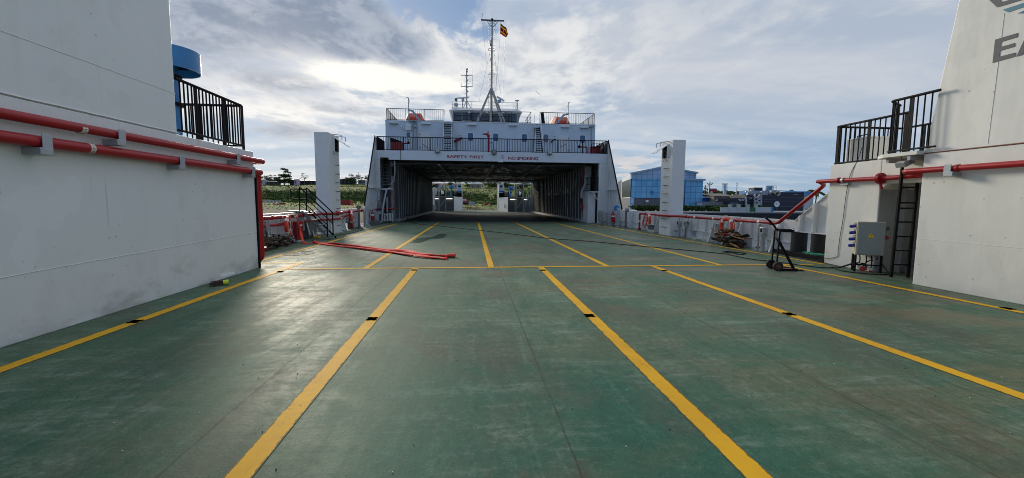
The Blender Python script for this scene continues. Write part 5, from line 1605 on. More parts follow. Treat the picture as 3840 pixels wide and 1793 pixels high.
flat_text('SAFETY FIRST', -1.83, .84, 'lettering', LETTER, 4.735, 4.925, sp)
flat_text('NO SMOKING', 2.61, 4.82, 'lettering', LETTER, 4.675, 4.885, sp)
ns = MB()
cx_, cz_ = 2.22, 4.86
for k in range(32):
    a, b = 2 * math.pi * k / 32, 2 * math.pi * (k + 1) / 32
    ns.quad(*[(cx_ + r_ * math.cos(t), YF - .008, cz_ + r_ * math.sin(t)) for r_, t in ((.10, a), (.125, a), (.125, b), (.10, b))])
ns.bar((cx_ - .075, YF - .007, cz_ + .075), (cx_ + .075, YF - .007, cz_ - .075), .004, .025, up=(0, 1, 0))
ns.bar((cx_ - .06, YF - .0045, cz_ - .015), (cx_ + .065, YF - .0045, cz_ - .015), .003, .028, up=(0, 1, 0))
ns.build('no_smoking_sign', LETTER, sp)

# side shells sloping down to the bulwarks, ribbed inside
def shell(s, X, yb, zb, foot_face):
    m = MB()
    m.prism([(X, 31.05, 0), (X, yb + .1, 0), (X, yb, zb), (X, 31.0, 6.17), (X, 31.2, 6.17), (X, 34.2, ZU), (X, 62, ZU), (X, 62, 0)], (.02 * s, 0, 0))
    m.build('side_shell', WHITE, sp)
    e = MB().bar((X + .0 * s, yb - .02, zb - .02), (X, 31.0, 6.19), .13, .05, up=(1, 0, 0)).build('shell_edge', BLACK, sp)
    y = 30.6
    while y > yb + .25:
        zt = zb + (y - yb) / (31.0 - yb) * (6.17 - zb) - .15
        st = MB().box(X - .10 * s, X, y - .008, y + .008, 0, min(zt, 6.0))
        st.box(X - .108 * s, X - .09 * s, y - .045, y + .045, .12, min(zt, 6.0) - .05)
        st.prism([(X - .10 * s, y - .01, .16), (X - .34 * s, y - .01, 0), (X - .10 * s, y - .01, 0)], (0, .02, 0))
        st.build('stiffener', WHITE, sp)
        y -= .56
    zl = 2.52; yl = yb + (zl - zb) / (6.17 - zb) * (31.0 - yb)
    MB().box(X - .16 * s, X + .0 * s, yl + .1, 30.85, zl - .05, zl + .03).build('ledge', WHITE2, sp)


shell(1, XRs, 27.70, 1.12, True)
shell(-1, XLs, 27.45, 1.12, True)
# pillar plates facing aft
MB().box(9.62, XRs, YF + .02, YF + .06, 0, 4.498).build('pillar_plate', WHITE, sp)
MB().box(9.50, 9.62, YF - .02, YF + .30, 0, 4.497).prism([(9.36, YF - .03, 0), (9.76, YF - .03, 0), (9.64, YF - .03, .22), (9.48, YF - .03, .22)], (0, .02, 0)).build('pillar', WHITE2, sp)
MB().box(XLs, -6.56, YF + .02, YF + .06, 2.5, 4.548).build('pillar_plate', WHITE, sp)
MB().box(XLs + .0, -6.72, YF + .5, YF + .54, 0, 2.5).build('pillar_plate', WHITE, sp)
# tunnel walls with ribs and crinkled foil
def tunnel_wall(X, s, y0, y1):
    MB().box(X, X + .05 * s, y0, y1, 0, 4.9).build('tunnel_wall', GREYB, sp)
    rb = MB(); fgm = MB(); fm = MB(); lw = MB(); y = y0 + .2; k = 0
    while y < y1 - .1:
        rb.box(X - .20 * s, X, y - .012, y + .012, .22, 4.45)
        fgm.box(X - .215 * s, X - .201 * s, y - .045, y + .045, .22, 4.45)
        n = 9
        # bulging insulation between ribs, upper part foil and lower part plain cloth
        cols = 5
        for (za, zb, mm) in ((2.35, 4.45, fm), (.25, 2.30, lw)):
            pts = []
            for i in range(cols + 1):
                for j in range(n + 1):
                    u, v = i / cols, j / n
                    yy = y + .05 + u * .9; zz = za + (zb - za) * v
                    bul = .03 + .11 * math.sin(math.pi * u) * (.4 + .9 * rnd.random())
                    if mm is lw: bul *= .5
                    pts.append((X - bul * s, min(yy, y1), zz))
            b0 = mm.vv(*pts)
            for i in range(cols):
                for j in range(n):
                    q = [b0 + i * (n + 1) + j, b0 + (i + 1) * (n + 1) + j, b0 + (i + 1) * (n + 1) + j + 1, b0 + i * (n + 1) + j + 1]
                    mm.face(q if s < 0 else q[::-1], True)
        y += 1.0
    rb.build('wall_rib', GREYD, sp); fgm.build('lit_rib_flange', WHITE, sp)  # flanges coloured white: daylight on the rib edges painted in
    fm.build('foil_lining', FOIL, sp)
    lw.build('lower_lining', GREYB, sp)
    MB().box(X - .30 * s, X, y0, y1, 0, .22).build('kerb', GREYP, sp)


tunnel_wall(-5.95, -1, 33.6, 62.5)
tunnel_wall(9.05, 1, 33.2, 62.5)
# ceiling: foil quilts between beams
ce = MB(); nx, ny = 46, 90
hs = {}
for i in range(nx + 1):
    for j in range(ny + 1):
        hs[i, j] = 4.56 - .16 * rnd.random() - .10 * math.sin(j * 3.05) ** 2
b0 = ce.vv(*[(-6.0 + 15.1 * i / nx, 32.0 + 30.5 * j / ny, hs[i, j]) for i in range(nx + 1) for j in range(ny + 1)])
for i in range(nx):
    for j in range(ny):
        q = [b0 + i * (ny + 1) + j, b0 + (i + 1) * (ny + 1) + j, b0 + (i + 1) * (ny + 1) + j + 1, b0 + i * (ny + 1) + j + 1]
        ce.face(q[::-1], (i + j) % 3 != 0)
ce.build('ceiling_lining', FOIL, sp)
cb_ = MB(); cf_ = MB(); y = 32.4
while y < 62.4:
    cb_.box(-5.95, 9.05, y - .01, y + .01, 4.40, 4.60); cf_.box(-5.95, 9.05, y - .04, y + .04, 4.385, 4.399); y += 1.0
cb_.build('ceiling_beam', GREYB, sp); cf_.build('beam_flange', GREYP, sp)
gb = MB()
for xa in (-2.42, 1.55):
    gb.box(xa - .07, xa + .07, 31.3, 62.4, 4.24, 4.296)
gb.build('ceiling_girder', GREYP, sp)
MB().bar((5.05, 31.4, 4.26), (5.30, 62.3, 4.26), .07, .05).build('ceiling_girder', GREYP, sp)
MB().box(1.9, 2.25, YF - .06, YF - .001, 4.47, 4.53).build('lamp_bracket', WHITE2, sp)
# right-hand door house with small balcony
MB().box(8.86, 9.44, 31.6, 33.1, 0, 2.33).build('stair_house', WHITE, sp, bevel=.01)
MB().box(8.84, 9.50, 31.05, 33.1, 2.33, 2.40).build('balcony_floor', WHITE2, sp)
MB().bar((9.05, 31.10, 2.32), (9.50, 31.10, 1.72), .05, .06, up=(0, 1, 0)).build('balcony_brace', WHITE2, sp)
MB().box(8.95, 9.5, 33.12, 33.18, 0, 4.45).build('inner_bulkhead', GREYP, sp)
MB().tube([(8.75, 33.0, .9), (8.75, 33.0, 4.4)], .035, 8).build('drop_pipe', REDD, sp)
MB().box(8.62, 8.78, 32.7, 32.9, 1.05, 1.45).build('fire_box', REDD, sp)
bal = guard_rail('guard_rail', 'small black balcony railing above the stair house inside the tunnel, right', [(9.46, 31.1, 2.40), (8.88, 31.1, 2.40), (8.88, 33.0, 2.40)], 1.05, 99, [(0, 0.02), (0, .5), (0, .98), (1, .5)], r_top=.025, mid=.55, post_w=.045, post_t=.045)
vd = thing('vent_duct', 'bent grey duct beside the balcony at the right tunnel wall', 'duct', (8.6, 33.3, 2))
MB().tube(fillet([(8.62, 32.6, 1.9), (8.62, 32.6, 2.5), (8.9, 32.6, 2.95), (8.9, 32.6, 3.7)], .2, 4), .11, 10).build('duct_run', GREYP, vd)

# left stair in two flights and its landing
def flight(name, label, a0, a1, b0, b1, n, mat=BLACK, rails=True, group=None, railmat=None, yoff=.0, ra=.9):
    """stringers a0->a1 (left) and b0->b1 (right), n treads"""
    t = thing(name, label, 'stair', (Vector(a0) + Vector(b0)) / 2, group)
    for p, q in ((a0, a1), (b0, b1)):
        MB().bar(p, q, .03, .16).build('stringer', mat, t)
    tr = MB()
    a0, a1, b0, b1 = map(Vector, (a0, a1, b0, b1))
    for k in range(n):
        s_ = (k + .6) / n
        p, q = a0.lerp(a1, s_), b0.lerp(b1, s_)
        tr.bar(p, q, .20, .03)
    tr.build('treads', GREYP if mat is GREYD else mat, t)
    if rails:
        for p, q in ((a0, a1), (b0, b1)):
            u = Vector((0, 0, ra))
            MB().tube(fillet([p + (q - p) * .02, p + (q - p) * .03 + u, q + u, q + Vector((0, .25, ra))], .08), .02, 6).tube([p + (q - p) * .5, p + (q - p) * .5 + u], .016, 6).build('handrail', railmat or mat, t)
    return t


YS0, YS1 = 31.3, 32.9
q = [atY('LS', 168, 1062, 30.6), atY('LS', 215, 690, 31.9), atY('LS', 266, 1066, 30.6), atY('LS', 288, 690, 31.9)]
q[0].z = q[2].z = .02
flight('deck_stair', 'lower flight of grey steel stair at the left mouth of the tunnel', q[0], q[1], q[2], q[3], 10, GREYD, True)
q = [atY('LS', 258, 655, 32.2), atY('LS', 303, 340, 33.9), atY('LS', 372, 655, 32.2), atY('LS', 382, 340, 33.9)]
flight('deck_stair', 'upper flight of grey steel stair rising to the left end of the lettered beam', q[0], q[1], q[2], q[3], 10, GREYD, True)
MB().box(-6.75, -5.92, 31.55, 32.3, 2.40, 2.52).build('stair_landing', WHITE2, sp)
MB().box(-6.72, -5.98, 34.0, 34.05, 0, 4.6).build('stair_backing', GREYP, sp)
MB().box(-6.1, -5.96, 32.5, 33.6, 0, 4.6).build('stair_bulkhead', GREYP, sp)
dd = thing('cable_duct', 'curved pale grey duct running down beside the left tunnel stair', 'duct', (-6.3, 31.2, 1))
MB().tube(fillet([atY('LS', 380, 680, 31.1), atY('LS', 330, 690, 31.0), atY('LS', 315, 760, 30.8), atY('LS', 285, 920, 30.4), atY('LS', 275, 1060, 30.3)], .25, 5), .075, 8).build('duct_run', GALV, dd)
MB().tube([atY('LS', 335, 780, 31.2), atY('LS', 335, 950, 31.2)], .07, 8).build('duct_branch', GREYP, dd)
dp = thing('drop_pipe', 'red drop pipe beside the left tunnel stair', 'pipe', (-5.8, 31.6, 1))
MB().tube([atY('LS', 425, 615, 31.5), atY('LS', 425, 900, 31.5)], .04, 8).tube([atY('LS', 340, 912, 31.2), atY('LS', 440, 912, 31.2)], .055, 8).build('pipe_run', REDD, dp)
dv = thing('conduit', 'grey conduit bending up to the beam left of the tunnel', 'conduit', (-5.9, 31.6, 3))
MB().tube(fillet([atY('LS', 372, 640, 31.3), atY('LS', 412, 600, 31.3), atY('LS', 425, 480, 31.2), atY('LS', 418, 370, 31.1)], .25, 5), .05, 8).build('conduit_run', GREYP, dv)
MB().box(-5.85, -5.62, 31.4, 31.6, 3.42, 4.1).build('switch_box', BLACK, dv)
pf = thing('barrier_panel', 'white slatted barrier panel leaning at the foot of the left tunnel stair', 'barrier', (-6, 30.5, 0))
m = MB()
for k in range(12):
    u_ = 200 + k * 17.5
    m.bar(atY('LS', u_, 1062 - k * 1.2, 30.9), atY('LS', u_ + 2, 970 - k * .8, 30.9), .045, .03, up=(0, 1, 0))
m.bar(atY('LS', 196, 985, 30.92), atY('LS', 398, 968, 30.92), .03, .03).bar(atY('LS', 196, 1045, 30.92), atY('LS', 398, 1035, 30.92), .03, .03)
m.build('slats', WHITE2, pf)
hz = thing('hazard_box', 'small yellow and black box on the deck inside the left of the tunnel', 'box', gnd('LS', 545, 1030))
a = gnd('LS', 545, 1032)
MB().box(a.x - .14, a.x + .16, a.y, a.y + .4, 0, .36).build('body', RUBBER, hz, bevel=.02)
MB().box(a.x - .13, a.x + .15, a.y - .012, a.y - .001, .10, .16).box(a.x - .13, a.x + .15, a.y - .012, a.y - .001, .22, .28).build('stripes', YSTRIP, hz)

# ------------------------------------------------------------------ deckhouse above the beam
YH = 34.0
XHl, XHr, ZH = -6.72, 10.01, 7.82
MB().box(XHl, XHr, YH, 52, ZU + .002, ZH).build('deckhouse', HOUSEP, sp, bevel=.02)
MB().box(XHl - .02, XHr + .02, YH - .03, YH + .2, ZH, ZH + .05).build('roof_edge', WHITE2, sp)


def port_window(u0, u1, v0, v1, c):
    a, b = atY(c, u0, v0, YH), atY(c, u1, v1, YH)
    x0, x1, z1, z0 = a.x, b.x, a.z, b.z
    def rr_(x0, x1, z0, z1, r, y):
        P = []
        for cx, cz, a0 in ((x1 - r, z1 - r, 0), (x0 + r, z1 - r, 90), (x0 + r, z0 + r, 180), (x1 - r, z0 + r, 270)):
            for k in range(5): P.append((cx + r * math.cos(R(a0 + 22.5 * k)), y, cz + r * math.sin(R(a0 + 22.5 * k))))
        return P
    f = MB().prism(rr_(x0 - .05, x1 + .05, z0 - .05, z1 + .05, .14, YH - .025), (0, .024, 0)).build('window', WHITE2, sp)
    MB().prism(rr_(x0, x1, z0, z1, .11, YH - .034), (0, .008, 0)).build('pane', GLASSB if u0 != 975 else GLASS, f)


port_window(502, 570, 705, 800, 'CA'); port_window(360, 452, 716, 858, 'CB'); port_window(815, 906, 727, 865, 'CB'); port_window(1332, 1422, 738, 878, 'CB')
port_window(292, 380, 625, 770, 'CC'); port_window(978, 1070, 642, 783, 'CC')
for c, u0, u1, v0, v1 in (('CA', 745, 940, 690, 1010), ('CC', 575, 750, 650, 965)):
    a, b = atY(c, u0, v0, YH), atY(c, u1, v1, YH)
    d = MB().box(a.x, b.x, YH - .03, YH - .001, ZU + .12, a.z).build('door', WHITE, sp, bevel=.012)
    h = MB()
    for zz in (.25, .8): h.box(a.x - .02 + (.0 if c == 'CA' else b.x - a.x), a.x + .05 + (.0 if c == 'CA' else b.x - a.x), YH - .06, YH - .031, ZU + .12 + (a.z - ZU) * zz, ZU + .2 + (a.z - ZU) * zz)
    h.bar(((a.x + b.x) / 2 - .2, YH - .05, ZU + .85), ((a.x + b.x) / 2 + .25, YH - .05, ZU + .55) if c == 'CA' else ((a.x + b.x) / 2 + .25, YH - .05, ZU + 1.1), .03, .03, up=(0, 1, 0))
    h.build('door_handle', GREYD, d)
for c, u, v in (('CA', 275, 535), ('CA', 855, 548), ('CB', 432, 565), ('CB', 1170, 575), ('CC', 690, 480), ('CC', 1052, 492)):
    p = atY(c, u, v, YH)
    l = MB().box(p.x - .36, p.x + .36, YH - .20, YH - .001, p.z - .06, p.z + .05).build('wall_lamp', WHITE2, sp, bevel=.02)
    MB().box(p.x - .32, p.x + .32, YH - .19, YH - .02, p.z - .085, p.z - .061).build('diffuser', GALV, l)
for c, u, v in (('CA', 543, 832), ('CB', 210, 765), ('CC', 500, 662), ('CC', 922, 775)):
    p = atY(c, u, v, YH)
    s_ = MB().box(p.x - .08, p.x + .08, YH - .012, YH - .001, p.z - .08, p.z + .08).build('muster_sign', WHITE2, sp)
    MB().box(p.x - .06, p.x + .06, YH - .016, YH - .0125, p.z - .055, p.z + .055).build('sign_panel', SIGNG, s_)
    MB().bar((p.x - .035, YH - .018, p.z), (p.x + .035, YH - .018, p.z), .003, .03, up=(0, 1, 0)).build('sign_arrow', WHITE2, s_)
# cctv box and pipes on the deckhouse front
p0, p1 = atY('CA', 488, 565, YH), atY('CA', 588, 675, YH)
MB().box(p0.x, p1.x, YH - .25, YH - .001, p1.z, p0.z).build('junction_box', WHITE2, sp, bevel=.012)
MB().bar(atY('CA', 400, 630, YH - .1), atY('CA', 485, 630, YH - .1), .04, .04).sphere(atY('CA', 412, 600, YH - .15), .08, 8, 6).build('camera_bracket', WHITE2, sp)
m = MB()
for u in (625, 685):
    a, b = atY('CA', u, 510, YH - .06), atY('CA', u, 1000, YH - .06); b.z = max(b.z, ZU + .01)
    m.tube([a, b], .05, 8)
m.tube(fillet([atY('CA', 600, 605, YH - .12), atY('CA', 650, 605, YH - .12), atY('CA', 670, 590, YH - .12)], .05), .035, 8).sphere(atY('CA', 672, 605, YH - .14), .10, 8, 6)
m.box(*(lambda a: (a.x - .3, a.x + .3, YH - .3, YH - .001, a.z - .05, a.z + .03))(atY('CA', 615, 505, YH)))
m.build('vent_pipes', GREYP, sp)
m = MB(); a, b = atY('CC', 1190, 485, YH - .05), atY('CC', 1190, 790, YH - .05); m.tube([a, b], .035, 8).box(a.x - .2, a.x + .2, YH - .2, YH - .001, a.z, a.z + .06).build('drain_pipe', GREYP, sp)

# stairs on the deckhouse front
yb_, yt_ = 32.15, 33.95
q = [atY('CA', 1168, 1045, yb_), atY('CA', 1188, 540, yt_), atY('CA', 1318, 1050, yb_), atY('CA', 1328, 540, yt_)]
for v in (q[0], q[2]): v.z = ZU + .02
flight('deckhouse_stair', 'left steep stair with dark treads on the upper deckhouse front', q[0], q[1], q[2], q[3], 12, BLACK, True, 'stairs on the deckhouse front', WHITE2, ra=1.0)
q = [atY('CC', 140, 965, yb_), atY('CC', 118, 490, yt_), atY('CC', 282, 970, yb_), atY('CC', 215, 490, yt_)]
for v in (q[0], q[2]): v.z = ZU + .02
flight('deckhouse_stair', 'right steep stair with dark treads on the upper deckhouse front', q[0], q[1], q[2], q[3], 12, BLACK, True, 'stairs on the deckhouse front', WHITE2, ra=1.0)

# railings on the upper deck and deckhouse roof
NP = [(1, k / 9) for k in range(10)]
guard_rail('guard_rail', 'long black railing along the top of the lettered beam', [(XLs + .1, 33.8, ZU), (XLs + .1, YF + .08, ZU), (XRs - .06, YF + .08, ZU), (XRs - .06, 33.8, ZU)], .965, .118,
           NP + [(0, .05), (0, .5), (2, .5), (2, .95)], r_top=.03, r_bal=.015, post_w=.05, post_t=.05, low=.06)
RZ = ZH + .05
guard_rail('guard_rail', 'black railing at the left corner of the deckhouse roof by the orange boat', [(XHl + .1, 39, RZ), (XHl + .1, YH + .08, RZ), (atY('CA', 1180, 300, YH).x, YH + .08, RZ)], .9, .145,
           [(1, 0), (1, .33), (1, .66), (1, .995), (0, .05), (0, .35), (0, .7)], r_top=.024, r_bal=.0085, post_w=.035, post_t=.035, low=.06)
guard_rail('guard_rail', 'black railing at the right corner of the deckhouse roof by the orange boat', [(atY('CC', 222, 215, YH).x, YH + .08, RZ), (XHr - .08, YH + .08, RZ), (XHr - .08, 39, RZ)], .9, .145,
           [(0, .005), (0, .33), (0, .66), (0, 1), (1, .35), (1, .7), (1, .95)], r_top=.024, r_bal=.0085, post_w=.035, post_t=.035, low=.06)
guard_rail('guard_rail', 'black railing on the deckhouse roof in front of the wheelhouse windows', [(atY('CB', 92, 320, YH).x, YH + .1, RZ), (atY('CB', 1500, 340, YH).x, YH + .1, RZ), (atY('CB', 1500, 340, YH).x, 38, RZ)], .9, .9,
           [(0, 0), (0, .25), (0, .5), (0, .75), (0, 1), (1, .6)], r_top=.022, r_bal=.012, post_w=.04, post_t=.04, low=.08, mid=.5)

# rescue boats
def boat(name, label, x, y, w, h):
    t = thing(name, label, 'rescue boat', (x, y, RZ), 'orange covered boats on the deckhouse roof')
    hull = []
    def ring(s_, yy, hh):
        return [(x - w * s_, yy, RZ + .25), (x - w * s_ * .82, yy, RZ + .25 - .22 * s_), (x + w * s_ * .82, yy, RZ + .25 - .22 * s_), (x + w * s_, yy, RZ + .25),
                (x + w * .55 * s_, yy, RZ + .25 + hh), (x - w * .55 * s_, yy, RZ + .25 + hh)]
    secs = [(.35, 0, h * .45), (.8, .5, h * .8), (1, 1.2, h), (1, 2.8, h), (.8, 3.6, h * .85), (.3, 4.2, h * .4)]
    rs = [ring(s_, y + yy, hh) for s_, yy, hh in secs]
    m = MB(); ks = [m.vv(*r_) for r_ in rs]
    for a, b in zip(ks, ks[1:]):
        for i in range(6): m.face((a + i, a + (i + 1) % 6, b + (i + 1) % 6, b + i))
    m.face([ks[0] + i for i in range(6)][::-1]); m.face([ks[-1] + i for i in range(6)])
    m.build('hull_and_canopy', BOATOR, t, bevel=.03)
    MB().box(x - .2, x + .22, y + .56, y + .72, RZ + h * .62, RZ + h * .98).build('hatch', RUBBER, t)
    return t


def davit(label, x, y, lean, mast):
    t = thing('boat_davit', label, 'davit', (x, y, RZ), 'davits on the deckhouse roof')
    MB().box(x - .15, x + .15, y - .1, y + .1, RZ, RZ + .25).build('pedestal', BLUES, t)
    MB().bar((x, y, RZ + .2), (x + lean, y, RZ + 1.0), .16, .16, up=(0, 1, 0)).bar((x + lean, y, RZ + .98), (x + lean * 1.55, y, RZ + 1.05), .12, .12, up=(0, 1, 0)).build('arm', BLUES, t)
    MB().cyl((x + lean * 1.5, y, RZ + 1.0), (x + lean * 1.5, y, RZ + .35), .02).sphere((x + lean * 1.5, y, RZ + .35), .06, 8, 6).build('fall_wire', BLACK, t)
    mp = Vector((x + lean * 1.45, y - .1, RZ))
    MB().cyl(mp, mp + Vector((0, 0, mast)), .035).bar(mp + Vector((0, 0, mast)), mp + Vector((-.16 * (1 if lean < 0 else -1), 0, mast + .02)), .03, .05).bar(mp + Vector((.02, 0, mast - .02)), mp + Vector((.12 * (1 if lean < 0 else -1), 0, mast - .45)), .03, .03, up=(0, 1, 0)).build('lamp_pole', GALV, t)
    return t


pL = atY('CA', 610, 480, 36.0); pR = atY('CC', 650, 430, 36.0)
boat('rescue_boat', 'orange covered boat behind the left roof railing', pL.x, 36.2, .98, 1.0)
boat('rescue_boat', 'orange covered boat behind the right roof railing', pR.x + .1, 36.2, 1.05, 1.0)
p = atY('CA', 745, 470, 35.0); davit('pale blue davit arm leaning over the left orange boat', p.x, 35.2, -.62, 2.0)
p = atY('CC', 530, 400, 35.0); davit('pale blue davit arm leaning over the right orange boat', p.x, 35.2, .70, 1.95)
fr_ = thing('folded_ramp', 'dark folded gangway frame upright at the inner end of the right roof railing', 'gangway', (4, 34.4, RZ))
p = atY('CC', 290, 430, 34.5)
MB().bar((p.x, 34.5, RZ), (p.x - .12, 34.5, RZ + .95), .26, .10, up=(0, 1, 0)).build('frame', BLACK, fr_)

# wheelhouse
YW = 36.5
wh = thing('wheelhouse', 'grey white wheelhouse with a row of dark windows on top of the deckhouse', 'wheelhouse', (1.2, YW, ZH))
xl, xr = -1.50, 3.85
zt = 9.22
MB().prism([(xl, YW, ZH), (xr, YW, ZH), (xr + .32, YW - .12, zt), (xl - .30, YW - .12, zt)], (0, 4.5, 0)).build('walls', WHEELP, wh, bevel=.02)
MB().prism([(xl - .42, YW - .25, zt), (xr + .42, YW - .25, zt), (xr + .1, YW + .1, zt + .26), (xl - .1, YW + .1, zt + .26)], (0, 5.0, 0)).box(xl - .42, xr + .42, YW - .27, YW + 4.8, zt - .05, zt).build('roof', WHITE2, wh)
for u0, u1, v0, v1 in ((120, 235, 358, 490), (270, 408, 358, 480), (428, 560, 365, 490), (590, 735, 378, 490), (815, 985, 385, 498), (1000, 1085, 378, 505), (1108, 1225, 385, 512)):
    a, b = atY('CB', u0, v0, YW - .1), atY('CB', u1, v1, YW - .03)
    n_ = Vector((0, -1.4, -.12)).normalized() * .02
    def fr2(e, lift):
        P = [(a.x - e, 0, a.z + e), (b.x + e, 0, a.z + e), (b.x + e, 0, b.z - e), (a.x - e, 0, b.z - e)]
        return [(x, YW - .12 * (z - ZH) / (zt - ZH) - lift, z) for x, y, z in P]
    f = MB().prism(fr2(.04, .03), (0, .025, 0)).build('window', BLACK, wh)
    MB().prism(fr2(0, .036), (0, .006, 0)).build('pane', GLASS, f)
m = MB(); 
for u in (385, 705, 1000): 
    p = atY('CB', u, 345, YW - .2); m.sphere(p, .09, 8, 6)
m.build('wiper_motor', WHITE2, wh)
ZR = zt + .26
guard_rail('guard_rail', 'thin grey railing round the wheelhouse roof below the radars', [(xl - .2, YW + 3.5, ZR - .05), (xl - .2, YW + .15, ZR - .05), (xr + .05, YW + .15, ZR - .05), (xr + .05, YW + 3.5, ZR - .05)], .62, 99,
           [(0, .02), (0, .5), (1, .3), (1, .6), (1, .85), (1, 1), (2, .6)], r_top=.018, mid=.35, mat=GALV, post_w=.03, post_t=.03)
def part(mb, name, mat, par): return mb.build(name, mat, par)
sl = thing('searchlight', 'round searchlight on the left end of the wheelhouse roof', 'searchlight', (-1.2, YW, ZR))
p = atY('CB', 145, 120, YW)
part(MB().cyl(p + Vector((0, -.15, 0)), p + Vector((0, .15, 0)), .12, n=16), 'lamp_head', GREYD, sl)
part(MB().cyl((p.x, p.y, ZR - .02), p, .03).box(p.x - .15, p.x + .15, p.y - .1, p.y + .1, ZR + .1, ZR + .35), 'pedestal', GALV, sl)
rs_ = thing('roof_stand', 'mushroom topped antenna stand at the right end of the wheelhouse roof', 'antenna', (3.8, YW, ZR))
p = atY('CB', 1245, 135, YW)
part(MB().cyl((p.x, YW, ZR - .05), (p.x, YW, p.z), .04), 'stem', GALV, rs_)
part(MB().lathe((p.x, YW, p.z), [(.05, -.08), (.2, 0), (.2, .03), (.001, .06)], 16), 'cap', GALV, rs_)

# radar mast on the wheelhouse roof
YM2 = 37.5
def m2(u, v): return atY('M2', u, v, YM2)
rm2 = thing('radar_mast', 'shorter grey mast with two yards and a tall whip, left of the main mast', 'mast', (m2(312, 1130).x, YM2, ZR))
b, tp_ = m2(312, 1128), m2(312, 490)
part(MB().tube([(b.x, YM2, ZR), tp_], [.07, .05], 10), 'pole', MASTP, rm2)
part(MB().tube([tp_, m2(308, -20)], .014, 5), 'whip_aerial', GALV, rm2)
for v0 in (590, 780):
    l, r_ = m2(218, v0), m2(412, v0)
    c_ = m2(312, v0 + 12)
    part(MB().bar(l, r_, .05, .05).prism([m2(280, v0 + 4), m2(345, v0 + 4), m2(312, v0 + 24)], (0, .03, 0)), 'yard', GALV, rm2)
part(MB().tube([m2(225, 590), m2(223, 430)], .010, 5).tube([m2(405, 590), m2(400, 440)], .010, 5).tube([m2(410, 590), m2(408, 780)], .012, 5).tube([m2(219, 780), m2(218, 720)], .03, 6), 'aerials', GALV, rm2)
m = MB()
for k in range(9):
    v = 625 + k * 34; s_ = 1 if k % 2 else -1
    m.bar(m2(312, v), m2(312 + 36 * s_, v - 4), .02, .02)
part(m, 'step', GALV, rm2)
m = MB()
for v in (500, 540, 690, 870): m.cyl(m2(318, v), m2(318, v - 22), .07)
part(m, 'nav_lamp', GREYD, rm2)
part(MB().bar(m2(316, 1010), m2(380, 1135), .05, .05, up=(0, 1, 0)).bar(m2(308, 1010), m2(262, 1135), .05, .05, up=(0, 1, 0)), 'stay_leg', GALV, rm2)
rd = thing('radar_scanner', 'horizontal white radar bar on a post, left of the shorter mast', 'radar', m2(245, 1120))
part(MB().bar(m2(145, 976), m2(355, 958), .10, .12), 'scanner_bar', WHITE2, rd)
part(MB().box(m2(245, 0).x - .12, m2(245, 0).x + .12, YM2 - .12, YM2 + .12, m2(245, 1020).z, m2(245, 980).z).cyl(m2(245, 1135), m2(245, 1020), .05), 'gearbox', GALV, rd)

# main mast
YM = 34.6
def mt(u, v): return atY('A', u, v, YM)
mm = thing('main_mast', 'tall grey tripod mast with crossbar, side ladder and hoops above the deckhouse', 'mast', (1.55, YM, RZ))
tt = mt(993, 165); jn = mt(988, 658)
part(MB().tube([(1.55, YM, RZ), jn, tt], [.11, .09, .07], 12), 'pole', MASTP, mm)
for u, yy in ((865, 35.6), (1108, 35.6), (882, 34.2), (1064, 34.2)):
    f = mt(u, 915); part(MB().bar(jn + Vector((0, 0, -.02)), (f.x, yy, RZ), .13, .13, up=(0, 1, 0)), 'leg', MASTP, mm)
l, r_ = atY('MT', 235, 350, YM), atY('MT', 1108, 388, YM)
part(MB().bar(l, r_, .10, .09), 'crossbar', GREYD, mm)
m = MB()
for a, b in (((445, 375), (560, 535)), ((885, 395), (760, 545)), ((490, 375), (640, 440)), ((850, 380), (690, 440)), ((575, 545), (640, 640)), ((755, 545), (690, 625))):
    m.bar(atY('MT', *a, YM), atY('MT', *b, YM), .035, .035, up=(0, 1, 0))
part(m, 'crossbar_brace', GREYD, mm)
part(MB().lathe(atY('MT', 658, 345, YM), [(.06, -.12), (.09, 0), (.09, .08), (.001, .12)], 12), 'mast_lamp', BLACK, mm)
part(MB().bar(atY('MT', 270, 340, YM), atY('MT', 283, 110, YM), .05, .05, up=(0, 1, 0)), 'aerial', GREYD, mm)
m = MB(); x_l, x_r = -.235, .235
zt_ = atY('MT', 660, 640, YM).z
for s_ in (x_l, x_r): m.tube([(1.56 + s_, YM - .05, 8.6), (1.58 + s_, YM - .05, zt_)], .011, 5)
z = 8.7; k = 0
while z < zt_ - .1:
    s_ = x_l if k % 2 else x_r
    m.tube([(1.565, YM - .03, z), (1.565 + s_, YM - .05, z)], .011, 5); z += .24; k += 1
part(m, 'mast_ladder', GALV, mm)
for u, v in ((990, 380), (990, 560), (990, 735), (993, 195)):
    c_ = mt(u, v)
    part(MB().torus((c_.x, YM - .2, c_.z), .27, .016, (0, 0, 1), 20, 6).tube([(c_.x - .25, YM - .12, c_.z), (c_.x - .25, YM - .12, c_.z - .10)], .012, 5).tube([(c_.x + .25, YM - .12, c_.z), (c_.x + .25, YM - .12, c_.z - .10)], .012, 5), 'ladder_hoop', GALV, mm)
m = MB()
for u, v in ((983, 345), (985, 320), (985, 455)): m.cyl(mt(u, v), mt(u, v - 18), .06)
part(m, 'nav_lamp', GREYD, mm)
m = MB()
for a, b in (((922, 158), (950, 480)), ((930, 158), (968, 280)), ((980, 380), (895, 760)), ((1003, 380), (1060, 715)), ((1020, 470), (1030, 700))): m.tube([mt(*a), mt(*b)], .008, 4)
part(m, 'stay_wire', GALV, mm)
hl = thing('flag_halyard', 'thin halyard line running down from the crossbar under the flag', 'halyard', (2.2, YM, 12))
part(MB().tube([mt(1056, 165), mt(1054, 255), mt(1040, 450), mt(1018, 690)], .008, 4), 'line', ROPEW, hl)
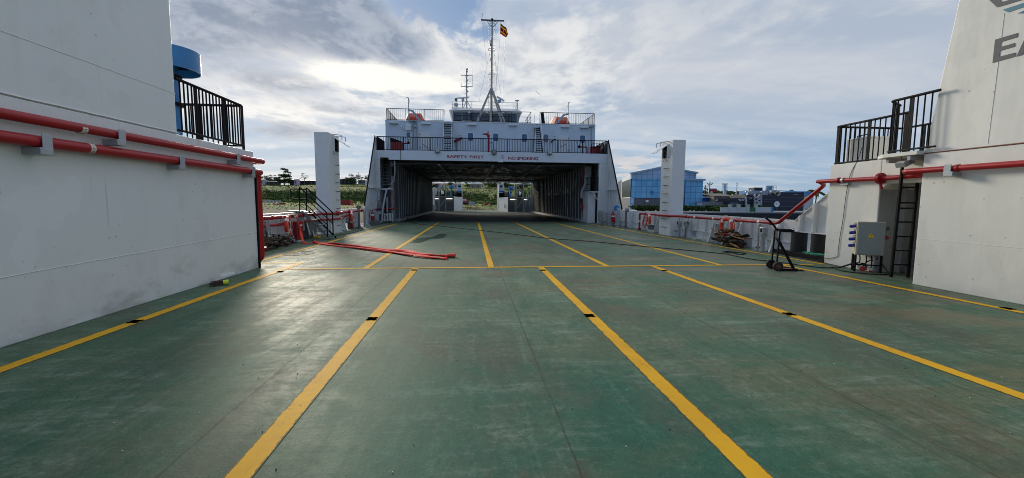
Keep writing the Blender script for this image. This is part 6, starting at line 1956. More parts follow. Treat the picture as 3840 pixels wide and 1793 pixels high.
wa = thing('whip_aerial', 'tall thin whip aerial rising right of the main mast', 'antenna', mt(1078, 800))
part(MB().tube([(mt(1080, 800).x, YM + 2, RZ + 1.4), atY('A', 1091, 310, YM + 2)], .014, 5), 'rod', GALV, wa)
rd2 = thing('radar_scanner', 'tilted pale radar bar on a blue-white bracket, right leg of the main mast', 'radar', mt(1040, 740))
part(MB().bar(atY('CB', 880, 60, YM - .3), atY('CB', 1015, 140, YM - .3), .12, .10, up=(0, 1, 0)), 'scanner_bar', WHITE2, rd2)
part(MB().obox(atY('CB', 925, 145, YM - .25), (.13, 0, .05), (0, .15, 0), (-.03, 0, .10)), 'gearbox', BLUES, rd2)

# national flag, black yellow red stripes, blowing
fg_ = thing('flag', 'black, yellow and red striped flag flying from the mast crossbar', 'flag', mt(1055, 178))
TL, BL, BR, TR = atY('MT', 978, 480, YM), atY('MT', 962, 872, YM), atY('MT', 1190, 1010, YM), atY('MT', 1262, 872, YM)
MIDT = atY('MT', 1205, 680, YM)
m = MB(); N = 16; S6 = 6
def fp(u, v):
    top = TL.lerp(MIDT, u / .72) if u < .72 else MIDT.lerp(TR, (u - .72) / .28)
    bot_ = BL.lerp(BR, u)
    p = top.lerp(bot_, v)
    return Vector((p.x, YM + .10 * math.sin(u * 9 + v * 2) * (u + .15), p.z + .02 * math.sin(u * 12)))
g_ = {}
for i in range(N + 1):
    for j in range(S6 * 2 + 1): g_[i, j] = m.vv(fp(i / N, j / (S6 * 2)))
for i in range(N):
    for j in range(S6 * 2):
        m.cur = (0, 1, 2)[(j // 2) % 3]
        m.face((g_[i, j], g_[i, j + 1], g_[i + 1, j + 1], g_[i + 1, j]), True)
o = m.build('cloth', FLAGS[:3], fg_)
so = o.modifiers.new('thickness', 'SOLIDIFY'); so.thickness = .008
c0 = fp(.42, .5)
dm = MB().poly([fp(.42 + .06 * math.cos(R(30 * k)), .5 + .16 * math.sin(R(30 * k))) + Vector((0, -.02, 0)) for k in range(12)]).build('white_disc', FLAGS[3], fg_)
so = dm.modifiers.new('thickness', 'SOLIDIFY'); so.thickness = .006

# ------------------------------------------------------------------ upper deck fire gear and floodlights
fm_ = thing('fire_monitor', 'red water cannon standing behind the upper railing above the beam', 'fire monitor', (1.2, 31.8, ZU))
YMn = 31.7
def mo(u, v): return atY('CB', u, v, YMn)
b = mo(732, 1060)
part(MB().tube([(b.x, YMn, ZU), mo(732, 770)], .075, 12).lathe((b.x, YMn, ZU), [(.15, 0), (.15, .04), (.08, .05)], 14), 'riser', REDP, fm_)
part(MB().sphere(mo(728, 765), .12, 10, 8).tube([mo(728, 760), mo(690, 735), mo(655, 738)], [.08, .08, .05], 10).tube([mo(725, 755), mo(722, 715)], .05, 8), 'barrel', REDP, fm_)
part(MB().tube([mo(655, 738), mo(625, 735)], [.035, .05], 10).tube([mo(722, 715), mo(724, 675)], .03, 8), 'nozzle', BLACK, fm_)
part(MB().tube(fillet([mo(745, 895), mo(815, 885), mo(820, 1010)], .08), .05, 8), 'branch_pipe', GREYP, fm_)
for c, u, v, lab in (('CA', 1062, 1020, 'left floodlight on the top edge of the lettered beam'), ('CB', 832, 1050, 'middle black floodlight on the top edge of the lettered beam'), ('CC', 412, 950, 'right floodlight on the top edge of the lettered beam')):
    p = atY(c, u, v, YF - .2)
    t = thing('floodlight', lab, 'floodlight', p, 'floodlights on the lettered beam')
    blk = 'black' in lab
    part(MB().obox(p, (.14, 0, 0), (0, .07, .02), (0, -.02, .12)), 'housing', BLACK if blk else GREYP, t)
    part(MB().obox(p + Vector((0, -.075, -.02)), (.115, 0, 0), (0, .004, 0), (0, -.02, .095)), 'lens', GALV if blk else PLASTW, t)
    part(MB().bar(p + Vector((-.17, .05, .0)), p + Vector((-.17, .05, -.18)), .03, .03).bar(p + Vector((.17, .05, .0)), p + Vector((.17, .05, -.18)), .03, .03).bar(p + Vector((-.19, .08, -.19)), p + Vector((.19, .08, -.19)), .05, .04).bar(p + Vector((0, .08, -.19)), p + Vector((0, .19, -.26)), .08, .04), 'yoke', GREYD, t)
for c, u, v, lab, w in (('CA', 325, 960, 'dark red hose box behind the left end of the upper railing', .42), ('CC', 1260, 945, 'dark red hose box behind the right end of the upper railing', .38)):
    p = atY(c, u, v, 32.0)
    t = thing('hose_box', lab, 'hose box', (p.x, 32, ZU), 'hose boxes on the upper deck')
    part(MB().box(p.x - w, p.x + w, 31.8, 32.2, ZU + .02, p.z + .30), 'body', REDD, t)
    part(MB().prism([(p.x - w, 31.78, p.z + .31), (p.x + w, 31.78, p.z + .31), (p.x + w, 31.78, p.z + .34), (p.x - w, 31.78, p.z + .62)] if 'left' in lab else [(p.x - w, 31.78, p.z + .31), (p.x + w, 31.78, p.z + .31), (p.x + w, 31.78, p.z + .40), (p.x - w, 31.78, p.z + .35)], (0, .4, 0)), 'lid', BLACK, t)
t = thing('hydrant_pipe', 'red hydrant pipe with valve behind the left part of the upper railing', 'hydrant', atY('CA', 540, 900, 32.5))
part(MB().tube([atY('CA', 420, 905, 32.5), atY('CA', 545, 905, 32.5)], .05, 8).tube([atY('CA', 445, 905, 32.5), (atY('CA', 430, 905, 32.5).x, 32.5, ZU)], .03, 6), 'pipe', REDD, t)
part(MB().sphere(atY('CA', 540, 895, 32.45), .10, 10, 8).cyl(atY('CA', 540, 895, 32.45), atY('CA', 543, 850, 32.45), .03), 'valve', BLACK, t)
t = thing('hydrant_pipe', 'red bent hydrant pipe with valve behind the right part of the upper railing', 'hydrant', atY('CC', 1000, 860, 32.5))
e = atY('CC', 1110, 862, 32.5)
part(MB().tube(fillet([atY('CC', 965, 858, 32.5), e, (e.x, 32.5, ZU)], .08), .055, 8), 'pipe', REDD, t)
part(MB().sphere(atY('CC', 962, 855, 32.45), .11, 10, 8).cyl(atY('CC', 965, 850, 32.45), atY('CC', 965, 815, 32.45), .03), 'valve', BLACK, t)
t = thing('hose_reel', 'slanted dark red nozzle tube on the deckhouse wall left of centre', 'nozzle', atY('CB', 190, 840, 33.8))
part(MB().tube([atY('CB', 118, 868, 33.8), atY('CB', 258, 805, 33.8)], .09, 10), 'tube', REDD, t)
part(MB().tube([atY('CB', 112, 872, 33.8), atY('CB', 124, 866, 33.8)], .10, 10), 'end_cap', BLACK, t)
t = thing('wall_hydrant', 'black bent nozzle below the green sign right of the right stair', 'nozzle', atY('CC', 480, 730, 33.8))
part(MB().tube([atY('CC', 430, 775, 33.8), atY('CC', 480, 725, 33.8), atY('CC', 520, 715, 33.8)], .05, 8), 'tube', BLACK, t)
t = thing('side_frame', 'black tubular frame beside the right hose box on the upper deck', 'frame', (9.6, 32, ZU))
part(MB().tube(fillet([(9.0, 31.5, ZU), (9.0, 31.5, ZU + .78), (9.95, 31.5, ZU + .82), (9.95, 31.5, ZU)], .06), .03, 6).bar((9.2, 31.5, ZU + .5), (10.0, 31.5, ZU + .78), .05, .03, up=(0, 1, 0)).bar((9.6, 31.5, ZU), (9.6, 31.5, ZU + .6), .06, .04), 'tubes', BLACK, t)

# ------------------------------------------------------------------ bow end of the vehicle deck
YB = 67.5
def ci(u, v, Y=YB): return atY('CI', u, v, Y)
# port block
bp_ = thing('bow_casing', 'grey bow casing block left of the far ramp opening', 'casing', (-4, YB, 0), 'bow casings')
a, b = ci(735, 505), ci(300, 520)
part(MB().box(-6.6, a.x, YB, YB + 4, 0, a.z), 'aft_wall', GREYD, bp_)
part(MB().prism([(a.x, YB - .01, 0), (ci(890, 505, 70.5).x, 70.5, 0), (ci(890, 505, 70.5).x, 75, 0), (a.x - .5, 75, 0), (a.x - .5, YB + .1, 0)], (0, 0, a.z)), 'inboard_wall', WHITE2, bp_)
part(MB().box(-6.7, a.x + .05, YB - .3, YB + 4, a.z, a.z + .06), 'roof', WHITE2, bp_)
bs_ = thing('bow_casing', 'grey bow casing block right of the far ramp opening', 'casing', (7, YB, 0), 'bow casings')
a2 = ci(1775, 515, 66.0)
part(MB().box(a2.x, 9.9, 66.0, 70, 0, a2.z), 'aft_wall', GREYD, bs_)
xi = ci(1595, 515, 70.5).x
part(MB().prism([(a2.x, 65.99, 0), (a2.x + .5, 66.1, 0), (a2.x + .5, 75, 0), (xi, 75, 0), (xi, 70.5, 0)], (0, 0, a2.z)), 'inboard_wall', WHITE2, bs_)
part(MB().box(a2.x - .05, 10, 65.7, 70, a2.z, a2.z + .06), 'roof', WHITE2, bs_)
# marks on the inboard faces: slots
for c_, us in ((bp_, (762,)), (bs_, (1752, 1716))):
    for u in us:
        Yx = 68.2 if u < 900 else 67.2
        p, q = ci(u, 560 if u != 1716 else 650, Yx), ci(u, 725, Yx)
        m = MB().box(p.x - .05, p.x + .05, Yx - .03, Yx - .02, q.z, p.z); part(m, 'slot', BLACK, c_)
# fluorescent lamps, lit
for u, v, lab in ((405, 542, 'lit strip lamp furthest left under the bow casing eave'), (640, 542, 'lit strip lamp left of the ramp opening'), (1880, 555, 'lit strip lamp right of the ramp opening'), (2108, 558, 'lit strip lamp furthest right under the bow casing eave')):
    Yq = YB - .2 if u < 1000 else 65.8
    p = ci(u, v, Yq)
    w = .5 if u not in (2108, 405) else .32
    t = thing('strip_lamp', lab, 'lamp', p, 'lit strip lamps on the bow casings')
    part(MB().box(p.x - w, p.x + w, Yq - .06, Yq + .06, p.z - .06, p.z + .05), 'tube', LAMPG, t)
    part(MB().box(p.x - w - .05, p.x + w + .05, Yq - .08, Yq + .08, p.z + .052, p.z + .09), 'housing', GREYP, t)
# ventilators
p = ci(683, 460, 69.0); mushroom('mushroom_ventilator', 'small blue ventilator on the bow casing left of the ramp', (p.x, 69.0), a.z + .06, (ci(683, 300, 69).z - a.z) / 2.40, 'blue ventilators at the bow')
p = ci(1832, 460, 68.0); mushroom('mushroom_ventilator', 'small blue ventilator on the bow casing right of the ramp', (p.x, 68.0), a2.z + .06, (ci(1832, 312, 68).z - a2.z) / 2.40, 'blue ventilators at the bow')


def bow_tower(label, u0, u1, vt, vb, Y, s, zb):
    t = thing('ramp_tower', label, 'tower', ((ci(u0, vb, Y).x + ci(u1, vb, Y).x) / 2, Y, zb), 'ramp hoist towers at the bow')
    x0, x1 = ci(u0, vb, Y).x, ci(u1, vb, Y).x; zt = ci(u0, vt, Y).z; zm = ci(u0, 400, Y).z
    if s < 0: pts = [(x0, Y, zb), (x1, Y, zb), (x1, Y, zt), (x1 - .75, Y, zt), (x1 - .95, Y, zm), (x0, Y, zm)]
    else: pts = [(x0, Y, zb), (x1, Y, zb), (x1, Y, zm), (x0 + .95, Y, zm), (x0 + .75, Y, zt), (x0, Y, zt)]
    part(MB().prism(pts, (0, .8, 0)), 'body', WHITE2, t)
    part(MB().box(x0, x1, Y - .02, Y - .001, zb, zb + .75), 'base_panel', BLACK, t)
    xa, xb = (x1 - .6, x1 - .15) if s < 0 else (x0 + .15, x0 + .6)
    part(MB().box(xa, xb, Y - .03, Y - .001, zt - .55, zt - .1), 'louvre', BLACK, t)
    m = MB()
    for k in range(4): m.box(xa - .1, xb + .05, Y - .06, Y - .001, zm + .15 + .25 * k, zm + .21 + .25 * k)
    part(m, 'rung', BLUES, t)
    part(MB().box(x0, x1, Y - .022, Y - .001, zm - .12, zm + .05), 'blue_band', BLUEP, t)
    return t


bow_tower('blue-banded ramp tower on the bow casing left of the opening', 800, 885, 258, 500, 70.0, -1, a.z)
bow_tower('blue-banded ramp tower on the bow casing right of the opening', 1602, 1690, 262, 505, 69.5, 1, a2.z)


def gantry(label, us, Y, zl, diag):
    t = thing('ramp_gantry', label, 'gantry', ((ci(us[0], 700, Y).x), Y, 0), 'steel gantries before the bow casings')
    for u in us:
        x = ci(u, 700, Y).x
        part(MB().bar((x, Y, 0), (x, Y, 4.4), .16, .16), 'post', GALV, t)
    m = MB()
    for (u0, v0), (u1, v1) in diag: m.bar(ci(u0, v0, Y + .05), ci(u1, v1, Y + .05), .12, .12, up=(0, 1, 0))
    part(m, 'brace', GALV, t)
    return t


gantry('grey steel gantry with crossed braces left of the far opening', (445, 575), 66.6, 4.4, (((455, 285), (545, 410)), ((575, 520), (470, 700)), ((445, 500), (735, 500))))
gantry('grey steel gantry with crossed braces right of the far opening', (1945, 2075, 1915), 65.0, 4.4, (((1970, 290), (2080, 480)), ((2080, 510), (1960, 725)), ((1945, 262), (2235, 262))))
for u, Y, lab in ((885, 70.9, 'white edge post of the bow opening, left'), (1585, 70.9, 'white edge post of the bow opening, right')):
    x = ci(u, 700, Y).x
    t = thing('bow_post', lab, 'post', (x, Y, 0), 'edge posts of the bow opening')
    part(MB().box(x - .1, x + .1, Y, Y + .3, 0, 4.5), 'post', WHITE2, t)
x = ci(2232, 700, 63.2).x
for xx, lab in ((x, 'pale post at the right end of the tunnel wall'), (ci(300, 700, 63.2).x, 'pale post at the left end of the tunnel wall')):
    t = thing('tunnel_post', lab, 'post', (xx, 63.2, 0)); part(MB().bar((xx, 63.2, 0), (xx, 63.2, 4.4), .2, .2), 'post', GALV, t)
t = thing('vent_cowl', 'white gooseneck cowl at the left inside the bow', 'vent pipe', ci(345, 520, 66))
p = ci(350, 340, 66)
part(MB().tube(fillet([(p.x - .05, 66, .3), (p.x - .05, 66, p.z), (p.x + .25, 66, p.z - .1), (p.x + .2, 66, p.z - 1.0)], .2), .16, 10), 'pipe', WHITE2, t)
t = thing('bin', 'pale rectangular bin at the far left inside the bow', 'bin', ci(352, 750, 66)); p = ci(352, 660, 65.5)
part(MB().box(p.x - .25, p.x + .25, 65.5, 66, .3, p.z), 'body', GALV, t)
for u0, u1, lab in ((470, 560, 'dark winch with white drums on the left bow casing'), (710, 800, 'dark winch on the left bow casing beside the blue ventilator'), (1690, 1800, 'dark framed winch on the right bow casing'), (1975, 2050, 'dark winch with white drums on the right bow casing')):
    Yq = 68.5; zb = a.z + .06 if u0 < 1000 else a2.z + .06
    x0, x1 = ci(u0, 480, Yq).x, ci(u1, 480, Yq).x
    t = thing('deck_winch', lab, 'winch', ((x0 + x1) / 2, Yq, zb), 'winches on the bow casings')
    part(MB().box(x0, x1, Yq, Yq + .8, zb, zb + .25).box(x0, x0 + .12, Yq, Yq + .8, zb, zb + .95).box(x1 - .12, x1, Yq, Yq + .8, zb, zb + .95), 'frame', BLACK, t)
    part(MB().cyl((x0 + .15, Yq + .3, zb + .6), (x1 - .15, Yq + .3, zb + .6), .26).cyl((x0 + .15, Yq + .3, zb + .6), (x0 + .22, Yq + .3, zb + .6), .38), 'drum', WHITE2 if 'white' in lab else GREYD, t)
t = thing('lattice_ladder', 'thin black ladder rising above the right bow casing', 'ladder', ci(2030, 400, 69)); 
x0, x1 = ci(2010, 300, 69).x, ci(2052, 300, 69).x
m = MB()
for xx in (x0, x1): m.bar((xx, 69, a2.z), (xx, 69, 4.6), .05, .05)
k = a2.z + .2
while k < 4.5: m.bar((x0, 69, k), (x1, 69, k), .03, .03); k += .25
part(m, 'rails_and_rungs', BLACK, t)
t = thing('handrail_loop', 'bent tube handrail at the far right inside the bow', 'handrail', ci(2160, 600, 65))
part(MB().tube(fillet([ci(2090, 790, 65), ci(2160, 385, 65), ci(2200, 690, 65)], .2), .05, 6), 'tube', GALV, t)
tr2 = thing('bow_trestle', 'low rusty trestle frames standing on the ramp beyond the bow', 'trestle', (-.5, 73, 0))
m = MB()
for u in (910, 995, 1062):
    p = ci(u, 770, 74.5); m.bar((p.x, 74.5, 0), (p.x - .05, 74.5, .85), .08, .08, up=(0, 1, 0)); m.bar((p.x, 74.5, .8), (p.x - .5, 74.5, .8), .07, .07)
part(m, 'frames', RUSTY, tr2)

# ------------------------------------------------------------------ shore, hill and harbour
def lerp_prof(t, P):
    if t <= P[0][0]: return P[0][1]
    for (a, x), (b, y) in zip(P, P[1:]):
        if t <= b:
            u = (t - a) / (b - a); u = u * u * (3 - 2 * u) * .6 + u * .4
            return x + (y - x) * u
    return P[-1][1]


PROF = [(60, -.9), (95, -.25), (130, .35), (165, .8), (190, 1.9), (215, 4.4), (262, 9.8), (330, 15.2), (400, 18.5), (520, 19.5), (900, 15)]
from mathutils import noise as mnoise


def ground_z(X, Y):
    az = math.degrees(math.atan2(X, Y))
    hz = lerp_prof(Y, PROF)
    hz += mnoise.noise(Vector((X * .012, Y * .012, 3.1))) * min(1.6, max(0, (Y - 150) * .02)) + mnoise.noise(Vector((X * .07, Y * .07, 1.2))) * min(.45, max(.0, (Y - 110) * .006))
    if X < -20 and Y > 260: hz -= min(3.2, (-20 - X) * .02) * min(1, (Y - 260) / 60)
    ys = 86 + .9 * min(0, X + 5); ys = max(ys, 38)
    if Y < 130:
        u = max(0, min(1, (Y - ys) / max(8.0, (130 - ys) * .8))); u = u ** .7
        hz = -2.8 + u * 2.8 + (hz if Y > 95 else lerp_prof(max(Y, 95), PROF)) * (u ** 2)
    k = max(0, min(1, (az - 7) / 8)); k = k * k * (3 - 2 * k)
    flat = -.25 if Y > 84 else -3
    return hz * (1 - k) + flat * k


tm = MB(); NX, NY = 130, 120
xs = []; 
for i in range(NX + 1):
    s_ = i / NX * 2 - 1; xs.append(340 * (abs(s_) ** 1.25) * (1 if s_ > 0 else -1) - 40)
ysl = [30 + 870 * (j / NY) ** 1.9 for j in range(NY + 1)]
for x_ in xs:
    for y_ in ysl: tm.v.append((x_, y_, ground_z(x_, y_)))
for i in range(NX):
    for j in range(NY):
        tm.face((i * (NY + 1) + j, (i + 1) * (NY + 1) + j, (i + 1) * (NY + 1) + j + 1, i * (NY + 1) + j + 1), True)
tm.build('hillside', TERRAIN, kind='structure')

# far blue range
fr3 = MB(); P = []
for k in range(60):
    x_ = -1500 + k * 45; P.append((x_, 2100, 60 + 34 * mnoise.noise(Vector((k * .33, .7, 0))) + 14 * mnoise.noise(Vector((k * .9, 2, 0)))))
for p, q in zip(P, P[1:]):
    fr3.quad((p[0], 2100, -5), (q[0], 2100, -5), q, p, True); fr3.quad(p, q, (q[0], 2700, 20), (p[0], 2700, 20), True)
fr3.build('far_hills', FARHILL, kind='structure')


def leaf_cluster(m, c, rad, n, size, squash=.75, r=None):
    r = r or rnd
    for k in range(n):
        d = Vector((r.gauss(0, 1), r.gauss(0, 1), r.gauss(0, 1) * squash))
        if d.length < 1e-4: continue
        d = d.normalized() * rad * (r.random() ** .45); d.z *= squash
        p = Vector(c) + d
        a = Vector((r.uniform(-1, 1), r.uniform(-1, 1), r.uniform(-.7, .7))).normalized(); b = a.orthogonal().normalized(); b.rotate(Matrix.Rotation(r.uniform(0, 6.28), 3, a))
        s_ = size * r.uniform(.6, 1.4)
        m.quad(p - a * s_ - b * s_ * .55, p + a * s_ * .2 - b * s_ * .7, p + a * s_ + b * s_ * .5, p - a * s_ * .2 + b * s_ * .7)


# dark scrub over the middle of the slope (one mass)
sc2 = MB()
for k in range(3600):
    yy = rnd.uniform(172, 240); az = rnd.uniform(-46, 8.5); xx = math.tan(R(az)) * yy
    dens = mnoise.noise(Vector((xx * .035, yy * .05, 5))) + .42 - abs(yy - 203) / 60
    if rnd.random() > .30 + dens: continue
    z = ground_z(xx, yy); rad = rnd.uniform(.9, 2.4)
    leaf_cluster(sc2, (xx, yy, z + rad * .45), rad, 34, .24)
sc2.build('hillside_scrub', SCRUB, kind='stuff')
sc3 = MB()
for k in range(2050):
    yy = rnd.uniform(150, 190) if rnd.random() < .75 else rnd.uniform(235, 300); az = rnd.uniform(-46, 8.5); xx = math.tan(R(az)) * yy
    if rnd.random() > .42 + mnoise.noise(Vector((xx * .05, yy * .06, 9))): continue
    z = ground_z(xx, yy); rad = rnd.uniform(.5, 1.5)
    leaf_cluster(sc3, (xx, yy, z + rad * .3), rad, 24, .2, .6)
sc3.build('hillside_bushes', LEAFG, kind='stuff')
gr = MB()
for k in range(12000):
    yy = rnd.uniform(100, 330); az = rnd.uniform(-46, 8.5); xx = math.tan(R(az)) * yy
    z = ground_z(xx, yy); h = rnd.uniform(.12, .38) * (yy / 170) ** .5
    for j in range(3):
        a = rnd.uniform(0, 6.28); w = .16 * (yy / 170)
        gr.poly([(xx + w * math.cos(a), yy + w * math.sin(a), z - .05), (xx - w * math.cos(a), yy - w * math.sin(a), z - .05), (xx + rnd.uniform(-.3, .3), yy, z + h)])
GRASSM = leaf('dry_grass', (0.14, 0.175, 0.045), (0.22, 0.21, 0.065))
gr.build('hillside_grass', GRASSM, kind='stuff')


def on_hill(c, u, v, Y):
    d = ray(c, u, v); p = EYE + d * (Y / d.y)
    return Vector((p.x, Y, ground_z(p.x, Y))), p


def tree(label, c, u, v_top, Y, width_px, kind='round', leafmat=None, group='trees along the ridge', z0=None):
    """v_top / width in crop pixels"""
    base, top = on_hill(c, u, v_top, Y)
    if z0 is not None: base.z = z0
    s = CROPS[c][2]; W = width_px / s * Y / FPX; H = max(1.5, top.z - base.z)
    t = thing('tree', label, 'tree', base, group)
    r = random.Random(int(u * 7 + v_top))
    lm = leafmat or LEAFD
    tr = MB(); trunk_h = H * (.55 if kind != 'umbrella' else .62)
    tr.tube([base + Vector((0, 0, -.4)), base + Vector((W * .02, 0, trunk_h * .5)), base + Vector((0, 0, trunk_h))], [H * .028 + .06, H * .02 + .04, H * .012 + .03], 7)
    cr = MB()
    cl = []
    if kind == 'umbrella':
        for k in range(9): cl.append((r.uniform(-.5, .5) * W, r.uniform(-.4, .4) * W, H * r.uniform(.72, .95), W * .16))
    elif kind == 'layered':
        for (zz, ww, n) in ((.92, .26, 4), (.78, .30, 3), (.60, .95, 9), (.50, .8, 7), (.32, .9, 9), (.2, 1.0, 8)):
            for k in range(n): cl.append((r.uniform(-.5, .5) * W * ww + (.12 * W if zz > .7 else 0), r.uniform(-.3, .3) * W, H * zz + r.uniform(-.04, .04) * H, W * .13))
    elif kind == 'open':
        for k in range(11):
            a = r.uniform(0, 6.28); q = r.uniform(.2, .5); cl.append((q * W * math.cos(a), q * W * math.sin(a), H * r.uniform(.55, .95), W * .13))
    else:
        for k in range(16):
            a = r.uniform(0, 6.28); q = .5 * r.random() ** .5; zz = r.uniform(.25, .92); q *= 1.0 - .55 * max(0, zz - .5)
            cl.append((q * W * math.cos(a), q * W * math.sin(a), H * zz, W * .2))
    for x, y, z, rr2 in cl:
        p = base + Vector((x, y, z))
        tr.tube([base + Vector((0, 0, min(trunk_h * .95, z * .75))), base.lerp(p, .6) + Vector((0, 0, z * .3)), p], [.05 + H * .006, .04, .02], 4, caps=False)
        leaf_cluster(cr, p, rr2, 130 if kind != 'open' else 70, max(.12, W * .022), .62 if kind != 'umbrella' else .35, r)
    tr.build('trunk', BARK, t)
    cr.build('crown', lm, t)
    return t


tree('tall dark layered tree on the ridge, highest on the left skyline', 'HL', 500, 66, 318, 330, 'layered')
tree('slender open-crowned tree standing alone on the left skyline', 'HL', 965, 165, 318, 160, 'open')
tree('low umbrella-crowned tree just left of the tall ridge tree', 'HL', 215, 200, 322, 200, 'umbrella')
tree('dark round tree at the left end of the ridge', 'HL', 70, 240, 325, 260, 'round')
tree('broad dark tree between the left tower and the ferry side on the skyline', 'LT', 620, 745, 315, 210, 'round')
tree('dark tree cut by the sloping ferry side on the skyline', 'LT', 850, 745, 318, 90, 'round')
for u, v, w, lab in ((480, 800, 90, 'small dark tree right behind the left tower'), (760, 785, 110, 'low wide tree under the power pole')):
    tree(lab, 'LT', u, v, 320, w, 'umbrella')
for u, v, w, Y, lab in ((1000, 225, 120, 285, 'leafy tree beside the house seen through the tunnel, left'), (1400, 215, 260, 280, 'broad tree to the right of the house seen through the tunnel'), (1560, 225, 200, 262, 'tree next to the right bow post, seen through the tunnel'), (700, 220, 200, 270, 'tree above the left blue ventilator, seen through the tunnel'),
                        (1760, 215, 260, 255, 'tree above the right blue ventilator, seen through the tunnel'), (2060, 215, 300, 250, 'tree behind the right steel gantry, seen through the tunnel'), (380, 260, 160, 250, 'dark tree at the left edge of the tunnel view')):
    tree(lab, 'CI', u, v, Y, w, 'round', LEAFG if 'leafy' in lab or 'broad' in lab else LEAFD, 'trees seen through the tunnel')


def house(label, c, u0, u1, v0, v1, Y, wall, roof, cat='house', roof_h=.35, group='houses on the hill'):
    b0, p0 = on_hill(c, u0, v0, Y); b1, p1 = on_hill(c, u1, v1, Y)
    x0, x1 = p0.x, p1.x; zt = p0.z; zb = min(p1.z, b0.z, b1.z)
    t = thing('hill_house', label, cat, ((x0 + x1) / 2, Y, zb), group)
    w = MB().box(x0, x1, Y, Y + 6, zb - .5, zt).build('walls', wall, t)
    e = (x1 - x0) * .07
    MB().prism([(x0 - e, Y - .5, zt), (x1 + e, Y - .5, zt), (x1 - e, Y + 3, zt + (x1 - x0) * roof_h * .3 + .3), (x0 + e, Y + 3, zt + (x1 - x0) * roof_h * .3 + .3)], (0, .15, 0)).prism([(x0 - e, Y + 6.5, zt), (x1 + e, Y + 6.5, zt), (x1 - e, Y + 3, zt + (x1 - x0) * roof_h * .3 + .3), (x0 + e, Y + 3, zt + (x1 - x0) * roof_h * .3 + .3)], (0, .1, 0)).build('roof', roof, t)
    n = max(1, int((x1 - x0) / 2.6)); h = zt - zb
    for k in range(n):
        xx = x0 + (x1 - x0) * (k + .5) / n
        MB().box(xx - .4, xx + .4, Y - .04, Y - .01, zb + h * .35, zb + h * .75).build('window', GLASS, t)
    return t


house('white house with red roof on the skyline by the ferry side', 'LT', 810, 900, 850, 895, 300, WHITE2, REDROOF)
house('long low dark shed roof behind the left tower on the skyline', 'LT', 395, 640, 825, 860, 322, TIMBERW, paint('dark_sheet_roof', (0.05, 0.055, 0.07), 0.7, .2), 'shed', .05)
house('long grey shed right of the skyline tree near the ferry side', 'LT', 700, 830, 840, 862, 322, CONCRETE, MATS['dark_sheet_roof'], 'shed', .08)
house('long low house with flat pale roof left of the tall ridge tree', 'HL', 120, 340, 365, 395, 305, TIMBERW, CONCRETE, 'house', .04)
house('small white house at the far left of the ridge', 'HL', -60, 75, 325, 370, 305, WALLP, CONCRETE, 'house', .06)
hb = paint('pink_wall', (0.45, 0.33, 0.48), .8, .1)
house('small pink hut on the ridge right of the tall tree', 'HL', 735, 795, 318, 395, 305, hb, CONCRETE, 'hut', .02)
NAVYR = paint('navy_sheet_roof', (0.025, 0.06, 0.19), .6, .15)
house('long shed with navy blue roof right of the pink hut on the ridge', 'HL', 820, 1060, 345, 368, 330, TIMBERW, NAVYR, 'shed', .12)
house('second navy roofed shed just left of the left tower on the ridge', 'HL', 1085, 1260, 350, 370, 330, TIMBERW, NAVYR, 'shed', .16)
house('navy roofed shed behind the tall ridge tree', 'HL', 640, 730, 325, 375, 332, TIMBERW, NAVYR, 'shed', .25)
for u, v, w, lab in ((330, 262, 210, 'dark bushy tree between the low house and the tall ridge tree'), (420, 230, 230, 'dark bushy tree just left under the tall ridge tree'), (610, 285, 200, 'dark bushy tree right under the tall ridge tree'), (840, 318, 120, 'small dark tree beside the navy shed on the ridge'), (180, 275, 230, 'dark bushy tree behind the long low house on the ridge')):
    tree(lab, 'HL', u, v, 326, w, 'round')
house('dark low shelter on the shore grass at far left', 'HL', -20, 195, 850, 940, 165, TIMBERW, MATS['dark_sheet_roof'], 'shelter', .03, None)
house('brown roofed house in the middle of the view through the tunnel', 'CI', 1040, 1250, 270, 312, 268, BRICKY, MATS['dark_sheet_roof'], 'house', .3)
house('small white house just right of the brown one through the tunnel', 'CI', 1262, 1310, 262, 305, 268, WHITE2, REDROOF, 'house', .25)
house('pale building with small windows above the left blue ventilator', 'CI', 700, 830, 262, 318, 262, WALLP, CONCRETE, 'house', .05)
house('long red roofed shed at the left edge of the tunnel view', 'CI', 300, 560, 268, 300, 262, WHITE2, REDROOF, 'shed', .25)

# posts of the shore fence, container, vehicles
for k in range(12):
    b, p = on_hill('HL', 90 + k * 32, 930, 150)
    t = thing('fence_post', 'short white post in the row on the shore at far left', 'post', b, 'white posts on the left shore')
    MB().box(b.x - .11, b.x + .11, b.y - .1, b.y + .1, b.z - .2, b.z + .9).build('post', WALLP, t)
rb_ = thing('rowing_boat', 'small red boat lying on the left shore grass', 'boat', on_hill('HL', 385, 970, 132)[0])
b = on_hill('HL', 385, 975, 132)[0]
MB().prism([(b.x - 1.7, b.y, b.z + .5), (b.x - 1.1, b.y, b.z), (b.x + 1.1, b.y, b.z), (b.x + 1.9, b.y, b.z + .6), (b.x, b.y, b.z + .45)], (0, 1.1, 0)).build('hull', REDC, rb_, bevel=.05)
q0, q1 = on_hill('U', 1130, 600, 128)[1], on_hill('U', 1245, 680, 128)[1]
ct = thing('shipping_container', 'faded red shipping container on the shore beside the left tower', 'container', (q0.x, 128, q1.z))
MB().box(q0.x, q1.x, 128, 130.4, q1.z - .3, q0.z).build('body', REDC, ct, bevel=.04)
m = MB()
for k in range(14):
    xx = q0.x + (q1.x - q0.x) * (k + .5) / 14; m.box(xx - .06, xx + .06, 127.96, 127.999, q1.z, q0.z - .15)
m.build('corrugations', REDC, ct)
q0, q1 = on_hill('CI', 895, 535, 118)[1], on_hill('CI', 1015, 660, 118)[1]
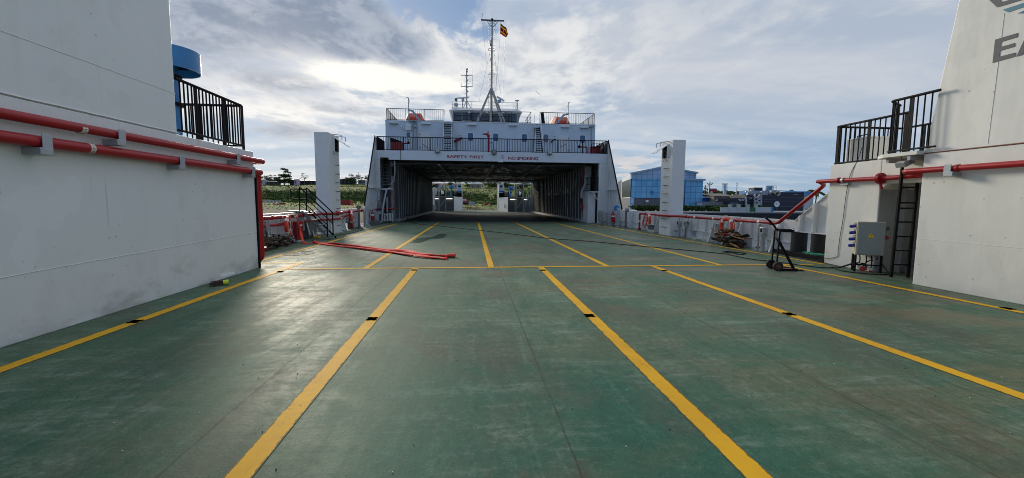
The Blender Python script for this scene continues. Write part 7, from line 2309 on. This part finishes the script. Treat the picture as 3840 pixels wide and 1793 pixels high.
dz = thing('bulldozer', 'red tracked machine with striped cab beyond the ramp opening, left', 'bulldozer', (q0.x, 118, q1.z))
x0, x1, za, zb = q0.x, q1.x, q1.z, q0.z; h = zb - za
MB().box(x0 - .6, x1, 118, 120.6, za, za + h * .30).build('tracks', RUBBER, dz, bevel=.08)
MB().prism([(x0 - .6, 118.1, za + h * .3), (x1 - .05, 118.1, za + h * .3), (x1 - .25, 118.1, za + h * .68), (x1 - .7, 118.1, za + h), (x0 - .4, 118.1, za + h * .92)], (0, 2.2, 0)).build('hood', REDC, dz, bevel=.04)
MB().box(x0 - .2, x1 - .45, 118.06, 118.09, za + h * .58, za + h * .66).box(x0 - .2, x1 - .6, 118.06, 118.09, za + h * .78, za + h * .86).build('stripes', WHITE2, dz)
q0, q1 = on_hill('CI', 1022, 600, 117)[1], on_hill('CI', 1132, 665, 117)[1]
bx_ = thing('steel_box', 'pale blue-grey steel box next to the red bulldozer', 'box', (q0.x, 117, q1.z))
MB().box(q0.x, q1.x, 117, 118.8, q1.z - .1, q0.z).build('body', GALV, bx_, bevel=.03)
q0, q1 = on_hill('CI', 1312, 615, 122)[1], on_hill('CI', 1402, 668, 122)[1]
rt = thing('tractor', 'small red tractor on the grass in the middle of the ramp opening', 'tractor', (q0.x, 122, q1.z))
x0, x1, za, zb = q0.x, q1.x, q1.z, q0.z; h = zb - za
MB().prism([(x0, 122, za + h * .25), (x1, 122, za + h * .25), (x1, 122, za + h * .62), (x1 - .3, 122, za + h), (x0 + .9, 122, za + h * .95), (x0 + .3, 122, za + h * .7), (x0, 122, za + h * .7)], (0, 1.5, 0)).build('body', BOATOR, rt, bevel=.04)
for xx in (x0 + .4, x1 - .4): MB().cyl((xx, 121.9, za + h * .22), (xx, 123.5, za + h * .22), h * .26, n=14).build('wheel', RUBBER, rt)
lg = thing('timber_stack', 'dark stack of timber lying on the grass near the right bow post', 'timber stack', on_hill('CI', 1500, 640, 124)[0])
q0, q1 = on_hill('CI', 1430, 620, 124)[1], on_hill('CI', 1575, 655, 124)[1]
m = MB()
for k in range(10): m.bar((q0.x + rnd.uniform(0, .6), 124 + rnd.uniform(0, 1.5), q1.z + rnd.uniform(0, q0.z - q1.z)), (q1.x + rnd.uniform(0, 2), 124 + rnd.uniform(0, 1.5), q1.z + rnd.uniform(0, (q0.z - q1.z) * .8)), .3, .2)
m.build('logs', RUBBER, lg)
rp3 = MB().prism([(-4.5, 75.0, -.12), (7.5, 75.0, -.12), (9, 92, -.35), (-6, 92, -.35)], (0, 0, -.5)).build('ramp', paint('ramp_earth', (0.24, 0.17, 0.12), .9, .2), kind='structure')

# power poles
def pole(label, c, u, vt, vb, Y, arms, mat=TIMBERW, group='poles behind the harbour', z=None):
    p, q = atY(c, u, vt, Y), atY(c, u, vb, Y)
    zb = q.z if z is None else z
    t = thing('utility_pole', label, 'pole', (p.x, Y, zb), group)
    MB().tube([(p.x, Y, zb - 1), (p.x, Y, p.z)], [.16, .10], 7).build('mast', mat, t)
    m = MB()
    for v, w in arms:
        zz = atY(c, u, v, Y).z; hw = w / CROPS[c][2] * Y / FPX / 2
        m.bar((p.x - hw, Y, zz), (p.x + hw, Y, zz), .12, .12)
        for s_ in (-1, 0, 1): m.cyl((p.x + hw * s_ * .95, Y, zz), (p.x + hw * s_ * .95, Y, zz + .35), .09, .05, 6)
    m.build('crossarm', mat, t)
    return t


pole('thin power pole on the skyline near the ferry side', 'LT', 705, 722, 860, 300, ((726, 35),), CONCRETE)
pole('power pole with transformer arms nearest the blue glass building', 'CG', 232, 295, 560, 100, ((300, 125), (350, 40)))
pole('short bare pole beside the transformer pole', 'CG', 268, 362, 540, 100, ((372, 22),))
pole('tall power pole with one crossarm left of the billboard', 'CG', 322, 210, 560, 105, ((258, 115), (275, 80)))
pole('slender pole with a small lamp farther right on the skyline', 'CG', 845, 240, 420, 140, ((300, 20), (245, 40)), GALV)
at_ = thing('lattice_mast', 'pale blue lattice aerial mast with horizontal rods above the palms', 'antenna mast', atY('CG', 610, 440, 130))
p, q = atY('CG', 608, 262, 130), atY('CG', 612, 450, 130)
MB().bar((q.x, 130, q.z - 4), (p.x, 130, p.z), .9, .5, up=(0, 1, 0)).build('mast', BLUES, at_)
m = MB()
for v in (248, 268, 318): m.bar(atY('CG', 555, v, 130), atY('CG', 660, v, 130), .12, .12)
for u in (560, 657): m.bar(atY('CG', u, 245, 130), atY('CG', u, 400, 130), .06, .06, up=(0, 1, 0))
m.build('aerial_rods', GALV, at_)

# ------------------------------------------------------------------ harbour front on the right
ZQ = -.05
qy = MB().box(14.5, 260, 72, 330, -3.2, ZQ).build('quay', CONCRETE, kind='structure')
qw = MB().box(14.4, 260, 71.9, 71.99, -3.0, ZQ - .22).build('quay_face_shade', TIMBERW, qy)  # dark sheet over the quay face; its shadow is put into the colour
sb2 = MB().prism([(15.5, 33, -1.5), (15.5, 66, -1.5), (60, 66, -1.5), (60, 33, -1.5)], (0, 0, .9))


def facade(x0, y0, x1, y1, z0, tops, mat, parent, name):
    """wall from (x0,y0) to (x1,y1); tops: list of (t, z) along it; UV in metres"""
    L = math.hypot(x1 - x0, y1 - y0)
    pts = [(0, z0)] + [(t * L, z) for t, z in tops][::-1][::-1] + [(L, z0)]
    me = bpy.data.meshes.new(name); off = Vector(parent['_o'])
    co = [Vector((x0 + (x1 - x0) * u / L, y0 + (y1 - y0) * u / L, z)) - off for u, z in pts]
    n = len(co); nrm = Vector((y1 - y0, -(x1 - x0), 0)).normalized() * -.25
    co2 = [c + nrm * (1 if True else 0) for c in co]
    me.from_pydata([tuple(c) for c in co + co2], [], [tuple(range(n)), tuple(reversed(range(n, 2 * n)))] + [(i, n + i, n + (i + 1) % n, (i + 1) % n) for i in range(n)])
    uv = me.uv_layers.new(name='UVMap')
    for lp_ in me.loops:
        i = lp_.vertex_index % n; uv.data[lp_.index].uv = pts[i]
    me.materials.append(mat)
    o = bpy.data.objects.new(name, me); COL.objects.link(o); o.parent = parent; o['_o'] = tuple(off)
    return o


YG = 92.0
def r6(u, v, Y=YG): return atY('R6', u, v, Y)
gb_ = thing('glass_building', 'blue glass-fronted building with a shallow gable behind the right tower', 'building', (44, YG, ZQ))
xc = r6(308, 500).x; xe = r6(962, 500).x; xs2 = r6(1010, 500).x
zlo = r6(600, 650).z; zmid = r6(600, 455).z
facade(xc, YG, xe, YG, zlo, [(0, zmid), (1, zmid)], CURT, gb_, 'lower_glazing')
pk = (r6(640, 345).x - xc) / (xe - xc)
facade(xc, YG + .003, xe, YG + .003, zmid, [(0, r6(308, 408).z), (pk, r6(640, 340).z), (1, r6(958, 402).z)], CURT2, gb_, 'upper_cladding')
MB().bar((xc - .3, YG - .2, r6(308, 404).z), (xc + (xe - xc) * pk, YG - .2, r6(640, 336).z), .5, .35).bar((xc + (xe - xc) * pk, YG - .2, r6(640, 336).z), (xe + .2, YG - .2, r6(960, 398).z), .5, .35).build('roof_edge', BLUES, gb_)
facade(r6(835, 500).x, YG - 1.0, xs2, YG - 1.0, ZQ + .9, [(0, r6(900, 475).z), (1, r6(900, 475).z)], CURT, gb_, 'right_glazing')
MB().bar((r6(835, 470).x, YG - 1.2, r6(900, 468).z), (xs2 + .3, YG - 1.2, r6(900, 468).z), .5, .4).build('parapet', BLUES, gb_)
# ground storey
gs0 = MB().box(xc + .05, r6(835, 500).x, YG + .1, YG + 8, ZQ, zlo - .002); gs0.build('ground_storey', GREYD, gb_)
facade(xc, YG - .05, r6(338, 700).x, YG - .05, ZQ, [(0, zlo), (1, zlo)], CURT2, gb_, 'corner_panel')
MB().box(r6(342, 0).x, r6(465, 0).x, YG - .02, YG + .09, ZQ, r6(400, 655).z).build('roller_door', GREYD, gb_)
MB().box(r6(475, 0).x, r6(600, 0).x, YG - .02, YG + .09, ZQ, r6(400, 655).z).build('roller_door', GREYD, gb_)
MB().box(r6(480, 0).x, r6(508, 0).x, YG - .08, YG - .03, r6(480, 690).z, r6(480, 657).z).build('notice', WHITE2, gb_)
MB().box(r6(480, 0).x, r6(508, 0).x, YG - .10, YG - .081, r6(480, 668).z, r6(480, 657).z).build('notice_band', REDD, gb_)
w = MB().box(r6(527, 0).x, r6(556, 0).x, YG - .04, YG + .0, r6(540, 612).z, r6(540, 578).z).build('window', BLUEP, gb_)
# flank running away to the left
xf, yf = r6(176, 600, 118).x, 118
def fl2(t): return (xc + (xf - xc) * t, YG + (yf - YG) * t)
a = fl2(0); bq = fl2(.62); cq = fl2(1)
fk = MB()
def wallq(p, q, z0, z1, z2, mat, name, th=.2):
    d = Vector((q[0] - p[0], q[1] - p[1], 0)).normalized(); n_ = Vector((-d.y, d.x, 0)) * th
    MB().prism([(p[0], p[1], z0), (q[0], q[1], z0), (q[0], q[1], z2), (p[0], p[1], z1)], -n_).build(name, mat, gb_)
zt1 = r6(308, 408).z
wallq(fl2(.0), fl2(.62), zlo + .2, zmid - .1, zmid - .2, paint('smoked_glass', (0.012, 0.02, 0.02), 0.3, 0.4, spec=0.15), 'side_glazing')
wallq(fl2(.0), fl2(.62), zmid - .1, zt1, zt1 - .3, WHITE2, 'side_fascia')
wallq(fl2(.0), fl2(.62), zlo - .35, zlo + .2, zlo + .2, WHITE2, 'side_sill')
wallq(fl2(.03), fl2(.6), ZQ, zlo - .35, zlo - .35, BRICKY, 'side_base')
wallq(fl2(.62), fl2(.65), ZQ, zt1 - .3, zt1 - .3, WHITE2, 'side_pier')
wallq(fl2(.65), fl2(1), ZQ, zt1 - .4, zt1 - .5, paint('grey_blue_cladding', (0.06, 0.10, 0.13), 0.4, 0.2, spec=0.2), 'side_glazing')
MB().prism([(xc, YG + .3, ZQ), (xe, YG + .3, ZQ), (xe, YG + 26, ZQ), (xf + .5, 118, ZQ), (xc + .3, YG + .3, ZQ)][1:], (0, 0, zmid - ZQ - .1)).build('core', GREYD, gb_)

# hedge along the quay
hd = MB()
for k in range(620):
    xx = rnd.uniform(30, 58); yy = rnd.uniform(75.5, 78)
    leaf_cluster(hd, (xx, yy, ZQ + rnd.uniform(.1, .95)), .45, 9, .16)
th_ = thing('hedge', 'clipped dark green hedge along the quay before the glass building', 'hedge', (44, 76, ZQ)); hd.build('foliage', LEAFD, th_)
for k in range(7):
    b = Vector((atY('CG', 430 + k * 62, 800, 75).x, 75 + rnd.uniform(-.5, .5), ZQ))
    t = thing('shrub', 'yellowish green shrub in the row left of the pale quay wall', 'shrub', b, 'shrubs on the quay')
    m = MB(); leaf_cluster(m, b + Vector((0, 0, .6)), .85, 70, .17, .9); m.build('foliage', LEAFG, t)
    MB().tube([b, b + Vector((.05, 0, .7))], .04, 5).build('stem', BARK, t)

# pale quay wall with green gate
def cg(u, v, Y=73.5): return atY('CG', u, v, Y)
qwll = thing('quay_wall', 'low pale wall with square pillars along the quay', 'wall', (cg(1000, 830).x, 73.6, ZQ))
ztop = cg(1400, 705).z
MB().box(cg(570, 0).x, cg(1100, 0).x, 73.5, 73.8, ZQ, ztop - .05).box(cg(1265, 0).x, cg(1550, 0).x, 73.5, 73.8, ZQ, ztop).build('panel', WALLP, qwll)
for u in (757, 922, 1098, 1260):
    x_ = cg(u, 0).x
    MB().box(x_ - .22, x_ + .22, 73.38, 73.9, ZQ, cg(u, 668).z).box(x_ - .28, x_ + .28, 73.34, 73.94, cg(u, 668).z, cg(u, 655).z).build('pillar', WALLP, qwll)
gg = thing('green_gate', 'green sheet metal gate between two pillars of the quay wall', 'gate', (cg(1180, 0).x, 73.6, ZQ))
MB().box(cg(1112, 0).x, cg(1245, 0).x, 73.55, 73.65, ZQ + .02, ztop - .05).build('leaf', GREENG, gg)
MB().box(cg(1175, 0).x - .02, cg(1175, 0).x + .02, 73.53, 73.549, ZQ, ztop - .1).build('gate_frame', BLACK, gg)
bp2 = thing('blue_panel', 'narrow blue panel at the right end of the pale quay wall', 'panel', (cg(1565, 0).x, 73.5, ZQ))
MB().box(cg(1552, 0).x, cg(1590, 0).x, 73.5, 73.7, ZQ, ztop).build('sheet', BLUEP, bp2)
# long grey building, blue shed, cream building
def big(name, label, u0, u1, vt, Y, depth, wall, roofmat=None, vr=None, cat='building', zb=ZQ):
    p, q = cg(u0, vt, Y), cg(u1, vt, Y)
    t = thing(name, label, cat, ((p.x + q.x) / 2, Y, zb))
    MB().box(p.x, q.x, Y, Y + depth, zb, p.z).build('walls', wall, t)
    if roofmat:
        zr = cg(u0, vr, Y).z
        MB().prism([(p.x - .3, Y - .4, p.z), (q.x + .3, Y - .4, p.z), (q.x + .3, Y + depth * .5, zr), (p.x - .3, Y + depth * .5, zr)], (0, 0, .12)).prism([(p.x - .3, Y + depth, p.z), (q.x + .3, Y + depth, p.z), (q.x + .3, Y + depth * .5, zr), (p.x - .3, Y + depth * .5, zr)], (0, 0, .1)).build('roof', roofmat, t)
    return t


t = big('shed', 'bright blue shed with blue roof behind the poles', 115, 400, 530, 98, 14, BLUEW, ROOFB, 455, 'shed')
t = big('warehouse', 'low grey building with a small dark window behind the quay wall', 190, 790, 600, 88, 8, paint('grey_block_wall', (0.20, 0.215, 0.24), .8, .1), None, None, 'building')
p0, p1 = cg(590, 625, 87.95), cg(690, 648, 87.95); MB().box(p0.x, p1.x, 87.9, 87.99, p1.z, p0.z).build('window', GLASS, t)
t = big('open_shed', 'cream open-sided building with clutter and a brown roof', 400, 790, 500, 96, 12, BRICKY, paint('brown_roof', (0.20, 0.17, 0.14), .8, .15), 440, 'building')
p0, p1 = cg(420, 545, 95.9), cg(780, 575, 95.9); MB().box(p0.x, p1.x, 95.9, 95.99, p1.z, p0.z).build('opening', BLACK, t)
for k in range(7):
    p0 = cg(430 + 50 * k, 560, 95.85); MB().box(p0.x, p0.x + 1.4, 95.7, 95.89, p0.z - .3, p0.z + rnd.uniform(0, .5)).build('stored_goods', WHITE2, t)
t = big('duct_tower', 'pale blue upright panel beside the glass building', 115, 175, 620, 86, 1, paint('pale_blue_panel', (0.33, 0.40, 0.55), .6, .1), None, None, 'panel')
# dark sheeted store with trusses
Ys = 84
ds = thing('dark_store', 'dark navy sheeted store with a braced steel frame and white lettering', 'building', (cg(1200, 0, Ys).x, Ys, ZQ))
def bq_(u0, u1, v0, Y=Ys, d=6): 
    p, q = cg(u0, v0, Y), cg(u1, v0, Y); return MB().box(p.x, q.x, Y, Y + d, ZQ, p.z)
bq_(790, 1010, 530).build('low_sheeting', TARP, ds); bq_(1030, 1600, 470, Ys + .5).build('main_sheeting', TARP, ds); bq_(1600, 2150, 415, Ys + 1).build('right_sheeting', TARP, ds)
m = MB()
for (u0, v0), (u1, v1) in (((1188, 465), (1188, 690)), ((1305, 460), (1305, 690)), ((1195, 560), (1300, 470)), ((1195, 560), (1290, 640)), ((1188, 553), (1305, 553)), ((1188, 650), (1305, 650))):
    m.bar(cg(u0, v0, Ys - .3), cg(u1, v1, Ys - .3), .35, .3, up=(0, 1, 0))
m.build('steel_frame', GALV, ds)
MB().bar(cg(1015, 515, Ys - .3), cg(1015, 680, Ys - .3), .35, .3, up=(0, 1, 0)).build('corner_post', GALV, ds)
m = MB()
for u0, u1, v in ((1630, 2140, 515), (1630, 2140, 605), (1630, 2140, 698), (1060, 1600, 553), (1060, 1590, 603)): m.bar(cg(u0, v, Ys + .3 + (.6 if u0 > 1600 else 0)), cg(u1, v, Ys + .3 + (.6 if u0 > 1600 else 0)), .1, .08, up=(0, 1, 0))
m.build('sheeting_battens', GREYD, ds)
m = MB()
for u0, u1, v, hgt, Yq in ((872, 1005, 555, 22, Ys - .1), (890, 985, 578, 16, Ys - .1), (1072, 1140, 525, 14, Ys + .4), (1085, 1130, 543, 10, Ys + .4), (1935, 2015, 465, 14, Ys + .9)):
    n = 9
    for k in range(n):
        if k in (4,): continue
        a0 = u0 + (u1 - u0) * k / n; p, q = cg(a0, v - hgt / 2, Yq), cg(a0 + (u1 - u0) / n * .7, v + hgt / 2, Yq)
        m.box(p.x, q.x, Yq, Yq + .04, q.z, p.z)
m.build('painted_marks', WALLP, ds)
p0, p1 = cg(1640, 385, Ys + 4), cg(2155, 420, Ys + 4)
MB().prism([(p0.x, Ys + .5, p1.z), (p1.x, Ys + .5, p1.z - .2), (cg(2150, 0, Ys).x + 2, Ys + 8, p0.z), (p0.x, Ys + 8, p0.z + .1)], (0, 0, .15)).build('roof_sheet', ROOFB, ds)
p0 = cg(1160, 385, Ys + 4); p1 = cg(1420, 430, Ys + 4)
MB().box(p0.x, p1.x, Ys + 4, Ys + 9, p1.z - 1, p0.z).build('roof_sheet', ROOFB, ds)
MB().prism([cg(2160, 395, 95), cg(2320, 455, 95), cg(2320, 470, 95), cg(2160, 470, 95)], (0, 12, 0)).build('roof_sheet', ROOFB, ds)
p0, p1 = cg(2150, 460, 96), cg(2320, 560, 96); MB().box(p0.x, p1.x, 96, 104, ZQ, p0.z).build('annexe', WALLP, ds)
rm_ = thing('roof_machinery', 'jumble of pale ducts and tanks on the dark store roof', 'machinery', cg(1500, 440, Ys + 3))
m = MB()
for k in range(26):
    u = rnd.uniform(1040, 1660); v = rnd.uniform(395, 455) + max(0, (1250 - u) * .06)
    p = cg(u, v, Ys + rnd.uniform(2, 4)); s_ = rnd.uniform(.25, .75)
    if rnd.random() < .5: m.box(p.x - s_, p.x + s_, p.y, p.y + s_, p.z - s_ * .6 - .6, p.z + s_ * .3)
    else: m.bar(p - Vector((s_ * 2, 0, rnd.uniform(-.4, .4))), p + Vector((s_ * 2, 0, 0)), .2, .2)
m.build('ducts_and_tanks', GALV, rm_)
MB().torus(cg(1635, 442, Ys + .4), .42, .15, (0, 1, 0), 18, 8, -60, 200).build('bent_duct', CONCRETE, rm_)
p0, p1 = cg(1178, 335, Ys + 7), cg(1338, 372, Ys + 7)
bb2 = thing('roof_tank_cabin', 'dark blue cabin on the roof above the blue sheeting', 'cabin', p0); MB().box(p0.x, p1.x, Ys + 7, Ys + 9, p1.z - 1, p0.z).build('body', TARP, bb2)
MB().box(p0.x - .1, p1.x + .1, Ys + 6.9, Ys + 9.1, p0.z, p0.z + .12).build('roof', GALV, bb2)
p0, p1 = cg(1415, 290, Ys + 5), cg(1530, 375, Ys + 5)
hb2 = thing('hoarding', 'upright hoarding board with a green picture panel on the store roof', 'hoarding', p0)
MB().box(p0.x, p1.x, Ys + 5, Ys + 5.3, p1.z - 1.2, p0.z).build('board', BLUES, hb2)
MB().box(p0.x + .7, p1.x - .3, Ys + 4.96, Ys + 4.995, p1.z + .1, p0.z - .3).build('picture', paint('faded_green_panel', (0.16, 0.32, 0.24), .7, .2, (0.3, 0.2, 0.2), .5, .8), hb2)
m = MB()
for u in (1545, 1600): m.bar(cg(u, 290, Ys + 6), cg(u, 400, Ys + 6), .08, .08, up=(0, 1, 0))
for v in (292, 325): m.bar(cg(1530, v, Ys + 6), cg(1605, v, Ys + 6), .06, .06, up=(0, 1, 0))
m.build('side_frame', GALV, hb2)
p0, p1 = cg(315, 345, 108), cg(452, 400, 108)
bd = thing('billboard', 'pale billboard with a red lower stripe behind the poles', 'billboard', p0)
MB().box(p0.x, p1.x, 108, 108.3, p1.z, p0.z).build('board', paint('billboard_face', (0.38, 0.42, 0.50), .6, .15), bd)
MB().box(p0.x, p1.x, 107.95, 107.99, p1.z - .1, p1.z + .55).build('stripe', REDP, bd)
for u in (335, 375): MB().bar(cg(u, 390, 108.2), (cg(u, 390, 108.2).x, 108.2, 0), .2, .2).build('leg', GREYD, bd)
cr_ = thing('parked_car', 'silver car parked behind the pale quay wall', 'car', cg(845, 690, 78))
p0, p1 = cg(750, 625, 78), cg(945, 690, 78); L = p1.x - p0.x; zc = p0.z; za = zc - 1.45
body = MB().prism([(p0.x, 78, za + .3), (p1.x, 78, za + .3), (p1.x, 78, za + .78), (p1.x - L * .17, 78, za + .92), (p0.x + L * .12, 78, za + .92), (p0.x, 78, za + .75)], (0, 1.7, 0)); body.build('body', paint('silver_car_paint', (0.5, 0.52, 0.55), .25, .05, metal=.6), cr_, bevel=.06)
MB().prism([(p0.x + L * .16, 78.12, za + .925), (p1.x - L * .2, 78.12, za + .925), (p1.x - L * .34, 78.2, zc), (p0.x + L * .27, 78.2, zc)], (0, 1.45, 0)).build('cabin', GLASS, cr_, bevel=.04)
for s_ in (.2, .8): MB().cyl((p0.x + L * s_, 77.95, za + .32), (p0.x + L * s_, 79.75, za + .32), .32, n=16).build('wheel', RUBBER, cr_)
dsh = thing('satellite_dish', 'small white dish on a pole between the two dark sheeted walls', 'dish', cg(1608, 650, Ys - .5))
MB().lathe(cg(1608, 645, Ys - 1), [(.001, .1), (.35, .02), (.62, -.12)], 18, 'Y').build('dish', WHITE2, dsh)
MB().cyl(cg(1608, 645, Ys - .9), (cg(1608, 645, Ys - .9).x, Ys - .9, ZQ), .06).build('pole', GREYD, dsh)


def palm(label, c, u, v, Y, s=1.0, h=None, group='palms on the right skyline', zb=ZQ):
    p = atY(c, u, v, Y)
    t = thing('palm_tree', label, 'palm', (p.x, Y, zb), group)
    MB().tube([(p.x, Y, zb), (p.x + .2, Y, p.z * .6), (p.x, Y, p.z)], [.22, .16, .13], 6).build('trunk', BARK, t)
    m = MB(); r = random.Random(int(u))
    for k in range(16):
        a = r.uniform(0, 6.28); L = s * r.uniform(1.3, 2.0); d = Vector((math.cos(a), math.sin(a), 0)); rise = r.uniform(.1, .9)
        pts = [p + d * L * q + Vector((0, 0, L * (rise * q - 1.0 * q * q))) for q in (0, .3, .6, 1)]
        n_ = Vector((-d.y, d.x, 0))
        for i in range(3):
            w0, w1 = (.10, .22, .18, .02)[i] * s, (.10, .22, .18, .02)[i + 1] * s
            A_, B_ = pts[i], pts[i + 1]
            m.quad(A_, A_ + n_ * w0 - Vector((0, 0, w0)), B_ + n_ * w1 - Vector((0, 0, w1)), B_); m.quad(A_, B_, B_ - n_ * w1 - Vector((0, 0, w1)), A_ - n_ * w0 - Vector((0, 0, w0)))
    m.build('fronds', LEAFP, t)
    return t


for u, v, s_, lab in ((148, 412, 1.0, 'small palm right beside the glass building roof edge'), (205, 415, .8, 'small palm next to the transformer pole'), (485, 425, 1.0, 'palm left of the lattice aerial mast'), (552, 420, 1.2, 'palm just left of the lattice mast foot'), (640, 412, 1.1, 'palm just right of the lattice mast foot'), (805, 420, 1.0, 'palm near the slender lamp pole'), (400, 435, .8, 'palm behind the billboard legs')):
    palm(lab, 'CG', u, v, 150, s_ * 2.0)
palm('big palm with pale fronds in front of the round tree by the dark store', 'CG', 890, 500, 90, 1.9, group=None)
palm('palm at the far right above the pale annexe', 'CG', 2370, 400, 120, 2.2, group=None)
tree('large round green tree behind the dark store, right', 'CG', 1010, 355, 135, 330, 'round', LEAFG, None, ZQ)
tree('dark tree top showing over the blue roof at right', 'CG', 1910, 345, 140, 240, 'round', LEAFD, None, ZQ)

# birds
for u, v, Y, a, lab in ((1338, 700, 60, 35, 'small dark bird gliding right of the main mast'), (1610, 50, 70, 85, 'tiny dark bird high in the sky right of the flag'), (1315, 825, 70, 20, 'tiny bird low over the deckhouse between the railings')):
    p = atY('A', u, v, Y); t = thing('bird', lab, 'bird', p)
    s_ = .55 if Y == 60 else .42
    d = Vector((math.cos(R(a)), 0, -math.sin(R(a))))
    m = MB().tube([p - Vector((0, .25 * s_, 0)), p, p + Vector((0, .28 * s_, .02))], [.02, .07 * s_, .015], 7)
    m.prism([p + Vector((0, -.1 * s_, 0)), p + d * s_ * .5 + Vector((0, .02, .08 * s_)), p + d * s_ + Vector((0, .10, 0)), p + d * s_ * .5 + Vector((0, .14, .08 * s_)), p + Vector((0, .12 * s_, 0))], (0, 0, .012))
    m.prism([p + Vector((0, -.1 * s_, 0)), p - d * s_ * .5 + Vector((0, .02, .08 * s_)), p - d * s_ + Vector((0, .10, 0)), p - d * s_ * .5 + Vector((0, .14, .08 * s_)), p + Vector((0, .12 * s_, 0))], (0, 0, .012))
    m.build('bird_body', GREYD, t)
